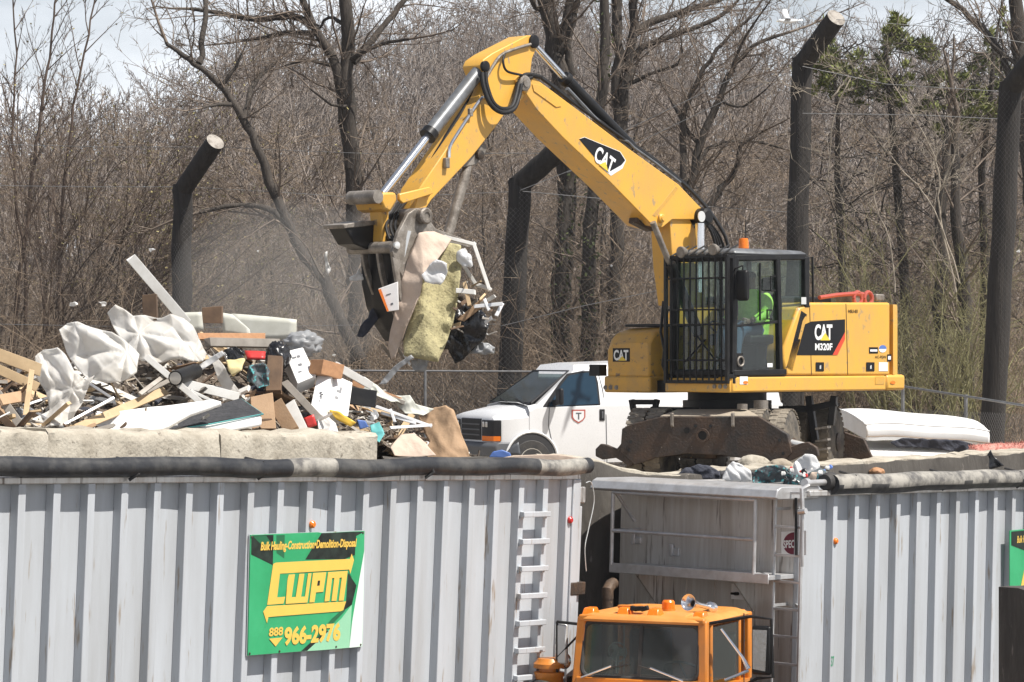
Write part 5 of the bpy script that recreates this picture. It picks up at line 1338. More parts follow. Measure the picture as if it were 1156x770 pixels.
    m.lathe(h0, d, [(-0.06, 0.03), (-0.03, 0.06), (0.03, 0.06), (0.05, 0.028), (L_ * 0.55, 0.026), (L_ * 0.8, 0.045), (L_ * 0.95, 0.072), (L_, 0.088), (L_ - 0.01, 0.075), (L_ * 0.8, 0.03)], 20, False); hn = m.build("air_horn", K["chrome"], roof)
    m = MB(); b = h0.copy(); m.cyl(b, V((b.x, b.y, zr - 0.06)), 0.025, 10); m.build("horn_bracket", K["darkst"], hn)
    # hood
    m = MB(); m.loft([[V((xw + 0.12, -0.62, low)), V((xw + 0.12, 0.62, low)), V((xw + 0.12, 0.64, zwb - 0.18)), V((xw + 0.12, 0.5, zwb - 0.085)), V((xw + 0.12, -0.5, zwb - 0.085)), V((xw + 0.12, -0.64, zwb - 0.18))],
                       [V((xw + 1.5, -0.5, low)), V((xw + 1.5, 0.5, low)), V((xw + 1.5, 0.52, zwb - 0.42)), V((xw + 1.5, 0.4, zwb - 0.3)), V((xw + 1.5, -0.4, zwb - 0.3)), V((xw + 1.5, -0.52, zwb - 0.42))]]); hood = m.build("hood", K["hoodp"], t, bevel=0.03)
    m = MB(); m.rng(xw + 1.5, xw + 1.54, -0.45, 0.45, low + 0.02, zwb - 0.38); m.build("radiator_grille", K["blackm"], hood)
    # air cleaner canister at the photo's left
    c = on(620, 752, x=0.55)
    m = MB(); zc = c.z
    m.lathe((c.x, c.y, low), (0, 0, 1), [(0, 0.15), (zc - low - 0.12, 0.15), (zc - low - 0.1, 0.16), (zc - low - 0.06, 0.16), (zc - low - 0.05, 0.11), (zc - low - 0.02, 0.11), (zc - low - 0.015, 0.165), (zc - low + 0.03, 0.165), (zc - low + 0.055, 0.14), (zc - low + 0.07, 0.13), (zc - low + 0.085, 0.12), (zc - low + 0.09, 0.05)], 26); ac = m.build("air_cleaner", K["orange"], t)
    m = MB(); m.tube([V((c.x + 0.1, c.y - 0.1, zc - 0.2)), V((c.x + 0.22, c.y + 0.05, zc - 0.2)), V((c.x + 0.2, c.y + 0.3, zc - 0.3))], 0.07, 12); m.build("intake_pipe", K["rubber"], ac)
    m = MB(); m.ell(on(637, 746, x=0.5), (0.05, 0.08, 0.09), 10); m.build("chrome_elbow", K["chrome"], ac)
    # exhaust stack behind cab
    c = on(686, 666, x=-0.8)
    m = MB(); m.cyl((c.x, c.y, 1.2), (c.x, c.y, c.z - 0.06), 0.06, 14); m.tube([V((c.x, c.y, c.z - 0.1)), c, c + V((-0.08, 0, 0.05)), c + V((-0.16, 0, 0.06))], 0.065, 14); m.build("exhaust_stack", K["darkst"], t)
    # mirrors
    # right in photo = driver's left side
    yb_ = hw + 0.02
    mc = on(860, 733, x=xw - 0.15)
    m = MB(); m.loft([[mc + V((dx, dy * 0.95, dz)) for dx, dz in ((-0.03, -0.26), (0.03, -0.26), (0.03, 0.24), (-0.03, 0.24))] for dy in (-0.11, 0.11)]); mh = m.build("side_mirror", K["blackm"], t, bevel=0.025)
    m = MB(); m.rng(mc.x - 0.036, mc.x - 0.031, mc.y - 0.085, mc.y + 0.085, mc.z - 0.22, mc.z + 0.2); m.build("mirror_glass", K["chrome"], mh)
    m = MB(); q = mc + V((0.034, 0, 0)); m.prism([q + V((0, -0.085, -0.2)), q + V((0, 0.05, -0.22)), q + V((0, 0.07, 0.2)), q + V((0, -0.085, 0.2))], (0.006, 0, 0)); m.build("mirror_back", K["chrome"], mh)
    m = MB(); m.tube([V((xw - 0.05, hw, top - 0.03)), V((mc.x, mc.y - 0.12, mc.z + 0.33)), V((mc.x, mc.y + 0.1, mc.z + 0.31)), V((mc.x, mc.y + 0.12, mc.z - 0.28)), V((mc.x, mc.y - 0.05, mc.z - 0.30)), V((xw - 0.1, hw + 0.02, zwb - 0.25))], 0.017, 8); m.build("mirror_arm", K["blackm"], mh)
    m = MB(); m.tube([on(814, 710, x=xw - 0.05), on(838, 742, x=xw - 0.1), on(845, 755, x=xw - 0.1)], [0.012, 0.016, 0.028], 8); m.tube([on(845, 757, x=xw - 0.1), on(818, 768, x=xw)], 0.016, 8); m.build("mirror_stay", K["chrome"], mh)
    # left in photo
    m = MB(); m.tube([V((xw - 0.05, -hw, zwt - 0.03)), on(629, 702, x=xw - 0.1)], 0.016, 8); p = on(629, 702, x=xw - 0.1); m.tube([p, on(629, 760, x=xw - 0.1)], 0.014, 8); m.tube([on(653, 717, x=xw - 0.1), on(629, 742, x=xw - 0.1)], 0.012, 8); ma = m.build("mirror_arm", K["blackm"], t)
    mc = on(634, 726, x=xw - 0.12)
    m = MB(); m.rng(mc.x - 0.03, mc.x + 0.03, mc.y - 0.07, mc.y + 0.07, mc.z - 0.22, mc.z + 0.2); m.build("mirror_back", K["lens"], ma, bevel=0.02)
    # chassis, fifth wheel and wheels, below the frame of the photo
    m = MB(); m.rng(-3.3, 2.2, -0.42, 0.42, 0.72, 0.95); m.build("chassis", K["darkst"], t)
    m = MB(); m.rng(-2.6, -1.7, -0.45, 0.45, 0.95, 1.12); m.build("fifth_wheel", K["darkst"], t, bevel=0.04)
    for x, ys in ((1.5, (-0.9, 0.9)), (-1.7, (-0.85, 0.85)), (-3.0, (-0.85, 0.85))):
        for y in ys:
            m = MB(); m.lathe((x, y, 0.52), (0, 1, 0), [(-0.14, 0.28), (-0.14, 0.46), (-0.1, 0.52), (0.1, 0.52), (0.14, 0.46), (0.14, 0.28)], 24); ty = m.build("wheel", K["tyre"], t)
            m = MB(); m.lathe((x, y, 0.52), (0, 1, 0), [(-0.10, 0.27), (0.0, 0.2), (0.10, 0.27)], 20); m.build("rim", K["galv"], ty)
    for s in (-1, 1):
        m = MB(); m.prism([(0.95, s * 0.72, 0.85), (1.0, s * 0.72, 1.15), (1.25, s * 0.72, 1.28), (1.75, s * 0.72, 1.28), (2.05, s * 0.72, 1.1), (2.1, s * 0.72, 0.9), (1.95, s * 0.72, 0.9), (1.7, s * 0.72, 1.15), (1.3, s * 0.72, 1.15), (1.1, s * 0.72, 0.85)], (0, s * 0.35, 0)); m.build("fender", K["orange"], t, bevel=0.03)
    m = MB(); m.rng(2.2, 2.36, -1.1, 1.1, 0.5, 0.85); m.build("bumper", K["orange"], t, bevel=0.03)
    return t


build_truck()

# =================================================================== VAN
VN = Frame(1.9, 53.2, -0.5, math.atan2(-0.39, -0.92))


def build_van():
    on = VN.on
    t = thing("van", "white panel van with a red outlined shield on its door, parked behind the excavator", "van", VN.o, VN.yaw)
    ys = 0.98
    S = lambda a, b, y=ys: on(a, b, y=y)
    # traced side outline (front to the cab), rest by proportion
    xF = S(557, 500).x                      # front face
    zs = lambda py: S(620, py).z
    xr = xF - 5.55
    hood_f = V((xF - 0.05, ys, zs(468))); hood_b = S(562, 458)
    cowl = S(605, 458)
    ws_top = S(634, 420)
    roof_f = S(652, 413.5)
    zroof = zs(411.5); zwin = zs(458); zbot = zs(523)
    # lower body: loft of cross sections along x
    def sec(x, w, z0, z1, r=0.08, crown=0.0):
        return [V((x, -w + 0.04, z0)), V((x, w - 0.04, z0)), V((x, w, z0 + 0.25)), V((x, w, z1 - r)), V((x, w - r, z1)), V((x, 0.4 * w, z1 + crown)), V((x, -0.4 * w, z1 + crown)), V((x, -w + r, z1)), V((x, -w, z1 - r)), V((x, -w, z0 + 0.25))]
    zc = cowl.z
    m = MB(); m.loft([sec(xF - 0.0, 0.78, zbot + 0.1, zs(474), 0.04), sec(xF - 0.05, 0.88, zbot + 0.06, zs(470), 0.06, 0.02), sec(xF - 0.2, 0.95, zbot, zs(467), 0.1, 0.05), sec(xF - 0.5, 0.975, zbot, zs(463.5), 0.13, 0.06), sec(xF - 0.85, 0.98, zbot, zs(460.5), 0.13, 0.06), sec(cowl.x + 0.12, 0.985, zbot, zs(458), 0.1, 0.05), sec(cowl.x, 0.985, zbot, zc + 0.02, 0.06, 0.04), sec(cowl.x - 1.2, 0.985, zbot, zwin + 0.02, 0.03), sec(xr, 0.985, zbot, zwin + 0.02, 0.03)])
    body = m.build("body", K["vanw"], t, smooth=38)
    # greenhouse: tapers inward to the roof
    wr = 0.80; zw = zwin
    xa = cowl.x + 0.10
    sec2 = lambda x, wb, wt, z0, z1: [V((x[0], wb, z0)), V((x[1], wt + 0.02, z1 - 0.10)), V((x[1] - 0.04, wt - 0.08, z1 - 0.01)), V((x[1] - 0.06, 0, z1 + 0.03)), V((x[1] - 0.04, -wt + 0.08, z1 - 0.01)), V((x[1], -wt - 0.02, z1 - 0.10)), V((x[0], -wb, z0))]
    fr_ = sec2((cowl.x + 0.02, roof_f.x), 0.955, wr, zw - 0.02, zroof)
    md_ = sec2((cowl.x - 1.3, roof_f.x - 0.9), 0.97, wr + 0.03, zw - 0.02, zroof + 0.03)
    bk_ = sec2((xr + 0.02, xr + 0.12), 0.97, wr + 0.03, zw - 0.02, zroof + 0.02)
    m = MB(); m.loft([fr_, md_, bk_]); gh = m.build("cab_roof", K["vanw"], t, smooth=38)
    # windscreen on the front slope
    A = V((cowl.x + 0.05, 0.90, zw + 0.03)); B = V((roof_f.x + 0.06, wr - 0.04, zroof - 0.13)); n = V((0.75, 0, 0.66)).normalized() * 0.012
    m = MB(); m.prism([A + n, B + n, V((B.x, -B.y, B.z)) + n, V((A.x, -A.y, A.z)) + n], n * 0.6); ws = m.build("windscreen", K["wglass"], t, smooth=0)
    m = MB(); m.prism([A + n * 0.2, B + n * 0.2, V((B.x, -B.y, B.z)) + n * 0.2, V((A.x, -A.y, A.z)) + n * 0.2], n * 0.5); m.build("cabin_shade_sheet", K["interior"], ws, smooth=0)  # dark sheet under the glass paints the unlit cabin over the solid body
    m = MB(); e = [A + n * 1.3, B + n * 1.3, V((B.x, -B.y, B.z)) + n * 1.3, V((A.x, -A.y, A.z)) + n * 1.3, A + n * 1.3]; m.tube(e, 0.022, 6, False); m.build("windscreen_seal", K["dplast"], ws)
    m = MB(); m.tube([A + n * 1.6 + V((0.03, -0.2, -0.01)), A + n * 1.9 + V((-0.05, -0.75, 0.06))], 0.014, 6); m.tube([A + n * 1.6 + V((0.03, -0.9, -0.01)), A + n * 1.9 + V((-0.05, -1.45, 0.06))], 0.014, 6); m.build("wiper", K["dplast"], ws)
    # door window traced: lies on the inward leaning side
    def lean(p, off): # put a traced side point onto the leaning side surface
        f = (p.z - (zw - 0.02)) / (zroof - 0.10 - zw + 0.02); f = max(0, f)
        y = 0.962 + (wr + 0.035 - 0.962) * f + off
        return V((p.x, y, p.z))
    win = [(619, 459), (636, 434), (645, 424), (660, 421), (673, 420.5), (675, 430), (676, 456)]
    mk = lambda pts, off: [lean(S(a, b), off) for a, b in pts]
    seal = [(612, 460.5), (634, 432), (643, 422), (659, 419), (675, 418.5), (677.5, 432), (678, 458.5)]
    m = MB(); m.prism(mk(seal, 0.012), (0, 0.006, 0)); sl = m.build("seal_and_cabin_shade", K["dplast"], t, smooth=0)  # rim is the seal; its filled middle paints the cabin's shade behind the glass
    m = MB(); m.prism(mk(win, 0.02), (0, 0.006, 0)); m.build("door_window", K["vglass"], sl, smooth=0)
    # door seams
    m = MB()
    for pts in ([(620, 460), (619, 480), (623, 500), (626, 522)], [(678, 418), (682, 440), (684, 470), (685, 522)]):
        for p, q in zip(pts, pts[1:]):
            P0 = S(*p); P1 = S(*q); m.beam(lean(P0, 0.014) if p[1] < 458 else V((P0.x, 0.987, P0.z)), lean(P1, 0.014) if q[1] < 458 else V((P1.x, 0.987, P1.z)), 0.014, 0.006, up=(0, 1, 0))
    m.build("door_seam", K["gplast"], t)
    m = MB(); c = S(679.5, 468.5); m.box((c.x, 0.99, c.z), (0.1, 0.02, 0.2)); dh = m.build("door_handle", K["dplast"], t, bevel=0.02)
    m = MB(); m.box((c.x, 1.004, c.z), (0.03, 0.02, 0.12)); m.build("handle_grip", K["gplast"], dh, bevel=0.006)
    # mirror
    c = S(631.5, 447.5, 1.16)
    m = MB(); m.loft([[c + V((dx, dy, z)) for dx, dy in ((-0.05, -0.10), (0.04, -0.10), (0.04, 0.10), (-0.05, 0.10))] for z in (-0.15, 0.14)]); mr = m.build("mirror", K["dplast"], t, bevel=0.035)
    m = MB(); m.beam(c + V((0, -0.08, -0.1)), c + V((0.02, -0.24, -0.12)), 0.07, 0.1); m.build("mirror_arm", K["dplast"], mr, bevel=0.01)
    # shield badge
    O = V((S(645, 478).x, 0.99, S(645, 478).z)); Uu = V((S(660.5, 478).x - O.x, 0, 0)); W = V((0, 0, S(645, 462.5).z - O.z))
    shp = [(0, 1), (1, 1), (1, 0.45), (0.85, 0.22), (0.5, 0), (0.15, 0.22), (0, 0.45)]
    sh = flat("shield_badge", shp, O, Uu, W, K["redm"], t, lift=0.004)
    flat("shield_field", [(0.5 + (a - 0.5) * 0.8, 0.5 + (b - 0.5) * 0.8) for a, b in shp], O, Uu, W, K["vanw"], sh, lift=0.006)
    text("lettering", "T", O + Uu * 0.3 + W * 0.28, Uu * 0.4, W * 0.5, K["gplast"], sh, lift=0.008, bold=0.03)
    # front: grille, lamps, bumper
    # front fascia placed by proportion on the rounded front
    m = MB(); m.loft([[V((xF + 0.015, y, z0)) for y, z0 in ((-0.45, zs(497)), (0.45, zs(497)), (0.45, zs(473)), (-0.45, zs(473)))], [V((xF - 0.1, y, z0)) for y, z0 in ((-0.48, zs(497)), (0.48, zs(497)), (0.48, zs(472)), (-0.48, zs(472)))]]); gr = m.build("grille", K["dplast"], t, bevel=0.015)
    m = MB()
    for k in range(3): m.rng(xF + 0.014, xF + 0.03, -0.42, 0.42, zs(492 - 6 * k), zs(490.5 - 6 * k))
    m.build("grille_bar", K["gplast"], gr)
    for s in (1, -1):
        # wrap-round lamp housing at the front corner
        pts = [V((xF + 0.02, s * 0.50, 0)), V((xF + 0.02, s * 0.78, 0)), V((xF - 0.045, s * 0.90, 0)), V((xF - 0.16, s * 0.962, 0)), V((xF - 0.16, s * 0.5, 0))]
        m = MB(); m.prism([p + V((0, 0, zs(498))) for p in pts], (0, 0, zs(474) - zs(498))); hl = m.build("lamp_housing", K["dplast"], t, bevel=0.015)
        pts2 = [V((xF + 0.028, s * 0.54, 0)), V((xF + 0.028, s * 0.78, 0)), V((xF - 0.035, s * 0.905, 0)), V((xF - 0.14, s * 0.966, 0)), V((xF - 0.14, s * 0.54, 0))]
        m = MB(); m.prism([p + V((0, 0, zs(497.5))) for p in pts2], (0, 0, zs(492) - zs(497.5))); m.build("turn_signal", K["amber"], hl)
        m = MB()
        for yy in (0.58, 0.72): m.box((xF + 0.02, s * yy, zs(479)), (0.03, 0.09, 0.09))
        m.build("headlight", K["lens"], hl, bevel=0.01)
    m = MB(); m.loft([[V((xF + a, y, z)) for a, z in ((0.10, zbot + 0.12), (0.12, zs(503)), (0.06, zs(499)), (-0.3, zs(499)), (-0.3, zbot + 0.12))] if abs(y) < 0.8 else [V((xF + a - 0.16, y, z)) for a, z in ((0.10, zbot + 0.14), (0.12, zs(503)), (0.06, zs(499)), (-0.3, zs(499)), (-0.3, zbot + 0.14))] for y in (-0.99, -0.78, 0.78, 0.99)]); m.build("bumper", K["gplast"], t, bevel=0.02)
    # wheels and arches
    wf = S(600, 516); zc_ = 0.37
    for x in (wf.x, wf.x - 3.43):
        for s in (1, -1):
            m = MB(); arch = [V((x + 0.47 * math.cos(a), s * 0.984, zc_ + 0.02 + 0.47 * math.sin(a))) for a in [math.pi * k / 16 for k in range(17)]]; m.prism(arch, (0, s * 0.006, 0)); wa = m.build("wheel_arch", K["interior"], t, smooth=0)
            m = MB(); a2 = [V((x + 0.485 * math.cos(a), s * 0.99, zc_ + 0.02 + 0.485 * math.sin(a))) for a in [math.pi * k / 16 for k in range(17)]]; m.tube(a2, 0.022, 6); m.build("arch_lip", K["vanw"], wa)
            m = MB(); m.lathe((x, s * 0.90, zc_), (0, s, 0), [(-0.12, 0.22), (-0.12, 0.35), (-0.08, 0.372), (0.08, 0.372), (0.105, 0.35), (0.105, 0.22)], 26); ty = m.build("wheel", K["rubber"], t)
            m = MB(); m.lathe((x, s * 0.90, zc_), (0, s, 0), [(0.06, 0.23), (0.11, 0.225), (0.09, 0.18), (0.07, 0.17), (0.09, 0.08), (0.12, 0.07)], 22); rim = m.build("rim", K["lens"], ty)
            m = MB(); m.lathe((x, s * 0.90, zc_), (0, s, 0), [(0.08, 0.15), (0.085, 0.15)], 18); m.build("brake_disc", K["rust"], rim)
    return t


build_van()
# =================================================================== DEBRIS HEAP
def YW(px): return 29.75 + px * 0.01047          # where the pale block wall stands at this photo column


RIDGE = [(-120, 400), (0, 418), (40, 418), (80, 412), (130, 398), (200, 388), (260, 390), (320, 398), (360, 420), (400, 445), (450, 474), (500, 494), (545, 516), (580, 530)]
FRONT = [(-120, 487), (430, 489), (470, 512), (580, 530)]


def interp(tab, x):
    if x <= tab[0][0]: return tab[0][1]
    for (a, p), (b, q) in zip(tab, tab[1:]):
        if x <= b: return p + (q - p) * (x - a) / (b - a)
    return tab[-1][1]


def heap_pt(px, v, lift=0.0):
    Y = YW(px) + 0.72 + v * 4.2
    zr = P(px, interp(RIDGE, px), YW(px) + 0.72 + 0.55 * 4.2).z; zf = P(px, interp(FRONT, px), YW(px) + 0.75).z - 0.12
    zr -= 0.12
    if v < 0.55: f = sstep(0, 0.55, v); z = zf + (zr - zf) * f
    else: z = zr + (0.0 - zr) * sstep(0.55, 1.0, v)
    w = P(px, 400, Y); w.z = z
    w.z += 0.10 * noise.noise(V((w.x * 1.6, w.y * 1.6, 1))) + 0.06 * noise.noise(V((w.x * 5, w.y * 5, 3)))
    return w + V((0, 0, lift))


def build_heap():
    m = MB(); rows = [[heap_pt(px, v / 24) for v in range(25)] for px in range(-120, 586, 6)]
    m.grid(rows)
    rnd = random.Random(3)
    m.cur = 0
    for i in range(5200):
        px = rnd.uniform(-110, 560); v = rnd.uniform(0.0, 0.85); c = heap_pt(px, v, rnd.uniform(-0.02, 0.05))
        m.cur = 0 if rnd.random() < 0.6 else 1
        rot = Matrix.Rotation(rnd.uniform(0, 3.1), 3, "Z") @ Matrix.Rotation(rnd.gauss(0, 0.6), 3, "X") @ Matrix.Rotation(rnd.gauss(0, 0.6), 3, "Y")
        s = (rnd.uniform(0.02, 0.12), rnd.uniform(0.01, 0.06), rnd.uniform(0.004, 0.015)) if i % 3 else (rnd.uniform(0.1, 0.4), rnd.uniform(0.008, 0.03), rnd.uniform(0.004, 0.015))
        m.box(c, s, rot)
    o = m.build("debris_heap", [K["heap"], K["heapl"]], smooth=30)
    tag(o, "heap of crushed demolition rubble and splinters behind the pale concrete block wall", "debris", kind="stuff")


build_heap()


def board(name, label, a, b, w, t, m, cat="board", group=None, roll=0.0, Y=None):
    """plank between two photo points; a,b = (px,py,Y offset from the wall)"""
    pa = P(a[0], a[1], YW(a[0]) + a[2]) if Y is None else P(a[0], a[1], Y + a[2]); pb = P(b[0], b[1], YW(b[0]) + b[2]) if Y is None else P(b[0], b[1], Y + b[2])
    d = (pb - pa).normalized(); view = V((0, -1, 0.15)); up = d.cross(view).normalized()
    up = Matrix.Rotation(roll, 3, d) @ up
    c = (pa + pb) / 2
    mb = MB(); mb.beam(pa, pb, t, w, up=up)
    rnd = random.Random(int(a[0] * 13 + b[1] * 7))
    # splintered ends
    mb.v = [tuple(V(q) + d * rnd.uniform(-0.02, 0.02)) for q in mb.v]
    o = mb.build(name, m, bevel=0.004, smooth=0, loc=c)
    return tag(o, label, cat, group)


# --- billowing plastic film
def filmflap(label, pts, Yoff, seed, amp=0.13, fs=2.6, name="plastic_sheet", m=None, cat="plastic sheet", thick=0.003, cuts=None, **kw):
    cx = sum(p[0] for p in pts) / len(pts)
    o = flap(name, px_poly(pts, YW(cx) + Yoff), m or K["plast"], amp, fs, cuts or (5 if m is None else 4), thick, None, seed, **kw)
    return tag(o, label, cat)


filmflap("large milky plastic sheet draped over the crest of the debris heap, right lobe", [(121, 352), (131, 344), (140, 348), (150, 355, -.1), (166, 354), (182, 356), (192, 353), (206, 358), (215, 366), (222, 378), (235, 399), (228, 407, -.3), (205, 408, -.3), (180, 411, -.35), (160, 409, -.3), (142, 398, -.2), (128, 372, -.1)], 2.3, 1, 0.125, 2.0, anchors=[(P(156, 378, YW(150) + 2.3), 3.5), (P(226, 400, YW(220) + 2.3), 4)])
filmflap("milky plastic sheet bulging over the heap, middle lobe between two others", [(67, 373), (76, 364), (88, 362), (104, 369), (126, 376), (143, 388), (158, 402), (155, 420, -.2), (143, 430, -.3), (120, 434, -.3), (98, 427, -.2), (86, 412, -.1), (76, 396)], 2.0, 2, 0.125, 2.0, anchors=[(P(150, 400, YW(150) + 2), 4), (P(80, 366, YW(80) + 2), 3)])
filmflap("wrinkled milky plastic sheet hanging down the heap at left beside broken boards", [(39, 404), (50, 395), (66, 393), (75, 402), (84, 420, -.1), (96, 430, -.1), (107, 424, -.15), (99, 440, -.25), (90, 460, -.3), (82, 473, -.4), (70, 480, -.5), (50, 484, -.5), (31, 483, -.5), (36, 473, -.4), (56, 462, -.2), (48, 440), (39, 424)], 1.5, 3, 0.115, 2.4, anchors=[(P(88, 440, YW(88) + 1.5), 4), (P(45, 398, YW(45) + 1.5), 3)])
filmflap("twisted strip of pale plastic film trailing down the middle of the heap", [(234, 401), (244, 404), (254, 415), (261, 430), (272, 446, -.2), (266, 450, -.2), (254, 444, -.1), (246, 430), (241, 414)], 1.7, 4, 0.06, 3.5)
filmflap("white cloth strip tied across dark pipe in the heap", [(222, 414), (240, 402), (251, 396), (254, 400), (240, 410), (226, 420)], 1.55, 5, 0.04, 4, name="cloth_strip", m=K["bagw"], cat="cloth")
# --- mattress and white slab by the wall
def slab(name, label, top, thick, m, cat, bev=0.04, mside=None, parent=None):
    pts = [V(p) for p in top]; base = sum(pts, V()) / len(pts); base.z = min(p.z for p in pts) - thick
    mb = MB(); mb.prism([p - base for p in pts], (0, 0, -thick))
    o = mb.build(name, m, parent, bevel=bev, smooth=40); o.location = base
    tag(o, label, cat)
    return o, base


def mattress_black():
    Y0 = YW(240) + 0.50
    tl, fl, fr, br = P(208, 468, Y0 + 0.55), P(181, 486, Y0 - 0.05), P(296, 466, Y0 + 0.1), P(272, 449, Y0 + 0.75)
    t = thing("mattress", "charcoal quilted mattress with teal piping lying against the pale block wall", "mattress", (fl + fr) / 2 - V((0, 0, 0.12)))
    b = t.location
    dn = V((0.01, -0.03, -0.125))
    mb = MB(); mb.prism([p - b for p in (tl, fl, fr, br)], V((0, 0, -0.02))); mb.build("quilted_top", K["mattk"], t, bevel=0.012)
    mb = MB(); mb.prism([p - b + V((0, 0, -0.021)) + (fl + fr - tl - br) * 0.0 for p in (tl, fl + V((0.06, 0.0, 0)), fr, br)], dn); mb.build("side_panel", K["mattw"], t, bevel=0.03)
    mb = MB(); mb.tube([fl - b + V((0, 0, -0.015)), (fl + fr) / 2 - b + V((0, -0.02, -0.025)), fr - b + V((0.01, 0, -0.015)), br - b + V((0, 0, -0.015))], 0.009, 6); mb.build("piping", K["teal"], t)


mattress_black()
filmflap("long white foam sheet lying along the top of the pale block wall", [(74, 485, -.1), (100, 474), (135, 466, .1), (170, 461, .2), (240, 453, .5), (250, 456, .4), (215, 468, .2), (190, 482), (176, 489, -.05), (120, 491, -.1)], 0.75, 9, 0.03, 1.5, name="foam_sheet", m=K["mattw"], cat="foam sheet", thick=0.05, ridged=False)

# --- boards traced from the photograph
board("board", "long dusty white board sticking up steeply out of the heap", (148, 291, 2.6), (212, 366, 2.3), 0.115, 0.03, K["paintw"])
board("plank", "reddish brown plank lying level across the top of the heap", (222, 380, 2.3), (298, 380, 2.4), 0.075, 0.05, K["woodr"])
board("gutter_length", "grey metal gutter length lying level below the reddish plank", (234, 386.5, 2.2), (314, 388, 2.2), 0.10, 0.08, K["woodg"], "gutter")
board("timber_post", "dark short timber post standing on the heap's crest beside the tall white board", (169, 332, 2.5), (170, 362, 2.5), 0.16, 0.14, K["woodd"], "post")
board("timber_block", "dark square timber block at the back of the heap's crest", (240, 346, 2.9), (240, 366, 2.9), 0.23, 0.16, K["woodd"], "block")
board("plank", "pale yellow plank slanting up from the white foam sheet", (86, 484, 0.9), (187, 441, 1.6), 0.10, 0.03, K["woodl"])
board("trim_board", "white moulded trim board sloping down right of the plastic sheets", (165, 403, 1.8), (226, 454, 1.0), 0.07, 0.05, K["paintw"])
board("trim_board", "wide white board lying above the charcoal mattress", (204, 432, 1.5), (268, 448, 1.1), 0.10, 0.03, K["paintw"])
board("trim_board", "thin white trim stick below the wide white board", (215, 441, 1.2), (246, 456, 0.9), 0.035, 0.02, K["paintw"])
board("plank", "grey plank leaning from the pipe down to the foam sheet", (158, 445, 1.3), (185, 425, 1.6), 0.05, 0.03, K["woodg"])
board("timber_beam", "grey brown beam sloping down to the right among white boxes", (321, 431, 1.5), (364, 476, 0.9), 0.085, 0.06, K["woodg"], "beam")
board("plank", "pale blunt plank leaning right of the brown carton", (327, 455, 1.0), (342, 487, 0.8), 0.13, 0.03, K["paintw"])
board("plank", "brown plank leaning against the open brown carton", (311, 455, 1.0), (330, 487, 0.8), 0.17, 0.03, K["card"])
board("timber_post", "thick round brown post end standing above the carton", (311, 405, 1.6), (309, 442, 1.5), 0.17, 0.16, K["woodd"], "post")
board("plank", "white board on the right slope beneath the brown block", (378, 412, 1.4), (420, 436, 1.2), 0.09, 0.03, K["paintw"])
board("timber_block", "tan wooden block lying on the white boxes", (357, 414, 1.3), (380, 420, 1.3), 0.17, 0.2, K["woodr"], "block")
for i, (a, b, w, mm, lb) in enumerate((
        ((-8, 398, 1.6), (46, 418, 1.4), 0.13, "woodl", "topmost broken lath board at the frame's left edge"),
        ((-8, 414, 1.5), (42, 437, 1.3), 0.10, "woodl", "second broken lath board at the left edge, under the topmost"),
        ((-6, 440, 1.3), (26, 484, 0.9), 0.09, "woodg", "grey board sloping steeply down at the left edge"),
        ((36, 418, 1.2), (29, 468, 0.9), 0.055, "woodl", "narrow upright lath left of the hanging plastic"),
        ((-6, 462, 1.0), (22, 492, 0.8), 0.08, "woodd", "dark board low in the left corner of the heap"),
        ((0, 452, 1.1), (34, 446, 1.3), 0.12, "card", "pinkish flat board behind the left laths"),
        ((420, 441, 1.6), (475, 462, 1.2), 0.05, "woodg", "long thin grey stick down the right slope"),
        ((398, 432, 1.8), (452, 452, 1.4), 0.07, "woodr", "tan stick under the green rags on the right slope"))):
    board("board", lb, a, b, w, 0.03, K[mm])
for i, (a, b) in enumerate((((425, 459, 1.3), (486, 481, 0.9)), ((430, 466, 1.3), (470, 478, 1.0)), ((440, 483, 1.0), (487, 480, 0.9)), ((441, 463, 1.2), (446, 477, 1.1)))):
    board("plastic_trim", ["longest white plastic trim stick on the right slope", "short white plastic trim stick beside the longest", "flat white plastic trim stick lowest on the right slope", "tiny white plastic crosspiece between the trim sticks"][i], a, b, 0.035, 0.02, K["vanw"], "trim")


def window_frame(label, corners, Y, w, m):
    pts = [P(a, b, Y + c) for a, b, c in corners]; base = sum(pts, V()) / 4
    t = thing("window_frame", label, "window frame", base)
    for i in range(4):
        a, b = pts[i] - base, pts[(i + 1) % 4] - base
        e = (b - a).normalized() * (w / 2); mb = MB(); mb.beam(a - e, b + e, w * 0.8, w, up=(0, -1, 0.2)); mb.build("frame_bar", m, t, bevel=0.004)
    return t


window_frame("bare white window frame lying on the heap below the plastic sheets", [(28, 458, .2), (101, 433, .7), (127, 450, .4), (68, 482, -.1)], YW(80) + 1.0, 0.035, K["alu"])
# pale panels at the back of the heap
filmflap("pale cream siding sheet at the back of the heap left of the timber block", [(204, 353), (228, 352), (230, 372), (205, 378)], 3.0, 11, 0.02, 2, name="siding_sheet", m=K["siding"], cat="siding", thick=0.02, cuts=2)
filmflap("pale cream siding sheet at the back of the heap right of the timber block", [(250, 353), (262, 355), (282, 372), (284, 381), (252, 378)], 3.0, 12, 0.02, 2, name="siding_sheet", m=K["siding"], cat="siding", thick=0.02, cuts=2)
filmflap("wide off white panel standing behind the heap's crest", [(262, 354), (300, 357), (335, 361), (334, 383), (290, 385), (265, 383)], 4.0, 13, 0.02, 2, name="wall_panel", m=K["siding"], cat="panel", thick=0.03, cuts=2)


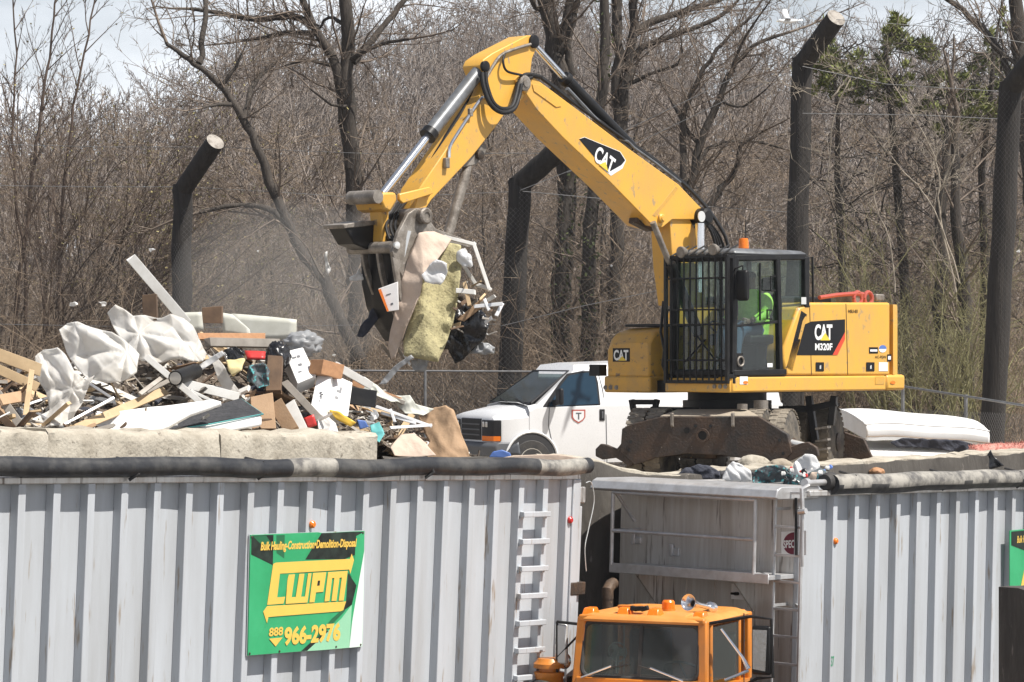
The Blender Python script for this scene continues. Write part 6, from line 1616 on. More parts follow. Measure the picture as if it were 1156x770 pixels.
# --- boxes and bags
def carton(name, label, corners, Yo, depth, m, marks=0, cat="box", seed=0):
    """box whose front face is traced; corners clockwise from top left"""
    cx = sum(c[0] for c in corners) / 4; Y = YW(cx) + Yo
    pts = [P(c[0], c[1], Y + (c[2] if len(c) > 2 else 0)) for c in corners]; base = sum(pts, V()) / 4
    n = (pts[1] - pts[0]).cross(pts[3] - pts[0]).normalized()
    if n.y < 0: n = -n
    t = MB(); t.prism([p - base for p in pts], n * depth)
    o = t.build(name, m, bevel=0.006); o.location = base; tag(o, label, cat)
    rnd = random.Random(seed)
    U = pts[1] - pts[0]; W = pts[3] - pts[0]
    for k in range(marks):
        u0, v0 = rnd.uniform(0.2, 0.6), rnd.uniform(0.2, 0.75); du, dv = rnd.uniform(0.1, 0.25), rnd.uniform(0.03, 0.09)
        q = [pts[0] + U * a + W * b - n * 0.004 - base for a, b in ((u0, v0), (u0 + du, v0), (u0 + du, v0 + dv), (u0, v0 + dv))]
        mm = MB(); mm.prism(q, n * 0.001); mm.build("printed_mark", K["gplast"], o, smooth=0)
    return o


carton("white_box", "white printed carton tilted on the heap's right crest", [(321, 397, .2), (342, 392, .3), (357, 424, 0), (336, 433, -.1)], 1.5, 0.2, K["cardw"], 4, seed=1)
carton("white_box", "white printed carton left of two leaning on the right slope", [(358, 424, .2), (374, 421, .2), (366, 470, -.2), (350, 462, -.2)], 1.15, 0.15, K["cardw"], 3, seed=2)
carton("white_box", "white printed carton right of two leaning on the right slope", [(376, 422, .2), (398, 432, .2), (393, 470, -.1), (368, 466, -.2)], 1.1, 0.15, K["cardw"], 3, seed=3)
carton("brown_carton", "open brown carton under the round post end", [(283, 448, .1), (308, 443, .2), (312, 484, 0), (284, 484, 0)], 0.95, 0.3, K["card"], 0, seed=4)
carton("shelf_box", "black fronted shelf with tan edge on the right slope", [(394, 436, 0), (426, 441, .1), (424, 460, 0), (394, 456, 0)], 1.2, 0.3, K["blackm"], 0, seed=5, cat="shelf")
filmflap("big brown paper sack slumped at the right foot of the heap", [(472, 470, .3), (490, 462, .2), (503, 458, .1), (510, 463, 0), (518, 480, -.1), (530, 512, -.2), (532, 522, -.2), (500, 524, -.3), (478, 520, -.2), (486, 500, -.1), (478, 485, .1)], 0.9, 21, 0.10, 3, name="paper_sack", m=K["card"], cat="sack", thick=0.02)
filmflap("folded tan cardboard flap lying on the trailer edge at the heap's right foot", [(440, 506, -.1), (452, 491, .1), (466, 489, .2), (480, 500, 0), (492, 514, -.2), (470, 516, -.2), (446, 514, -.2)], 0.5, 22, 0.05, 3, name="cardboard_flap", m=K["carpet"], cat="cardboard")
filmflap("grey green rag draped along the right slope", [(398, 424), (412, 426, .1), (425, 434), (440, 446, -.1), (452, 455, -.1), (440, 454, -.2), (420, 446, -.1), (404, 436)], 1.6, 23, 0.08, 4, name="rag", m=K["siding"], cat="rag")
filmflap("pale crumpled rag near the brown sack", [(445, 448), (462, 446), (468, 456), (490, 462), (478, 470, -.1), (458, 466, -.1), (448, 458)], 1.3, 24, 0.08, 4, name="rag", m=K["siding"], cat="rag")
filmflap("teal rag at the heap's right foot", [(418, 480), (428, 476), (434, 490, -.1), (428, 500, -.2), (419, 494, -.1)], 0.7, 25, 0.05, 4, name="rag", m=K["teal"], cat="rag")
filmflap("dark tangled blue green cloth bundle in the middle of the heap", [(280, 414), (296, 409), (306, 418), (304, 434, -.1), (290, 438, -.1), (278, 430)], 1.6, 26, 0.12, 5, name="cloth_bundle", m=K["clothm"], cat="cloth")
filmflap("torn black bag beside the gutter length", [(252, 396), (266, 391), (276, 397), (272, 410, -.1), (258, 412, -.1)], 1.8, 27, 0.10, 5, name="torn_bag", m=K["bagk"], cat="bag")
filmflap("lump of yellow foam right of the dark pipe", [(256, 409), (276, 407), (272, 419, -.1), (262, 424, -.1)], 1.5, 28, 0.05, 4, name="foam_lump", m=K["foam"], cat="foam", thick=0.06)
filmflap("bright red plastic piece under the gutter length", [(276, 397), (300, 398), (299, 406, -.1), (279, 405, -.1)], 1.9, 29, 0.03, 3, name="plastic_piece", m=K["rplast"], cat="plastic", thick=0.03, cuts=2)
filmflap("yellow plastic strip in front of the white cartons", [(372, 463, .1), (382, 464), (402, 477, -.1), (396, 482, -.1), (378, 472)], 0.8, 30, 0.03, 3, name="plastic_strip", m=K["yplast"], cat="plastic", thick=0.04, cuts=2)
filmflap("blue plastic scrap beside the yellow strip", [(403, 474), (412, 475), (416, 482), (406, 485)], 0.8, 31, 0.03, 4, name="plastic_scrap", m=K["blue"], cat="plastic", cuts=3)
filmflap("small red and dark tool case behind the wall top", [(343, 472), (354, 468), (358, 480), (346, 484)], 0.8, 32, 0.02, 3, name="tool_case", m=K["rplast"], cat="case", thick=0.06, cuts=2)
filmflap("crumpled white paper in front of the cartons", [(358, 474), (368, 468, .1), (378, 478), (382, 488, -.1), (360, 488, -.1)], 0.8, 33, 0.06, 5, name="crumpled_paper", m=K["scrapw"], cat="paper")
filmflap("grey plastic strip dangling below the grapple's load", [(428, 434), (444, 415), (464, 401), (467, 405), (450, 418), (436, 434)], 2.4, 34, 0.05, 4, name="plastic_strip", m=K["bagg"], cat="strip")


def crumple(name, label, c, r, m, seed, amp=0.35, fs=3.0, cat="bag", group=None):
    bm = bmesh.new(); bmesh.ops.create_icosphere(bm, subdivisions=4, radius=1)
    for v in bm.verts:
        q = v.co * fs + V((seed * 3.7, seed, 1)); d = 1 + amp * (noise.noise(q) * 0.8 + (0.5 - abs(noise.noise(q * 2.1))) * 0.7)
        v.co = V((v.co.x * r[0] * d, v.co.y * r[1] * d, v.co.z * r[2] * d))
    me = bpy.data.meshes.new(name); bm.to_mesh(me); bm.free(); me.materials.append(m); me.polygons.foreach_set("use_smooth", [True] * len(me.polygons))
    o = bpy.data.objects.new(name, me); o.location = c; put(o); return tag(o, label, cat, group)


crumple("rubbish_bag", "clear grey plastic bag with wire on the heap's right crest", P(342, 388, YW(340) + 2.0), (0.20, 0.2, 0.14), K["bagg"], 1)
crumple("rubbish_bag", "glossy black plastic bag just left of the white tilted carton", P(314, 402, YW(314) + 1.8), (0.13, 0.15, 0.16), K["bagk"], 2)
t_ = thing("pipe_roll", "short dark roll with a white end sticking out of the heap", "roll", P(208, 424, YW(208) + 1.5))
b_ = t_.location; a0 = P(198, 427, YW(208) + 1.2) - b_; a1 = P(221, 419, YW(208) + 1.7) - b_
mb = MB(); mb.cyl(a0, a1, 0.085, 18); mb.build("roll_body", K["blackm"], t_)
mb = MB(); d_ = (a0 - a1).normalized(); mb.lathe(a0, d_, [(0.0, 0.07), (0.004, 0.07)], 18); mb.lathe(a0, d_, [(0.004, 0.035), (0.006, 0.035)], 14); mb.build("roll_end", K["lens"], t_)

# --- random boards and scraps spread over the heap
def scatter():
    rnd = random.Random(11)
    kinds = [("broken_board", "woodl", "splintered pale board lying in the debris heap", "pale boards lying in the debris heap"), ("broken_board", "woodd", "splintered dark board lying in the debris heap", "dark boards lying in the debris heap"),
             ("broken_board", "woodg", "splintered grey board lying in the debris heap", "grey boards lying in the debris heap"), ("trim_stick", "paintw", "broken white trim stick lying in the debris heap", "white trim sticks lying in the debris heap"), ("cardboard_scrap", "card", "flat brown cardboard scrap lying in the debris heap", "cardboard scraps lying in the debris heap")]
    n = 0
    for i in range(235):
        px = rnd.uniform(-60, 505); v = rnd.uniform(0.02, 0.62)
        c = heap_pt(px, v, rnd.uniform(0.0, 0.08))
        kd = kinds[rnd.choices(range(5), (30, 28, 14, 22, 8))[0]]
        L = rnd.uniform(0.2, 0.95) if kd[0] != "cardboard_scrap" else rnd.uniform(0.15, 0.3); w = rnd.uniform(0.018, 0.085) if kd[0] != "cardboard_scrap" else rnd.uniform(0.12, 0.25); th = rnd.choice((0.012, 0.02, 0.035))
        mb = MB()
        # jagged plank: outline with broken ends
        e0 = [rnd.uniform(-0.05, 0.05) for _ in range(3)]; e1 = [rnd.uniform(-0.05, 0.05) for _ in range(3)]
        if px > 400: L *= 0.7
        mb.prism([(-L / 2 + e0[0], -w / 2, 0), (-L / 2 + e0[1], 0, 0), (-L / 2 + e0[2], w / 2, 0), (L / 2 + e1[0], w / 2, 0), (L / 2 + e1[1], 0, 0), (L / 2 + e1[2], -w / 2, 0)], (0, 0, th))
        o = mb.build(kd[0], K[kd[1]], smooth=0)
        o.location = c; o.rotation_euler = (rnd.gauss(0.25, 0.5), rnd.gauss(0, 0.45), rnd.uniform(-1.0, 1.0) + (math.pi if rnd.random() < 0.3 else 0))
        tag(o, kd[2], "board" if "board" in kd[0] and kd[0] != "cardboard_scrap" else ("trim" if kd[0] == "trim_stick" else "cardboard"), kd[3])
    sc = [("paper_scrap", "scrapw", "crumpled white paper scrap lying in the debris heap", "white paper scraps in the debris heap", "paper"), ("rag", "cloth", "dark rag lying in the debris heap", "dark rags in the debris heap", "rag"), ("film_scrap", "bagg", "scrap of grey plastic film in the debris heap", "grey film scraps in the debris heap", "plastic")]
    for i in range(44):
        px = rnd.uniform(-20, 510); v = rnd.uniform(0.02, 0.6); c = heap_pt(px, v, 0.03); kd = rnd.choice(sc); r = rnd.uniform(0.05, 0.13)
        pts = [c + V((r * rnd.uniform(0.7, 1.4) * math.cos(a), r * 0.5 * math.sin(a), r * 0.8 * math.sin(a))) for a in [2 * math.pi * k / 7 for k in range(7)]]
        o = flap(kd[0], pts, K[kd[1]], r * 0.9, 6, 3, 0.004, None, i + 60); tag(o, kd[2], kd[4], kd[3])


scatter()

# =================================================================== LOAD HELD BY THE GRAPPLE
def held(label, pts, Yo, seed, m, name, cat, amp=0.05, fs=3, thick=0.012, cuts=4, **kw):
    o = flap(name, px_poly(pts, 37.35 + Yo), m, amp, fs, cuts, thick, None, seed, **kw); return tag(o, label, cat)


held("tan carpet backing folded over the grapple and hanging down in a point", [(472, 263, .05), (490, 262, .2), (509, 271, .3), (504, 282, .1), (492, 297, 0), (477, 311, -.15), (475, 330, -.15), (468, 350, -.15), (458, 367, -.1), (452, 388, 0), (446, 405, .05), (442, 408, .1), (439, 392, .1), (441, 375, .05), (448, 340, 0), (458, 300, 0)], -0.35, 41, K["carpet"], "carpet", "carpet", 0.09, 2.4, 0.015)
held("mottled yellow green carpet pad hanging from the grapple", [(505, 274, .3), (519, 278, .3), (521, 300, .2), (518, 320, .1), (515, 345, .0), (511, 368, 0), (503, 390, -.05), (495, 409, -.1), (478, 406, -.1), (456, 402, -.05), (455, 385, 0), (462, 365, .05), (470, 340, 0), (476, 312, 0), (490, 298, .2)], -0.30, 42, K["pad"], "carpet_pad", "carpet pad", 0.08, 2.4, 0.02)
held("crumpled white insulation bag in front of the hanging carpet pad", [(476, 311), (484, 299), (492, 293), (505, 298), (505, 308), (500, 318), (498, 323), (488, 321), (480, 318)], -0.55, 43, K["bagw"], "plastic_bag", "bag", 0.10, 4)
held("small white pillow stuck behind the carpet pad's top", [(517, 285), (524, 280), (531, 290), (531, 302), (524, 303), (518, 294)], -0.15, 44, K["bagw"], "pillow", "pillow", 0.08, 4, 0.05)
window_frame("white window frame tangled in the right of the grapple's load", [(503, 268, 0.0), (535, 276, 0.0), (552, 326, -.1), (537, 321, 0.1)], 37.4, 0.055, K["paintw"])
carton("brown_carton", "brown carton flap jutting from the right of the grapple's load", [(516, 361), (544, 336), (552, 341), (524, 363)], 37.2 - YW(534), 0.22, K["card"], 0, seed=7)
carton("white_box", "white and orange box squeezed at the left of the grapple's load", [(427, 326), (449, 318), (450, 350), (437, 352)], 36.75 - YW(440), 0.12, K["cardw"], 2, seed=8)
mb = MB(); pts = [P(a, b, 36.72) for a, b in ((427, 327), (430, 326), (439, 351), (437, 352))]; 
sb_ = mb.prism(pts, (0, 0.01, 0)).build("orange_tape", K["amber"], smooth=0, loc=pts[0]); tag(sb_, "orange strip down the left edge of the white box in the grapple", "tape")
held("dark matted bundle hanging under the carton in the load", [(514, 345), (530, 348), (546, 352), (552, 366), (545, 385), (534, 394), (528, 402), (514, 408), (508, 395), (500, 398), (508, 372)], -0.05, 45, K["bagk"], "dark_bundle", "bundle", 0.22, 3.2, 0.02)
held("brown fibre clump in the middle of the load", [(512, 332), (530, 336), (546, 344), (540, 362), (520, 366), (510, 352)], 0.1, 46, K["heap"], "fibre_clump", "debris", 0.2, 4, 0.05)
held("black cloth dangling at the left of the grapple", [(426, 340), (432, 346), (428, 358), (418, 370), (410, 380), (403, 378), (406, 368), (416, 360), (420, 348)], 0.3, 47, K["cloth"], "cloth", "cloth", 0.10, 4)
held("clear plastic wisp hanging right of the load", [(523, 391), (535, 386), (552, 388), (560, 394), (556, 402), (540, 399), (528, 400)], 0.0, 48, K["bagg"], "plastic_wisp", "plastic", 0.16, 5, 0.003)
held("grey crushed can shaped scrap below the carpet pad", [(464, 408), (478, 404), (484, 407), (481, 418), (470, 420), (464, 415)], -0.2, 49, K["bagg"], "plastic_scrap", "plastic", 0.08, 6, 0.01)
for i, (a, b, w, mm, lb) in enumerate((((547, 338), (552, 350), .04, "vanw", "upper arm of white pipe piece right of the load"), ((536, 346), (567, 343), .045, "vanw", "cross arm of white pipe piece right of the load"), ((567, 343), (560, 357), .045, "vanw", "lower arm of white pipe piece right of the load"), ((548, 364), (556, 358), .04, "vanw", "short white pipe end below the others in the load"), ((515, 328), (537, 330), .06, "paintw", "white stick across the load above the brown carton"), ((524, 318), (530, 345), .05, "woodl", "pale lath between window frame and carton in the load"), ((462, 262), (450, 310), .045, "lens", "shiny metal strip along the carpet's left edge"), ((456, 400), (463, 412), .03, "paintw", "short pale stick under the carpet pad"))):
    board("stick", lb, (a[0], a[1], -0.15), (b[0], b[1], -0.2), w, 0.025, K[mm], "stick", Y=37.2)
rnd = random.Random(5)
for i in range(16):
    px, py = rnd.uniform(508, 552), rnd.uniform(322, 385)
    a = rnd.uniform(-0.9, 0.9); L = rnd.uniform(8, 18)
    board("splinter", "thin wooden splinter sticking out of the grapple's load", (px, py, rnd.uniform(-.3, .2)), (px + L * math.cos(a), py + L * math.sin(a), rnd.uniform(-.3, .2)), rnd.uniform(0.015, 0.05), 0.015, K[rnd.choice(("woodl", "woodd", "woodg", "paintw"))], "splinter", "wooden splinters in the grapple's load", Y=37.2)

# =================================================================== RIGHT SIDE: mattresses, rug, rubbish
def right_things():
    t = thing("mattress", "plain white mattress sagging on top of the box spring at right", "mattress", P(1048, 503, 45.8))
    b = t.location
    rows = []
    n = 14
    FL, FR, BL, BR = P(977, 478, 45.0), P(1117, 486, 45.6), P(946, 461, 47.0), P(1100, 474, 47.5)
    ring = []
    mb = MB()
    for k in range(n + 1):
        u = k / n
        f = FL + (FR - FL) * u; r = BL + (BR - BL) * u
        sag = 0.055 * math.sin(math.pi * u) ** 0.8 + 0.015 * math.sin(9 * u)
        e = 0.92 if k in (0, n) else 1.0
        h = 0.28 * e
        prof = []
        for v, dz in ((0.0, -h), (-0.03, -h * 0.75), (-0.035, -h * 0.3), (0.0, -0.02), (0.06, 0.0), (0.35, 0.02), (0.65, 0.02), (0.94, 0.0), (1.0, -0.03), (1.03, -h * 0.5), (1.0, -h)):
            q = f + (r - f) * v; prof.append(q + V((0, 0, dz + sag * 0.9)) - b)
        rows.append(prof)
    mb.loft(rows); mb.build("mattress_body", K["mattw"], t, smooth=45, bevel=0.03)
    for j in (3, 1):
        m2 = MB(); m2.tube([r[j] + V((0, -0.006, 0.004)) for r in rows], 0.011, 6); m2.build("piping", K["mattb"] if j == 1 else K["mattw"], t)
    m2 = MB(); m2.tube([rows[0][j] for j in (3, 4, 5, 6, 7)], 0.012, 6); m2.build("piping", K["mattw"], t)
    t = thing("box_spring", "white topped box spring with brown side under the white mattress", "box spring", P(1030, 526, 45.2)); b = t.location
    FL, FR, BL, BR = P(979, 512, 44.5), P(1090, 515, 45.1), P(966, 497, 46.6), P(1092, 500, 47.2)
    mb = MB(); mb.prism([p - b for p in (FL, FR, BR, BL)], (0, 0, -0.06)); mb.build("top_cover", K["mattw"], t, bevel=0.02)
    mb = MB(); mb.prism([p - b + V((0, 0, -0.061)) for p in (FL + V((0.01, 0.01, 0)), FR, BR, BL)], (0, 0, -0.2)); mb.build("side_panel", K["mattb"], t, bevel=0.02)
    o = flap("cloth", px_poly([(1004, 499), (1018, 495), (1050, 496), (1080, 497), (1100, 502), (1096, 512), (1078, 510), (1056, 506), (1030, 505), (1012, 504)], 44.75), K["cloth"], 0.09, 3.5, 4, 0.02, None, 51); tag(o, "black cloth squeezed between the white mattress and box spring", "cloth")
    # rug roll
    bm = MB(); p0, p1 = P(1094, 513, 44.0), P(1190, 506, 44.6); pts = []; rs = []
    for k in range(25):
        u = k / 24; pts.append(p0 + (p1 - p0) * u); rs.append(0.125 * (1 + 0.08 * math.sin(7 * u)) if 0 < k < 24 else 0.07)
    bm.tube([p - p0 for p in pts], rs, 22)
    rn = random.Random(8)
    for i in range(2600):
        u = rn.random(); a = rn.uniform(0, 2 * math.pi); c = (p1 - p0) * u; d = V((0.05, math.cos(a), math.sin(a))); q = c + d * 0.118; e = (d + V((rn.gauss(0, .5), rn.gauss(0, .4), rn.gauss(0, .4)))) * 0.03; s = V((rn.gauss(0, 1), rn.gauss(0, 1), rn.gauss(0, 1))).normalized() * 0.008
        bm.add([q - s, q + s, q + e], [(0, 1, 2)])
    o = bm.build("rolled_rug", K["rug"], smooth=60, recalc=False); o.location = p0; tag(o, "rolled red and pink shaggy rug on the curb at the right edge", "rug")
    # clutter on the curb
    o = flap("torn_bag", px_poly([(1103, 527), (1112, 517), (1118, 508), (1122, 516), (1133, 526), (1118, 530)], 42.2), K["bagk"], 0.06, 5, 3, 0.01, None, 52); tag(o, "torn black scrap standing on the curb before the red rug", "scrap")
    crumple("timber_chunk", "orange brown broken wood chunk on the curb behind the right trailer", P(990, 533, 39.6), (0.10, 0.1, 0.06), K["woodr"], 4, 0.2, 2, "wood chunk")
    crumple("rubble_lump", "small black lump on the curb behind the right trailer", P(1049, 529, 41.0), (0.03, 0.04, 0.03), K["bagk"], 5, 0.2, 2, "rubble")
    # rubbish heaped over the right trailer's front
    for i, (nm, lb, pts, Yo, mm, amp, seed) in enumerate((
            ("garment", "dark navy garment crumpled at the left of the rubbish above the platform", [(762, 539), (775, 530), (790, 525), (800, 528), (812, 532), (814, 540), (790, 543)], 36.3, "cloth", 0.10, 61),
            ("plastic_bag", "white printed carrier bag in the rubbish above the platform", [(816, 543), (819, 530), (826, 522), (838, 524), (846, 532), (849, 544)], 36.0, "bagw", 0.10, 62),
            ("garment", "dark striped garments with teal trim heaped above the platform", [(848, 545), (852, 532), (866, 524), (880, 523), (892, 530), (898, 545)], 35.9, "clothm", 0.14, 63),
            ("plastic_bag", "white and red knotted carrier bag highest in the rubbish above the platform", [(894, 534), (900, 522), (908, 514), (920, 515), (924, 524), (922, 536), (908, 541), (898, 540)], 35.7, "bagw", 0.14, 64),
            ("garment", "dark cloth with coloured scraps beside the knotted bag", [(884, 546), (890, 534), (905, 538), (925, 528), (938, 538), (935, 548), (905, 549)], 35.5, "clothm", 0.10, 65),
            ("paper_scrap", "pale tan paper strip poking out before the knotted bag", [(908, 546), (916, 534), (922, 533), (918, 548)], 35.2, "carpet", 0.04, 66),
            ("garment", "black garment lying low behind the white carrier bag", [(780, 541), (812, 531), (850, 532), (860, 541), (820, 546)], 36.5, "mattk", 0.10, 67))):
        o = flap(nm, px_poly(pts, Yo), K[mm], amp, 4.5, 4, 0.02, None, seed); tag(o, lb, "bag" if "bag" in nm else ("paper" if "paper" in nm else "clothing"))
    rn = random.Random(9)
    for i in range(26):
        px, py = rn.uniform(880, 940), rn.uniform(526, 545); r = rn.uniform(0.015, 0.035); c = P(px, py, 35.3 + rn.uniform(-.1, .4)); mm = rn.choice(("rplast", "blue", "scrapw", "scrapw", "scrapw", "bagk", "bagk"))
        nmz = {"rplast": "red", "blue": "blue", "scrapw": "white", "teal": "teal", "bagk": "black", "yplast": "yellow"}[mm]
        pts = [c + V((r * rn.uniform(.6, 1.5) * math.cos(a), 0.4 * r * math.sin(a), r * math.sin(a))) for a in [2 * math.pi * k / 6 for k in range(6)]]
        o = flap("litter_scrap", pts, K[mm], r * 0.8, 12, 2, 0.004, None, i + 90); tag(o, "small %s litter scrap in the rubbish above the platform" % nmz, "litter", "%s litter scraps above the platform" % nmz)
    # blocks in the shade under the excavator blade
    crumple("rubble_block", "tan rubble block in the shade under the stabiliser beam", P(851, 526, 38.7), (0.22, 0.2, 0.14), K["concrete"], 9, 0.12, 1.5, "rubble")
    crumple("rubble_lump", "brown earth lump beneath the stabiliser beam's right end", P(880, 527, 38.4), (0.16, 0.16, 0.1), K["yard"], 10, 0.2, 2, "rubble")
    # between left trailer and van
    o = flap("plastic_tub", px_poly([(552, 516), (556, 510), (566, 508), (576, 512), (578, 518)], 35.6), K["blue"], 0.03, 3, 3, 0.02, None, 71); tag(o, "pale blue plastic tub edge in front of the van's bumper", "tub")
    o = flap("grey_panel", px_poly([(570, 513), (577, 504), (585, 499), (588, 514)], 36.0), K["gplast"], 0.03, 3, 2, 0.03, None, 72); tag(o, "dark grey plastic panel before the van's front wheel", "panel")
    o = flap("tan_board", px_poly([(545, 521), (580, 514), (628, 513), (660, 518), (648, 524), (600, 523)], 33.3), K["carpet"], 0.02, 2, 3, 0.02, None, 73); tag(o, "pale tan sheet lying on the left trailer's end before the van", "sheet")


right_things()
# =================================================================== TREES
class Segs:
    """branch segments by level; turned into prisms in one go"""
    def __init__(s): s.a = []; s.lv = []; s.ch = []
    def add(s, p, q, r0, r1, lv): s.a.append((*p, *q, r0, r1)); s.lv.append(lv)


def grow(S, p, d, L, r, lv, maxlv, rng, par, rend=0.25):
    n = max(2, int(L / par["step"][min(lv, len(par["step"]) - 1)])); st = L / n
    wob = par["wob"]; up = par["up"]
    p = V(p); d = V(d).normalized(); chain = [(p.copy(), r)]
    nb = par["nb"][lv] if lv < len(par["nb"]) else 0
    spots = sorted(rng.uniform(par.get("from", 0.25) if lv == 0 else 0.15, 1.0) for _ in range(nb)) if lv < maxlv else []
    si = 0
    for i in range(n):
        d2 = (d + V((rng.gauss(0, wob), rng.gauss(0, wob), rng.gauss(0, wob) + up))).normalized()
        q = p + d2 * st; f0, f1 = i / n, (i + 1) / n
        r0 = r * (1 - (1 - rend) * f0); r1 = r * (1 - (1 - rend) * f1)
        S.add(p, q, r0, r1, lv); chain.append((q.copy(), r1))
        while si < len(spots) and spots[si] <= f1:
            sp = spots[si]; si += 1
            a, b = frame_for(d2); t = rng.uniform(0, 2 * math.pi); el = math.radians(rng.uniform(*par["ang"]))
            nd = d2 * math.cos(el) + (a * math.cos(t) + b * math.sin(t)) * math.sin(el)
            nl = L * rng.uniform(*par["len"]) * (1.15 - 0.55 * sp); nr = max(par["rmin"], r0 * rng.uniform(0.35, 0.6))
            grow(S, p + (q - p) * rng.random(), nd, nl, nr, lv + 1, maxlv, rng, par)
        p, d = q, d2
    if lv == 0: S.ch.append(chain)


def seg_arrays(A, n):
    A = np.asarray(A, float); p, q = A[:, 0:3], A[:, 3:6]; d = q - p; d /= (np.linalg.norm(d, axis=1, keepdims=True) + 1e-9)
    ref = np.where(np.abs(d[:, 2:3]) < 0.9, np.array([[0, 0, 1.0]]), np.array([[1.0, 0, 0]]))
    u = np.cross(d, ref); u /= np.linalg.norm(u, axis=1, keepdims=True); w = np.cross(u, d)
    ang = np.arange(n) * 2 * np.pi / n; c, s = np.cos(ang), np.sin(ang)
    off = u[:, None, :] * c[None, :, None] + w[:, None, :] * s[None, :, None]
    v = np.concatenate([p[:, None, :] + off * A[:, 6, None, None], q[:, None, :] + off * A[:, 7, None, None]], axis=1).reshape(-1, 3)
    m = len(A); i = np.arange(n); base = (np.arange(m) * 2 * n)[:, None, None]
    f = np.stack([i, (i + 1) % n, n + (i + 1) % n, n + i], axis=1)[None] + base
    return v, f.reshape(-1, 4)


def mesh_np(name, v, f, m, parent=None, smooth=True):
    me = bpy.data.meshes.new(name); k = f.shape[1]
    me.vertices.add(len(v)); me.vertices.foreach_set("co", np.ascontiguousarray(v, dtype=np.float32).ravel())
    me.loops.add(f.size); me.loops.foreach_set("vertex_index", np.ascontiguousarray(f, dtype=np.int32).ravel())
    me.polygons.add(len(f)); me.polygons.foreach_set("loop_start", np.arange(0, f.size, k, dtype=np.int32))
    me.update(calc_edges=True)
    if smooth: me.polygons.foreach_set("use_smooth", np.ones(len(f), dtype=bool))
    me.materials.append(m)
    o = bpy.data.objects.new(name, me); put(o, parent); return o


def seg_mesh(name, A, n, m, parent=None):
    v, f = seg_arrays(A, n); return mesh_np(name, v, f, m, parent)


def split_tree(t, S, mt, mc, origin=(0, 0, 0), nt=7):
    o = np.array([*origin, *origin, 0, 0]); A = np.array(S.a) - o; lv = np.array(S.lv)
    og = V(origin)
    for c in S.ch:
        m = MB(); m.tube([q - og for q, r in c], [r for q, r in c], nt); m.build("trunk" if c[0][1] > 0.09 or c is S.ch[0] else "limb", mt, t, smooth=60)
    if (lv > 0).any(): seg_mesh("crown", A[lv > 0], 3, mc, t)


PAR = dict(step=(0.6, 0.45, 0.35, 0.28), wob=0.13, up=0.03, nb=(16, 7, 5, 3), ang=(25, 65), len=(0.28, 0.5), rmin=0.006)


def hand_tree(name, label, trunks, Y, mt="bark", mc="twig", seed=0, limbs=(), twigs=1.0, par=None, cat="tree", group=None, ground=True, buds=None, ntrunk=10, rmin=0.007):
    """tree whose trunks and main limbs follow photo polylines; twigs are grown from them"""
    rng = random.Random(seed); S = Segs(); par = dict(PAR, **(par or {})); par["rmin"] = rmin
    ends = []
    def poly(pts, r0, r1, lv, dY0=0.0, dY1=0.0):
        w = []
        n = len(pts)
        for i, p in enumerate(pts):
            f = i / (n - 1); w.append((P(p[0], p[1], Y + dY0 + (dY1 - dY0) * f), r0 + (r1 - r0) * f))
        fine = []
        cv = curve([q for q, _ in w], 4); w = [(q, r0 + (r1 - r0) * i / (len(cv) - 1)) for i, q in enumerate(cv)]
        for (a, ra), (b, rb) in zip(w, w[1:]):
            k = max(1, int((b - a).length / 0.3))
            for j in range(k): fine.append((a + (b - a) * (j / k) + V((rng.gauss(0, min(.03, .012 + ra * .1)), rng.gauss(0, .03), 0)), (ra + (rb - ra) * j / k) * rng.uniform(.92, 1.1)))
        fine.append(w[-1])
        for (a, ra), (b, rb) in zip(fine, fine[1:]): S.add(a, b, ra, rb, lv)
        S.ch.append(fine); return fine
    allp = []
    for tr in trunks:
        pts, r0, r1 = tr[:3]; dd = tr[3] if len(tr) > 3 else (0, 0)
        f = poly(pts, r0, r1, 0, *dd); allp.append((f, tr[4] if len(tr) > 4 else 1.0))
        p, r = f[-1]; d = f[-1][0] - f[-2][0]
        if r < 0.09: grow(S, p, d, 1.8, r, 1, 3, rng, par)
    for lb in limbs:
        pts, r0, r1 = lb[:3]; dd = lb[3] if len(lb) > 3 else (0, rng.uniform(-1.5, 1.5))
        f = poly(pts, r0, r1, 0, *dd); allp.append((f, 1.3))
        p, r = f[-1]; d = f[-1][0] - f[-2][0]
        grow(S, p, d, 1.6, max(r, 0.012), 1, 3, rng, par)
    for f, dens in allp:
        for (a, ra), (b, rb) in zip(f, f[1:]):
            if rng.random() < 0.55 * twigs * dens:
                d = (b - a).normalized(); x, y = frame_for(d); t = rng.uniform(0, 2 * math.pi); el = math.radians(rng.uniform(35, 80))
                nd = d * math.cos(el) + (x * math.cos(t) + y * math.sin(t)) * math.sin(el) + V((0, 0, 0.25))
                grow(S, a, nd, rng.uniform(0.7, 2.6), max(rmin, min(0.035, ra * 0.35)), 1, 3, rng, dict(par, nb=(0, 7, 4, 2)))
    base = V(S.a[0][:3])
    t = thing(name, label, cat, base, group=group)
    split_tree(t, S, K[mt], K[mc], base, ntrunk)
    return t, S, base


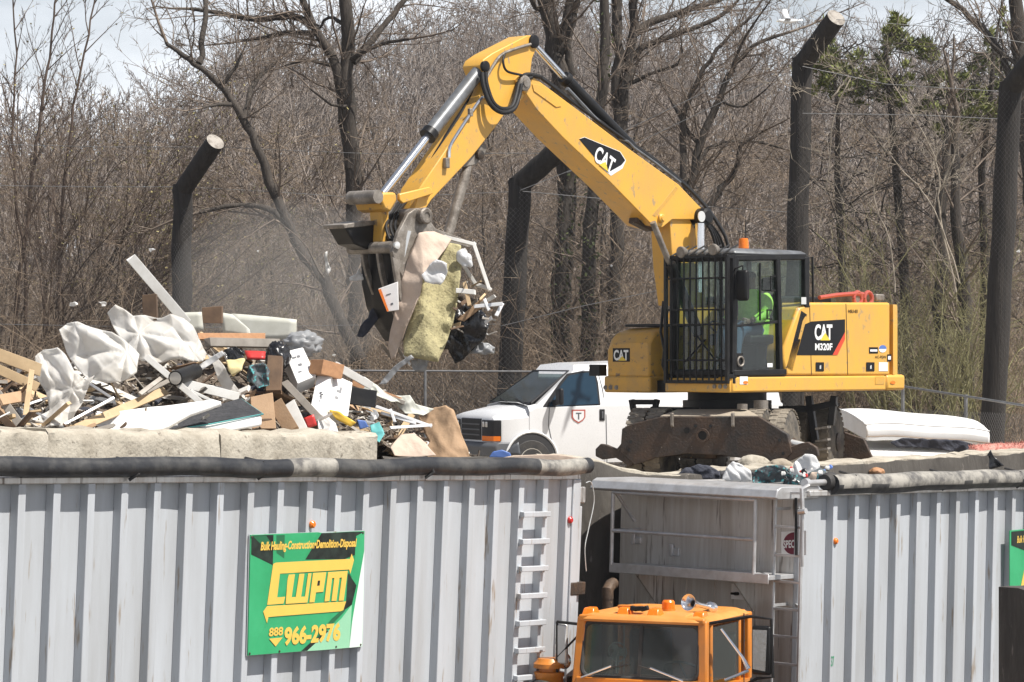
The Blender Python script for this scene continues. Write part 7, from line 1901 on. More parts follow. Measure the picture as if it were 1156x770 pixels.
# --- the individually recognisable trees
hand_tree("bare_tree", "big forked bare tree with crooked limbs reaching left above the grapple", [([(404, 470), (402, 300), (396, 170), (393, 80), (392, 0), (391, -60)], 0.20, 0.125), ([(399, 190), (380, 80), (360, 38), (343, 5), (330, -40)], 0.12, 0.06)], 64, seed=1,
          limbs=[([(357, 32), (330, 18), (290, 22), (250, 15), (215, 10)], 0.09, 0.035), ([(358, 38), (325, 37), (300, 42), (278, 46)], 0.07, 0.03), ([(398, 70), (420, 45), (445, 15), (462, -10)], 0.08, 0.05), ([(396, 68), (430, 50), (462, 44)], 0.06, 0.03), ([(392, 30), (370, 20), (355, 40)], 0.05, 0.02), ([(375, 74), (345, 68), (322, 74)], 0.05, 0.02), ([(398, 120), (375, 118), (350, 100)], 0.04, 0.02)])
hand_tree("bare_tree", "leaning bare tree with a dark crooked trunk bending up to the left", [([(410, 420), (372, 330), (345, 290), (320, 245), (290, 165), (268, 122), (238, 85), (205, 62), (188, 48)], 0.13, 0.04)], 62, seed=2,
          limbs=[([(276, 135), (284, 100), (300, 80), (315, 67)], 0.07, 0.025), ([(250, 96), (266, 75), (273, 60)], 0.05, 0.02), ([(262, 118), (245, 118), (228, 122)], 0.05, 0.02), ([(325, 255), (300, 235), (262, 232), (225, 240)], 0.07, 0.04), ([(226, 72), (231, 20), (231, -20)], 0.07, 0.04)])
hand_tree("bare_tree", "thick dark trunk rising behind the top of the boom", [([(632, 470), (636, 300), (640, 200), (632, 100), (622, 40), (612, -40)], 0.23, 0.18), ([(631, 60), (640, 20), (646, -30)], 0.12, 0.08)], 66, seed=3, twigs=0.8,
          limbs=[([(645, 85), (641, 50), (652, 0)], 0.10, 0.06), ([(612, 15), (600, 0), (596, -20)], 0.06, 0.04)])
ivt, ivS, ivb = hand_tree("bare_tree", "ivy covered trunk rising right of the dark pole, behind the boom", [([(662, 470), (664, 330), (668, 230), (678, 120), (683, 40), (685, -40)], 0.17, 0.10), ([(640, 470), (632, 380), (634, 300), (640, 220), (655, 160)], 0.16, 0.1)], 63, seed=4, twigs=0.7)
hand_tree("bare_tree", "tall straight bare trunk forking above the middle of the boom", [([(690, 470), (694, 300), (697, 180), (697, 80), (695, -40)], 0.17, 0.11), ([(703, 240), (704, 120), (712, 50), (720, -30)], 0.13, 0.10)], 65, seed=5,
          limbs=[([(711, 42), (735, 25), (765, 15), (800, 4), (820, -4)], 0.09, 0.05), ([(700, 82), (712, 68), (730, 52), (760, 40), (800, 25), (826, 8)], 0.08, 0.04), ([(702, 100), (730, 85), (765, 72), (770, 55)], 0.05, 0.02), ([(700, 190), (740, 195), (790, 186)], 0.04, 0.02)])
hand_tree("bare_tree", "spreading thorny bare tree with curved limbs between boom and the tallest pole", [([(772, 420), (774, 330), (770, 260), (776, 230), (791, 161), (809, 119), (826, 80), (850, 52), (892, 36)], 0.13, 0.03), ([(768, 280), (798, 237), (815, 212), (833, 188), (836, 165), (862, 148)], 0.09, 0.025), ([(778, 240), (770, 155), (777, 116), (795, 77), (815, 49), (848, 18)], 0.08, 0.025)], 61, seed=6, twigs=1.4,
          limbs=[([(776, 225), (800, 168), (850, 160), (885, 168)], 0.05, 0.02), ([(790, 165), (765, 130), (745, 90)], 0.05, 0.02), ([(826, 80), (842, 40), (870, 0)], 0.035, 0.015), ([(812, 115), (840, 120), (870, 95)], 0.035, 0.015)])
hand_tree("bare_tree", "dark bare trunk at the upper right corner of the photo", [([(1175, 420), (1166, 220), (1156, 110), (1150, 50), (1146, -40)], 0.22, 0.13)], 62, seed=7, limbs=[([(1162, 150), (1130, 62), (1095, 20), (1055, -12)], 0.09, 0.05), ([(1152, 75), (1120, 50), (1100, 15)], 0.05, 0.02)])
hand_tree("bare_tree", "dim bare trunk behind the yellow counterweight", [([(1060, 480), (1062, 350), (1064, 220), (1070, 140)], 0.16, 0.07), ([(1092, 480), (1090, 350), (1080, 240), (1078, 150)], 0.16, 0.08)], 60, seed=8, twigs=1.3)
hand_tree("dead_shrub", "pale twisted dead shrub standing before the dark brush at right", [([(1080, 330), (1062, 250), (1060, 200), (1052, 170), (1036, 140)], 0.022, 0.012), ([(1062, 215), (1072, 190), (1080, 165)], 0.016, 0.01), ([(1082, 320), (1066, 262), (1040, 215), (1022, 196), (1006, 176)], 0.018, 0.01), ([(1010, 330), (1004, 270), (985, 222), (990, 190)], 0.016, 0.009), ([(940, 110), (952, 95), (960, 88), (945, 120), (938, 160)], 0.016, 0.01)], 57, mt="paletwig", mc="paletwig", seed=9, twigs=0.7, cat="shrub", rmin=0.005)

# --- sapling clump at left
def sapling():
    rng = random.Random(12); S = Segs(); Y = 65; par = dict(PAR, step=(0.3, 0.28, 0.22, 0.2), wob=0.065, up=0.008, nb=(11, 5, 3), ang=(14, 40), len=(0.25, 0.45), rmin=0.005, **{"from": 0.2})
    for pts, r0, r1 in (([(12, 420), (20, 330), (30, 250), (38, 180), (48, 110), (58, 50), (64, -10), (66, -50)], 0.06, 0.012), ([(28, 420), (30, 300), (20, 240), (14, 160), (18, 60), (12, -40)], 0.05, 0.012), ([(62, 430), (66, 330), (72, 220), (82, 120), (100, 40), (112, -30)], 0.055, 0.012)):
        w = [P(a, b, Y) for a, b in pts]
        fine = []
        for a, b in zip(w, w[1:]):
            for j in range(4): fine.append(a + (b - a) * j / 4 + V((rng.gauss(0, .012), rng.gauss(0, .03), 0)))
        fine.append(w[-1]); S.ch.append([(q, r0 + (r1 - r0) * k / len(fine)) for k, q in enumerate(fine)])
        for k, (a, b) in enumerate(zip(fine, fine[1:])):
            f0 = k / len(fine); S.add(a, b, r0 + (r1 - r0) * f0, r0 + (r1 - r0) * (f0 + 1 / len(fine)), 0)
            if f0 > 0.25 and rng.random() < 0.8:
                d = (b - a).normalized(); s = rng.choice((-1, 1, 1)); nd = d + V((s * rng.uniform(.3, .8), rng.gauss(0, .4), 0.1))
                grow(S, a, nd, rng.uniform(0.7, 1.8), 0.016, 1, 3, rng, par)
    for i in range(44):
        bx_ = rng.uniform(0, 135); b = P(bx_, rng.uniform(400, 440), Y + rng.uniform(-1.5, 2)); an = math.radians(rng.uniform(8, 62) if i % 4 else rng.uniform(-25, 20))
        d = V((math.sin(an), rng.gauss(0, .12), math.cos(an))); L = rng.uniform(4.2, 7.4)
        grow(S, b, d, L, rng.uniform(0.014, 0.03), 0, 3, rng, par, 0.2)
    base = P(70, 430, Y); base.z = ground_z(base.x, base.y)
    t = thing("sapling_clump", "many stemmed reddish sapling clump with pale yellow buds at the left edge", "tree", base)
    split_tree(t, S, K["twigr"], K["twigr"], base, 6)
    # buds at the ends of the thin twigs
    m = MB(); A = np.array(S.a); lv = np.array(S.lv)
    idx = [i for i in range(len(A)) if lv[i] >= 2]; rng.shuffle(idx)
    for i in idx[:5200]:
        x = A[i]
        c = V(x[3:6]) - base; wx = (c + base)
        pxx = CX + wx.x / wx.y * F
        if rng.random() > 0.25 + 0.75 * sstep(60, 190, pxx): continue
        r = rng.uniform(0.014, 0.032); u = V((rng.gauss(0, 1), rng.gauss(0, 1), rng.gauss(0, 1))).normalized() * r; w = V((rng.gauss(0, 1), rng.gauss(0, 1), rng.gauss(0, 1))).normalized() * r
        m.add([c - u, c + w, c + u, c - w], [(0, 1, 2, 3)])
    m.build("buds", K["bud"], t, smooth=0, recalc=False)


sapling()


def leaf_cloud(mb, c, rad, n, size, rng, up=0.3, el=1.0):
    for i in range(n):
        d = V((rng.gauss(0, 1), rng.gauss(0, 1), rng.gauss(0, 1))).normalized() * rng.random() ** 0.45
        p = V(c) + V((d.x * rad[0], d.y * rad[1], d.z * rad[2]))
        u = V((rng.gauss(0, 1), rng.gauss(0, 1), rng.gauss(0, 1) + up)).normalized() * size * rng.uniform(.6, 1.3) * el; w = V((rng.gauss(0, 1), rng.gauss(0, 1), rng.gauss(0, 1))).normalized() * size * 0.28
        mb.add([p - w, p + w, p + u], [(0, 1, 2)])


def pine():
    rng = random.Random(21); Y = 64
    S = Segs(); base = P(1030, 470, Y); base.z = ground_z(base.x, base.y)
    for pts, r0, r1 in (([(1030, 470), (1020, 300), (1012, 200), (1005, 110), (1000, 60), (1006, 25)], 0.12, 0.012), ([(1110, 470), (1112, 300), (1108, 190), (1118, 110), (1122, 60), (1128, 22)], 0.11, 0.012), ([(950, 470), (952, 330), (945, 200), (946, 130), (940, 60)], 0.10, 0.012)):
        w = [P(a, b, Y + rng.uniform(-1, 1)) for a, b in pts]; S.ch.append([(q, r0 + (r1 - r0) * k / len(w)) for k, q in enumerate(w)])
        for a, b in zip(w, w[1:]):
            f = 0
            for j in range(6): S.add(a + (b - a) * j / 6, a + (b - a) * (j + 1) / 6, r0, r0 * 0.96, 0); r0 = max(r1, r0 * 0.93)
    t = thing("pine_tree", "straggly pine with scattered green needle tufts and tangled vines at upper right", "tree", base)
    tufts = [(941, 77, 30, 22), (930, 90, 20, 16), (960, 88, 22, 16), (984, 108, 24, 10), (1013, 96, 17, 12), (1004, 43, 11, 15), (1026, 50, 20, 14), (1041, 56, 14, 10), (1127, 50, 9, 24), (1113, 73, 14, 10), (1082, 108, 28, 12), (1100, 112, 16, 10), (1113, 134, 20, 11), (1067, 150, 12, 8), (1082, 143, 10, 8), (1145, 90, 10, 10), (1060, 92, 12, 8), (935, 60, 10, 8), (1135, 120, 8, 14)]
    m = MB()
    for px, py, rx, ry in tufts:
        c = P(px, py, Y + rng.uniform(-.8, .8)); k = Y / F
        near = min(S.a, key=lambda q: (V(q[:3]) - c).length); b0 = V(near[:3])
        mid = (b0 + c) / 2 + V((0, rng.gauss(0, .3), 0.15)); S.add(b0, mid, 0.03, 0.022, 1); S.add(mid, c, 0.022, 0.012, 1)
        for q in range(11):
            cc = c + V((rng.gauss(0, .75) * rx * k, rng.uniform(-.6, .6), rng.gauss(0, .75) * ry * k)) - base
            leaf_cloud(m, cc, (rx * k * 0.36, 0.25, ry * k * 0.36), 38, 0.15, rng, 0.8)
            S.add(c, cc + base, 0.012, 0.006, 1)
    # vines tangling through the crown
    for i in range(260):
        p = P(rng.uniform(925, 1160), rng.uniform(40, 330), Y + rng.uniform(-1.5, 1)); d = V((rng.gauss(0, 1), rng.gauss(0, .4), rng.gauss(0, .8)))
        grow(S, p, d, rng.uniform(1.0, 2.8), rng.uniform(.008, .02), 1, 3, rng, dict(PAR, wob=0.3, up=-0.02, nb=(0, 5, 2), len=(.25, .5), rmin=0.006))
    split_tree(t, S, K["bark"], K["bark"], base, 8)
    m.build("needles", K["pine"], t, smooth=0, recalc=False)


pine()


def ivy():
    rng = random.Random(31); m = MB()
    for a in ivS.a:
        if a[6] < 0.08: continue
        p = V(a[:3]); py = HY - (p.z - CH) / p.y * F
        dens = 26 if 230 < py < 460 else 8
        for k in range(dens):
            an = rng.uniform(0, 2 * math.pi); r = a[6] + rng.uniform(0.0, 0.09); c = p + (V(a[3:6]) - p) * rng.random() + V((r * math.cos(an), r * math.sin(an), 0)) - ivb; s = rng.uniform(.025, .05)
            u = V((rng.gauss(0, 1), rng.gauss(0, 1), rng.gauss(0, 1))).normalized() * s; w = V((rng.gauss(0, 1), rng.gauss(0, 1), rng.gauss(0, 1))).normalized() * s
            m.add([c - u, c + w, c + u, c - w], [(0, 1, 2, 3)])
    m.build("ivy_leaves", K["ivy"], ivt, smooth=0, recalc=False)


ivy()


def bush(name, label, px, py, Y, rx, rz, n, mtw, leaf=None, seed=0, lsize=0.03, nl=0):
    rng = random.Random(seed); S = Segs(); base = P(px, py, Y); gz = ground_z(base.x, base.y); c = base.copy(); base = V((base.x, base.y, gz))
    par = dict(PAR, wob=0.16, up=0.02, nb=(7, 5, 3), len=(.25, .5), rmin=0.005, step=(.35, .25, .2), ang=(20, 60))
    k = Y / F
    for i in range(n):
        tgt = c + V((rng.uniform(-1, 1) * rx * k, rng.gauss(0, .7), rng.uniform(-0.8, 1) * rz * k)); b = base + V((rng.gauss(0, .5), rng.gauss(0, .5), 0)); d = tgt - b
        grow(S, b, d, d.length, rng.uniform(.012, .03), 0, 2, rng, par)
    t = thing(name, label, "bush", base); split_tree(t, S, K[mtw], K[mtw], base, 5)
    if leaf:
        m = MB(); A = [a for a, l in zip(S.a, S.lv) if l >= 1]
        for a in rng.sample(A, min(len(A), nl)):
            q = V(a[3:6]) - base; leaf_cloud(m, q, (.06, .06, .06), 2, lsize, rng)
        m.build("leaves", K[leaf], t, smooth=0, recalc=False)


bush("olive_bush", "olive tinged bush in new bud right of the tallest pole, above the counterweight", 1015, 300, 60, 48, 60, 46, "olive", "bud", 41, 0.02, 2400)
bush("olive_bush", "olive tinged brushy bush right of the excavator before the rightmost pole", 1090, 340, 58, 40, 70, 34, "olive", "bud", 42, 0.02, 700)
bush("green_bush", "soft green bush glimpsed behind the leaning trunk and left pole", 252, 225, 76, 26, 22, 26, "brush", "pine", 43, 0.05, 1500)


# --- wood behind the fence: prototypes copied as single trees
def proto_tree(seed, H, r, nb, lean=0.05, multi=1):
    rng = random.Random(seed); S = Segs()
    par = dict(PAR, nb=nb, wob=0.075, up=0.03, step=(0.7, 0.55, 0.42, 0.35), ang=(22, 58), len=(0.22, 0.42), rmin=0.009, **{"from": 0.18})
    for k in range(multi):
        grow(S, V((rng.gauss(0, .15), rng.gauss(0, .15), -0.2)) if multi > 1 else (0, 0, -0.2), V((rng.gauss(0, lean), rng.gauss(0, lean), 1)), H * rng.uniform(.85, 1), r, 0, 3, rng, par, 0.12)
    return S


def wood():
    rng = random.Random(50)
    labels = ["slim grey bare tree among the wood behind the fence", "forked grey bare tree among the wood behind the fence", "scrubby low bare tree among the wood behind the fence", "broad bare tree among the wood behind the fence"]
    groups = ["slim bare trees in the wood", "forked bare trees in the wood", "scrubby bare trees in the wood", "broad bare trees in the wood"]
    names = ["slim_bare_tree", "forked_bare_tree", "scrubby_bare_tree", "broad_bare_tree"]
    protos = []
    for i, S in enumerate((proto_tree(1, 11, 0.13, (22, 6, 4)), proto_tree(2, 10, 0.12, (14, 6, 4), .12, 2), proto_tree(3, 5.5, 0.05, (14, 6, 4), .3, 3), proto_tree(4, 12, 0.2, (24, 8, 4)))):
        t = thing(names[i], labels[i], "tree", (0, 0, 0), group=groups[i]); split_tree(t, S, K["bark"], K["twig"], (0, 0, 0), 6); protos.append(t)
    first = [True] * 4
    for k in range(44):
        Y = rng.uniform(68, 100); px = rng.uniform(-30, 1190); p = P(px, 400, Y)
        if abs(px - 700) < 110 and Y < 72: Y += 8
        i = rng.choices((0, 1, 2, 3), (4, 3, 4, 2))[0]
        o = protos[i] if first[i] else copy_tree(protos[i])
        first[i] = False
        o.location = (p.x, Y, ground_z(p.x, Y)); o.rotation_euler = (0, 0, rng.uniform(0, 6.28)); s = rng.uniform(.55, .95) * (0.75 if px < 200 or px > 740 else 1.0); o.scale = (s, s, s)
    # far wood on the hillside: one mass
    pro = []
    for s in range(7):
        S = proto_tree(100 + s, 9 + s * 0.4, 0.11, (13, 5, 2), .05, 1 + (s % 3 == 2))
        A = np.array(S.a); A[:, 6:8] = np.maximum(A[:, 6:8] * 1.0, 0.014); pro.append(A)
    out = []
    rg = np.random.default_rng(5)
    for k in range(1150):
        Y = 92 + 150 * rg.random() ** 0.8; x = (rg.random() * 2 - 1) * (0.172 * Y + 6); A = pro[rg.integers(7)].copy(); a = rg.random() * 6.28; s = rg.uniform(.6, 1.1)
        c, sn = math.cos(a), math.sin(a); Rm = np.array([[c, -sn, 0], [sn, c, 0], [0, 0, 1]]) * s
        A[:, 0:3] = A[:, 0:3] @ Rm.T; A[:, 3:6] = A[:, 3:6] @ Rm.T
        off = np.array([x, Y, ground_z(x, Y)]); A[:, 0:3] += off; A[:, 3:6] += off; out.append(A)
    o = seg_mesh("far_wood", np.concatenate(out), 3, K["farwood"]); tag(o, "leafless wood covering the hillside in the background", "wood", kind="stuff")
    # brush and vines: uncountable tangle along the fence and up the slope
    out = []; rng2 = random.Random(60)
    S = Segs(); par = dict(PAR, wob=0.2, up=-0.035, nb=(6, 3), len=(.25, .55), rmin=0.005, step=(.4, .3, .25), ang=(25, 80))
    for k in range(3000):
        Y = 60.5 + 26 * rng2.random() ** 1.3; px = rng2.uniform(-60, 1220); p = P(px, 400, Y); p.z = ground_z(p.x, Y) - 0.05
        d = V((rng2.gauss(0, .5), rng2.gauss(0, .4), 1)); grow(S, p, d, rng2.uniform(1.6, 5.4) * (0.75 if 200 < px < 420 else 1), rng2.uniform(.008, .02), 0, 2, rng2, par, 0.3)
    # hanging vine tangles higher up
    for k in range(2200):
        Y = rng2.uniform(63, 82); px = rng2.uniform(-40, 1200); p = P(px, rng2.uniform(150, 400), Y); d = V((rng2.gauss(0, 1), rng2.gauss(0, .5), rng2.gauss(0.1, .7)))
        grow(S, p, d, rng2.uniform(.8, 2.4), rng2.uniform(.006, .012), 0, 2, rng2, dict(par, wob=0.28), 0.4)
    o = seg_mesh("undergrowth", S.a, 3, K["brush"]); tag(o, "dense tangle of dry brush and vines along the fence", "brush", kind="stuff")
    S = Segs()
    for k in range(2600):
        Y = rng2.uniform(82, 150); x = rng2.uniform(-1, 1) * (0.175 * Y + 3); p = V((x, Y, ground_z(x, Y) - .1)); d = V((rng2.gauss(0, .5), rng2.gauss(0, .5), 1))
        grow(S, p, d, rng2.uniform(1.5, 4.5), rng2.uniform(.014, .022), 0, 1, rng2, dict(par, rmin=0.011, nb=(6,), step=(.6, .5)), 0.4)
    o = seg_mesh("hillside_brush", S.a, 3, K["farwood"]); tag(o, "grey brown scrub covering the lower hillside", "brush", kind="stuff")


wood()

# =================================================================== POLES, FENCES, WIRES
def pole(label, pts, Y, r, seed, topcut=True):
    rng = random.Random(seed); w = [P(a, b, Y) for a, b in pts]; base = w[0].copy(); base.z = ground_z(base.x, base.y) - 0.1
    t = thing("fence_pole", label, "pole", base, group="tall bent wooden poles of the litter fence")
    w[0] = V((w[0].x, w[0].y, base.z))
    m = MB()
    shaft = w[:-1]; fine = []
    for a, b in zip(shaft, shaft[1:]):
        for j in range(14): fine.append(a + (b - a) * j / 14 + V((0.035 * noise.noise(V((j * .5, seed, 2))), 0, 0)) - base)
    fine.append(shaft[-1] - base)
    w[-1] = P(pts[-1][0], pts[-1][1], Y - 0.9); d = (w[-1] - w[-2]).normalized()
    m.tube(fine + [shaft[-1] + V((0, 0, 0.12)) - base], [r * (1.08 - 0.12 * i / len(fine) + 0.07 * noise.noise(V((i * .55, seed, 0)))) for i in range(len(fine) + 1)], 14)
    m.build("post_shaft", K["pole"], t, smooth=40)
    m = MB(); arm0 = shaft[-1] - d * r * 0.5; n = 8
    m.tube([arm0 + (w[-1] - arm0) * i / n - base for i in range(n + 1)], [r * (0.93 + 0.06 * noise.noise(V((i * .9, seed, 5)))) for i in range(n + 1)], 14); ar = m.build("bent_arm", K["pole"], t, smooth=40)
    m = MB(); m.lathe(w[-1] - base, d, [(0.0, r * 0.93), (0.004, r * 0.93), (0.006, r * 0.3)], 20); m.build("sawn_end", K["cutend"], ar)


pole("dark bent pole with a pale sawn end above the debris heap, leftmost of the poles", [(203, 420), (206, 215), (243, 160)], 60, 0.20, 1)
pole("dark bent pole rising between the grapple's load and the white van", [(570, 470), (587, 208), (650, 152)], 60, 0.235, 2)
pole("tallest dark bent pole reaching the sky right of the boom", [(893, 430), (906, 72), (944, 20)], 58, 0.205, 3)
pole("dark pole at the right edge beside the white mattress", [(1117, 520), (1141, 100), (1180, 50)], 54, 0.21, 4)


def mesh_panel(a, b, z0, z1, pitch, r, skew=(0, 0), at=None):
    """chain-link between ground points a,b: crossing diagonal wires as segments"""
    a = V((a[0], a[1], 0)); b = V((b[0], b[1], 0)); L = (b - a).length; d = (b - a).normalized(); H = z1 - z0; out = []
    n = int((L + H) / pitch)
    for i in range(n + 1):
        s = i * pitch
        for sg in (1, -1):
            # line x = s - h (sg=1) or x = s - H + h
            h0 = max(0, s - L); h1 = min(H, s)
            if h1 - h0 < 0.02: continue
            if sg == 1: x0, x1 = s - h0, s - h1; z_0, z_1 = h0, h1
            else: x0, x1 = s - h0, s - h1; z_0, z_1 = H - h0, H - h1
            p = a + d * x0 + V((0, 0, z0 + z_0)); q = a + d * x1 + V((0, 0, z0 + z_1)); out.append((*p, *q, r, r))
    return out


def fences():
    # tall litter fence just in front of the poles
    t = thing("litter_fence", "tall chain link litter fence strung on the dark bent poles", "fence", (P(586, 400, 59.6).x, 59.6, ground_z(0, 60)))
    b = np.array([*t.location, *t.location, 0, 0])
    pts = [(-60, 68.0, 3.9), (205, 59.6, 4.6), (586, 59.6, 5.0), (900, 57.6, 7.0), (1140, 53.6, 6.4), (1260, 51, 6.2)]
    for (p0, Y0, h0), (p1, Y1, h1) in zip(pts, pts[1:]):
        A = mesh_panel((P(p0, 400, Y0).x, Y0), (P(p1, 400, Y1).x, Y1), -0.55, min(h0, h1), 0.105, 0.0017)
        seg_mesh("mesh_panel", np.array(A) - b, 3, K["wire"], t)
    # upper net slanting on the arms between the two right poles
    A = mesh_panel((P(930, 60, 57.4).x, 57.4), (P(1165, 60, 53.4).x, 53.4), 6.5, 7.7, 0.105, 0.0024); seg_mesh("mesh_panel", np.array(A) - b, 3, K["wire"], t)
    wires = [([(-40, 162), (120, 166), (243, 166), (330, 170), (430, 174)], 63.3), ([(-40, 209), (100, 211), (206, 211), (300, 216), (420, 224), (500, 220), (587, 216)], 62), ([(430, 174), (560, 173), (640, 173)], 60), ([(0, 366), (200, 370), (400, 367), (566, 366)], 61), ([(566, 368), (660, 345), (748, 327), (880, 300)], 58.5), ([(587, 215), (650, 190), (700, 150), (820, 92), (940, 24)], 58.7), ([(640, 195), (722, 160), (820, 113), (906, 75)], 58.6), ([(590, 216), (720, 228), (900, 240)], 58.6), ([(906, 75), (1000, 95), (1141, 104)], 56), ([(944, 22), (1050, 30), (1178, 52)], 56), ([(906, 128), (1040, 130), (1141, 135)], 55.5)]
    for pl, Y in wires:
        w = [P(a, c, Y) for a, c in pl]; A = [(*p, *q, 0.0065, 0.0065) for p, q in zip(w, w[1:])]; seg_mesh("tension_wire", np.array(A) - b, 5, K["galv"], t)
    # low fence with a top rail, left part behind the heap and van
    def low(label, ends, posts):
        (pa, ra, Ya), (pb, rb, Yb) = ends; A0 = P(pa, ra, Ya); B0 = P(pb, rb, Yb); mid = (A0 + B0) / 2; mid.z = -0.5
        t = thing("chain_link_fence", label, "fence", mid)
        m = MB(); m.cyl(A0 - mid, B0 - mid, 0.02, 8); m.build("top_rail", K["galv"], t)
        for f in posts:
            p = A0 + (B0 - A0) * f; m = MB(); m.cyl(V((p.x, p.y, -0.6)) - mid, p + V((0, 0, 0.03)) - mid, 0.03, 10); m.build("fence_post", K["galv"], t)
        b = np.array([*mid, *mid, 0, 0]); z = min(A0.z, B0.z)
        seg_mesh("mesh_panel", np.array(mesh_panel((A0.x, A0.y), (B0.x, B0.y), -0.5, z, 0.085, 0.0026)) - b, 3, K["wire"], t)
    low("low chain link fence with a top rail behind the heap and the white van", ((300, 418, 57.0), (900, 421, 57.0)), (0.0, 0.3, 0.6, 0.9))
    low("low chain link fence running behind the white mattress at right", ((1005, 434, 51.0), (1240, 471, 43.6)), (0.07, 0.4, 0.75, 1.0))


fences()

# =================================================================== AIR
def volume(name, m_, c, density, aniso=0.2):
    m = bpy.data.materials.new(name); m.use_nodes = True; nt = m.node_tree; N = nt.nodes
    N.remove(N["Principled BSDF"]); v = N.new("ShaderNodeVolumePrincipled"); v.inputs["Color"].default_value = (*c, 1); v.inputs["Density"].default_value = density; v.inputs["Anisotropy"].default_value = aniso
    nt.links.new(v.outputs[0], [n for n in N if n.type == "OUTPUT_MATERIAL"][0].inputs["Volume"])
    return m


def air():
    m = volume("dusty_air", None, (0.9, 0.86, 0.8), 0.05)
    mb = MB()
    for px, py, Y, rx, ry, rz in ((320, 330, 50, 2.0, 2.5, 1.5),):
        mb.ell((0, 0, 0), (rx, ry, rz), 16)
    o = mb.build("dust_cloud", m, smooth=60); o.location = P(325, 325, 50); tag(o, "pale dust drifting behind the grapple and heap", "dust", kind="stuff")
    if HAZE:
        mb = MB(); mb.rng(-110, 110, -40, 330, -5.2, 44); o = mb.build("haze", volume("thin_haze", None, (0.83, 0.87, 0.93), HAZE), smooth=0); tag(o, "thin pale air over the whole place", "haze", kind="stuff")


HAZE = 0.00028
air()

# =================================================================== GULL AND FLYING LITTER
def gull():
    c = P(889, 24, 50); t = thing("gull", "white gull flying in the sky left of the tallest pole", "bird", c)
    m = MB(); m.loft([[V((x, r * math.cos(a), z + r * math.sin(a))) for a in [2 * math.pi * k / 10 for k in range(10)]] for x, r, z in ((-0.30, 0.012, 0.0), (-0.22, 0.035, 0.0), (-0.08, 0.065, 0.0), (0.06, 0.06, 0.0), (0.14, 0.04, 0.02), (0.2, 0.042, 0.03), (0.24, 0.03, 0.03), (0.26, 0.012, 0.025))])
    m.v = [(-a, b, c_) for a, b, c_ in m.v]; m.build("body", K["gull"], t)
    m = MB(); m.tube([(-0.25, 0, 0.025), (-0.3, 0, 0.015)], [0.012, 0.004], 6); m.build("beak", K["yplast"], t)
    def wing(s, tip):
        rows = []
        for f, z, sw, ch in ((0, 0.03, 0, 0.16), (0.4, 0.16, -0.03, 0.17), (0.7, 0.2, 0.02, 0.13), (1.0, tip, 0.12, 0.03)):
            y = s * 0.55 * f; rows.append([V((-0.08 + sw, y, z)), V((-0.08 + sw + ch / 2, y, z + 0.012)), V((-0.08 + sw + ch, y, z))])
        m = MB(); m.grid(rows); return m.build("wing", K["gullg"] if s < 0 else K["gull"], t, solid=0.012)
    wing(1, 0.12); wing(-1, 0.24)
    m = MB(); m.prism([(0.27, -0.02, 0), (0.27, 0.02, 0), (0.42, 0.07, 0), (0.42, -0.07, 0)], (0, 0, 0.008)); m.build("tail", K["gull"], t)
    t.rotation_euler = (R(25), R(-5), R(8)); t.scale = (0.62, 0.62, 0.62)


gull()
for i, (px, py, Y, s, lb) in enumerate(((368, 297, 38, 13, "long white plastic shred fluttering in the dust left of the grapple"), (404, 311, 37.6, 9, "white litter scrap flying just left of the grapple"), (171, 282, 36, 5, "small white litter scrap flying above the tall white board"), (291, 284, 40, 3, "tiny white fleck flying over the heap"), (85, 343, 40, 8, "white film scrap caught in twigs left of the plastic sheets"), (116, 342, 41, 6, "white film scrap caught in twigs just above the plastic sheets"), (690, 300, 59, 2.5, "tiny white scrap caught in the ivy beside the boom"), (1063, 96, 57, 9, "pale torn plastic caught in the vines at upper right"), (1150, 284, 53, 4, "small white tag on the pole at the right edge"), (377, 401, 46, 3, "tiny white fleck above the heap's right slope"))):
    rn = random.Random(i); k = Y / F
    if i == 0: pl = [(366, 285), (369, 284), (370, 294), (374, 303), (371, 312), (368, 308), (369, 300), (366, 293)]
    elif i == 1: pl = [(394, 313), (402, 309), (406, 303), (408, 309), (416, 310), (416, 316), (395, 317)]
    else: pl = [(px + 0.75 * s * rn.uniform(.3, 1.3) * math.cos(a), py + 0.7 * s * rn.uniform(.2, 1.1) * math.sin(a)) for a in [2 * math.pi * q / 7 for q in range(7)]]
    o = flap("flying_litter", px_poly(pl, Y), K["scrapw"], s * k * 0.5, 9, 3, 0.003, None, i + 200); tag(o, lb, "litter")


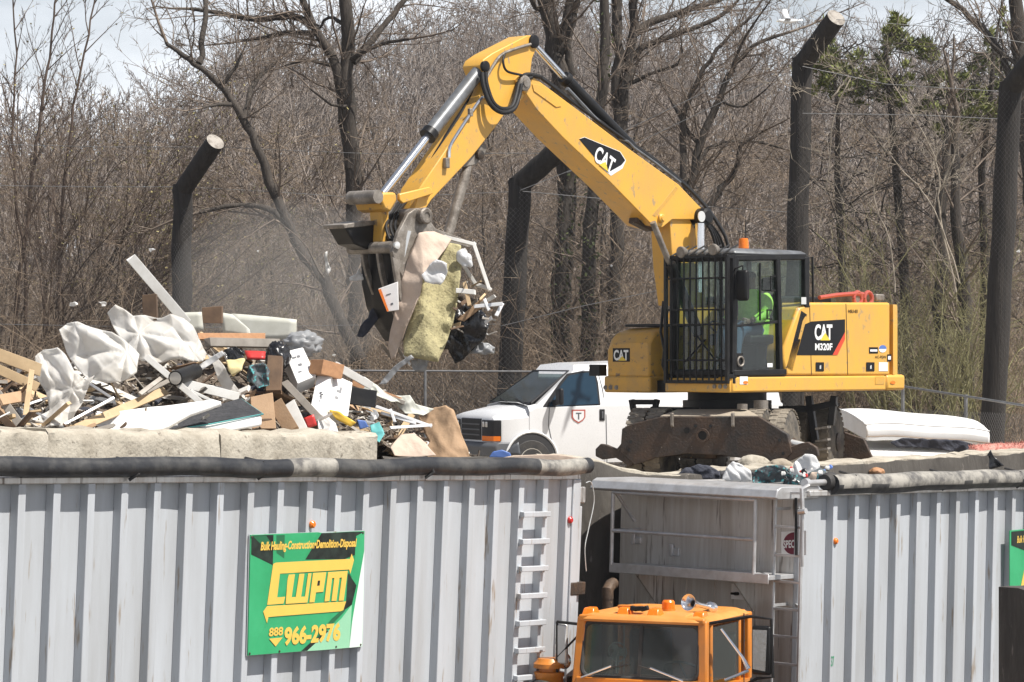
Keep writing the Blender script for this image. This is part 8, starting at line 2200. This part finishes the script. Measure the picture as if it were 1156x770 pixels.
# =================================================================== SKY, SUN, CAMERA
def light():
    world = bpy.data.worlds.new("World"); scene.world = world; world.use_nodes = True; nt = world.node_tree; N = nt.nodes; L = nt.links
    sun = V((0.88, -0.475, 0)).normalized(); el = R(58)
    sky = N.new("ShaderNodeTexSky"); sky.sky_type = "NISHITA"; sky.sun_disc = False; sky.sun_elevation = el; sky.sun_rotation = math.atan2(sun.x, sun.y); sky.air_density = 1.0; sky.dust_density = 1.6
    tc = N.new("ShaderNodeTexCoord"); mp = N.new("ShaderNodeMapping"); mp.inputs["Scale"].default_value = (3, 3, 9); L.new(tc.outputs["Generated"], mp.inputs["Vector"])
    n = N.new("ShaderNodeTexNoise"); n.inputs["Scale"].default_value = 2.3; n.inputs["Detail"].default_value = 7; L.new(mp.outputs["Vector"], n.inputs["Vector"])
    r = N.new("ShaderNodeMapRange"); r.inputs["From Min"].default_value = 0.36; r.inputs["From Max"].default_value = 0.66; r.inputs["To Min"].default_value = 0.35; r.inputs["To Max"].default_value = 0.9; L.new(n.outputs["Fac"], r.inputs["Value"])
    sp = N.new("ShaderNodeSeparateXYZ"); L.new(tc.outputs["Generated"], sp.inputs[0]); hz = N.new("ShaderNodeMapRange"); hz.inputs["From Min"].default_value = 0.12; hz.inputs["From Max"].default_value = 0.42; hz.inputs["To Min"].default_value = 1.0; hz.inputs["To Max"].default_value = 0.12; L.new(sp.outputs["Z"], hz.inputs["Value"])
    fm = N.new("ShaderNodeMath"); fm.operation = "MULTIPLY"; L.new(r.outputs["Result"], fm.inputs[0]); L.new(hz.outputs["Result"], fm.inputs[1])
    x = N.new("ShaderNodeMix"); x.data_type = "RGBA"; L.new(fm.outputs[0], x.inputs["Factor"]); L.new(sky.outputs["Color"], x.inputs["A"]); x.inputs["B"].default_value = (21.0, 21.6, 22.8, 1)
    L.new(x.outputs["Result"], N["Background"].inputs["Color"]); N["Background"].inputs["Strength"].default_value = SKY
    l = bpy.data.lights.new("sun", "SUN"); l.energy = SUN; l.angle = R(0.5); l.color = (1.0, 0.955, 0.89)
    o = bpy.data.objects.new("sun", l); put(o); d = V((sun.x * math.cos(el), sun.y * math.cos(el), math.sin(el)))
    o.rotation_euler = (-d).to_track_quat("-Z", "Y").to_euler(); o.location = d * 60


SUN, SKY, EXPO = 5.0, 0.05, 0.46
light()
cam = bpy.data.cameras.new("camera"); cam.lens = 36 * F / 1156; cam.sensor_width = 36; cam.shift_y = (HY - 385) / 1156; cam.clip_start = 0.1; cam.clip_end = 2000
co = bpy.data.objects.new("camera", cam); put(co); co.location = (0, 0, CH); co.rotation_euler = (R(90), 0, 0); scene.camera = co
vs = scene.view_settings; vs.view_transform = "Standard"; vs.look = "None"; vs.gamma = 1; vs.exposure = EXPO; vs.use_curve_mapping = False
scene.render.engine = "CYCLES"
scene.cycles.max_bounces = 6; scene.cycles.transparent_max_bounces = 12; scene.cycles.use_denoising = True
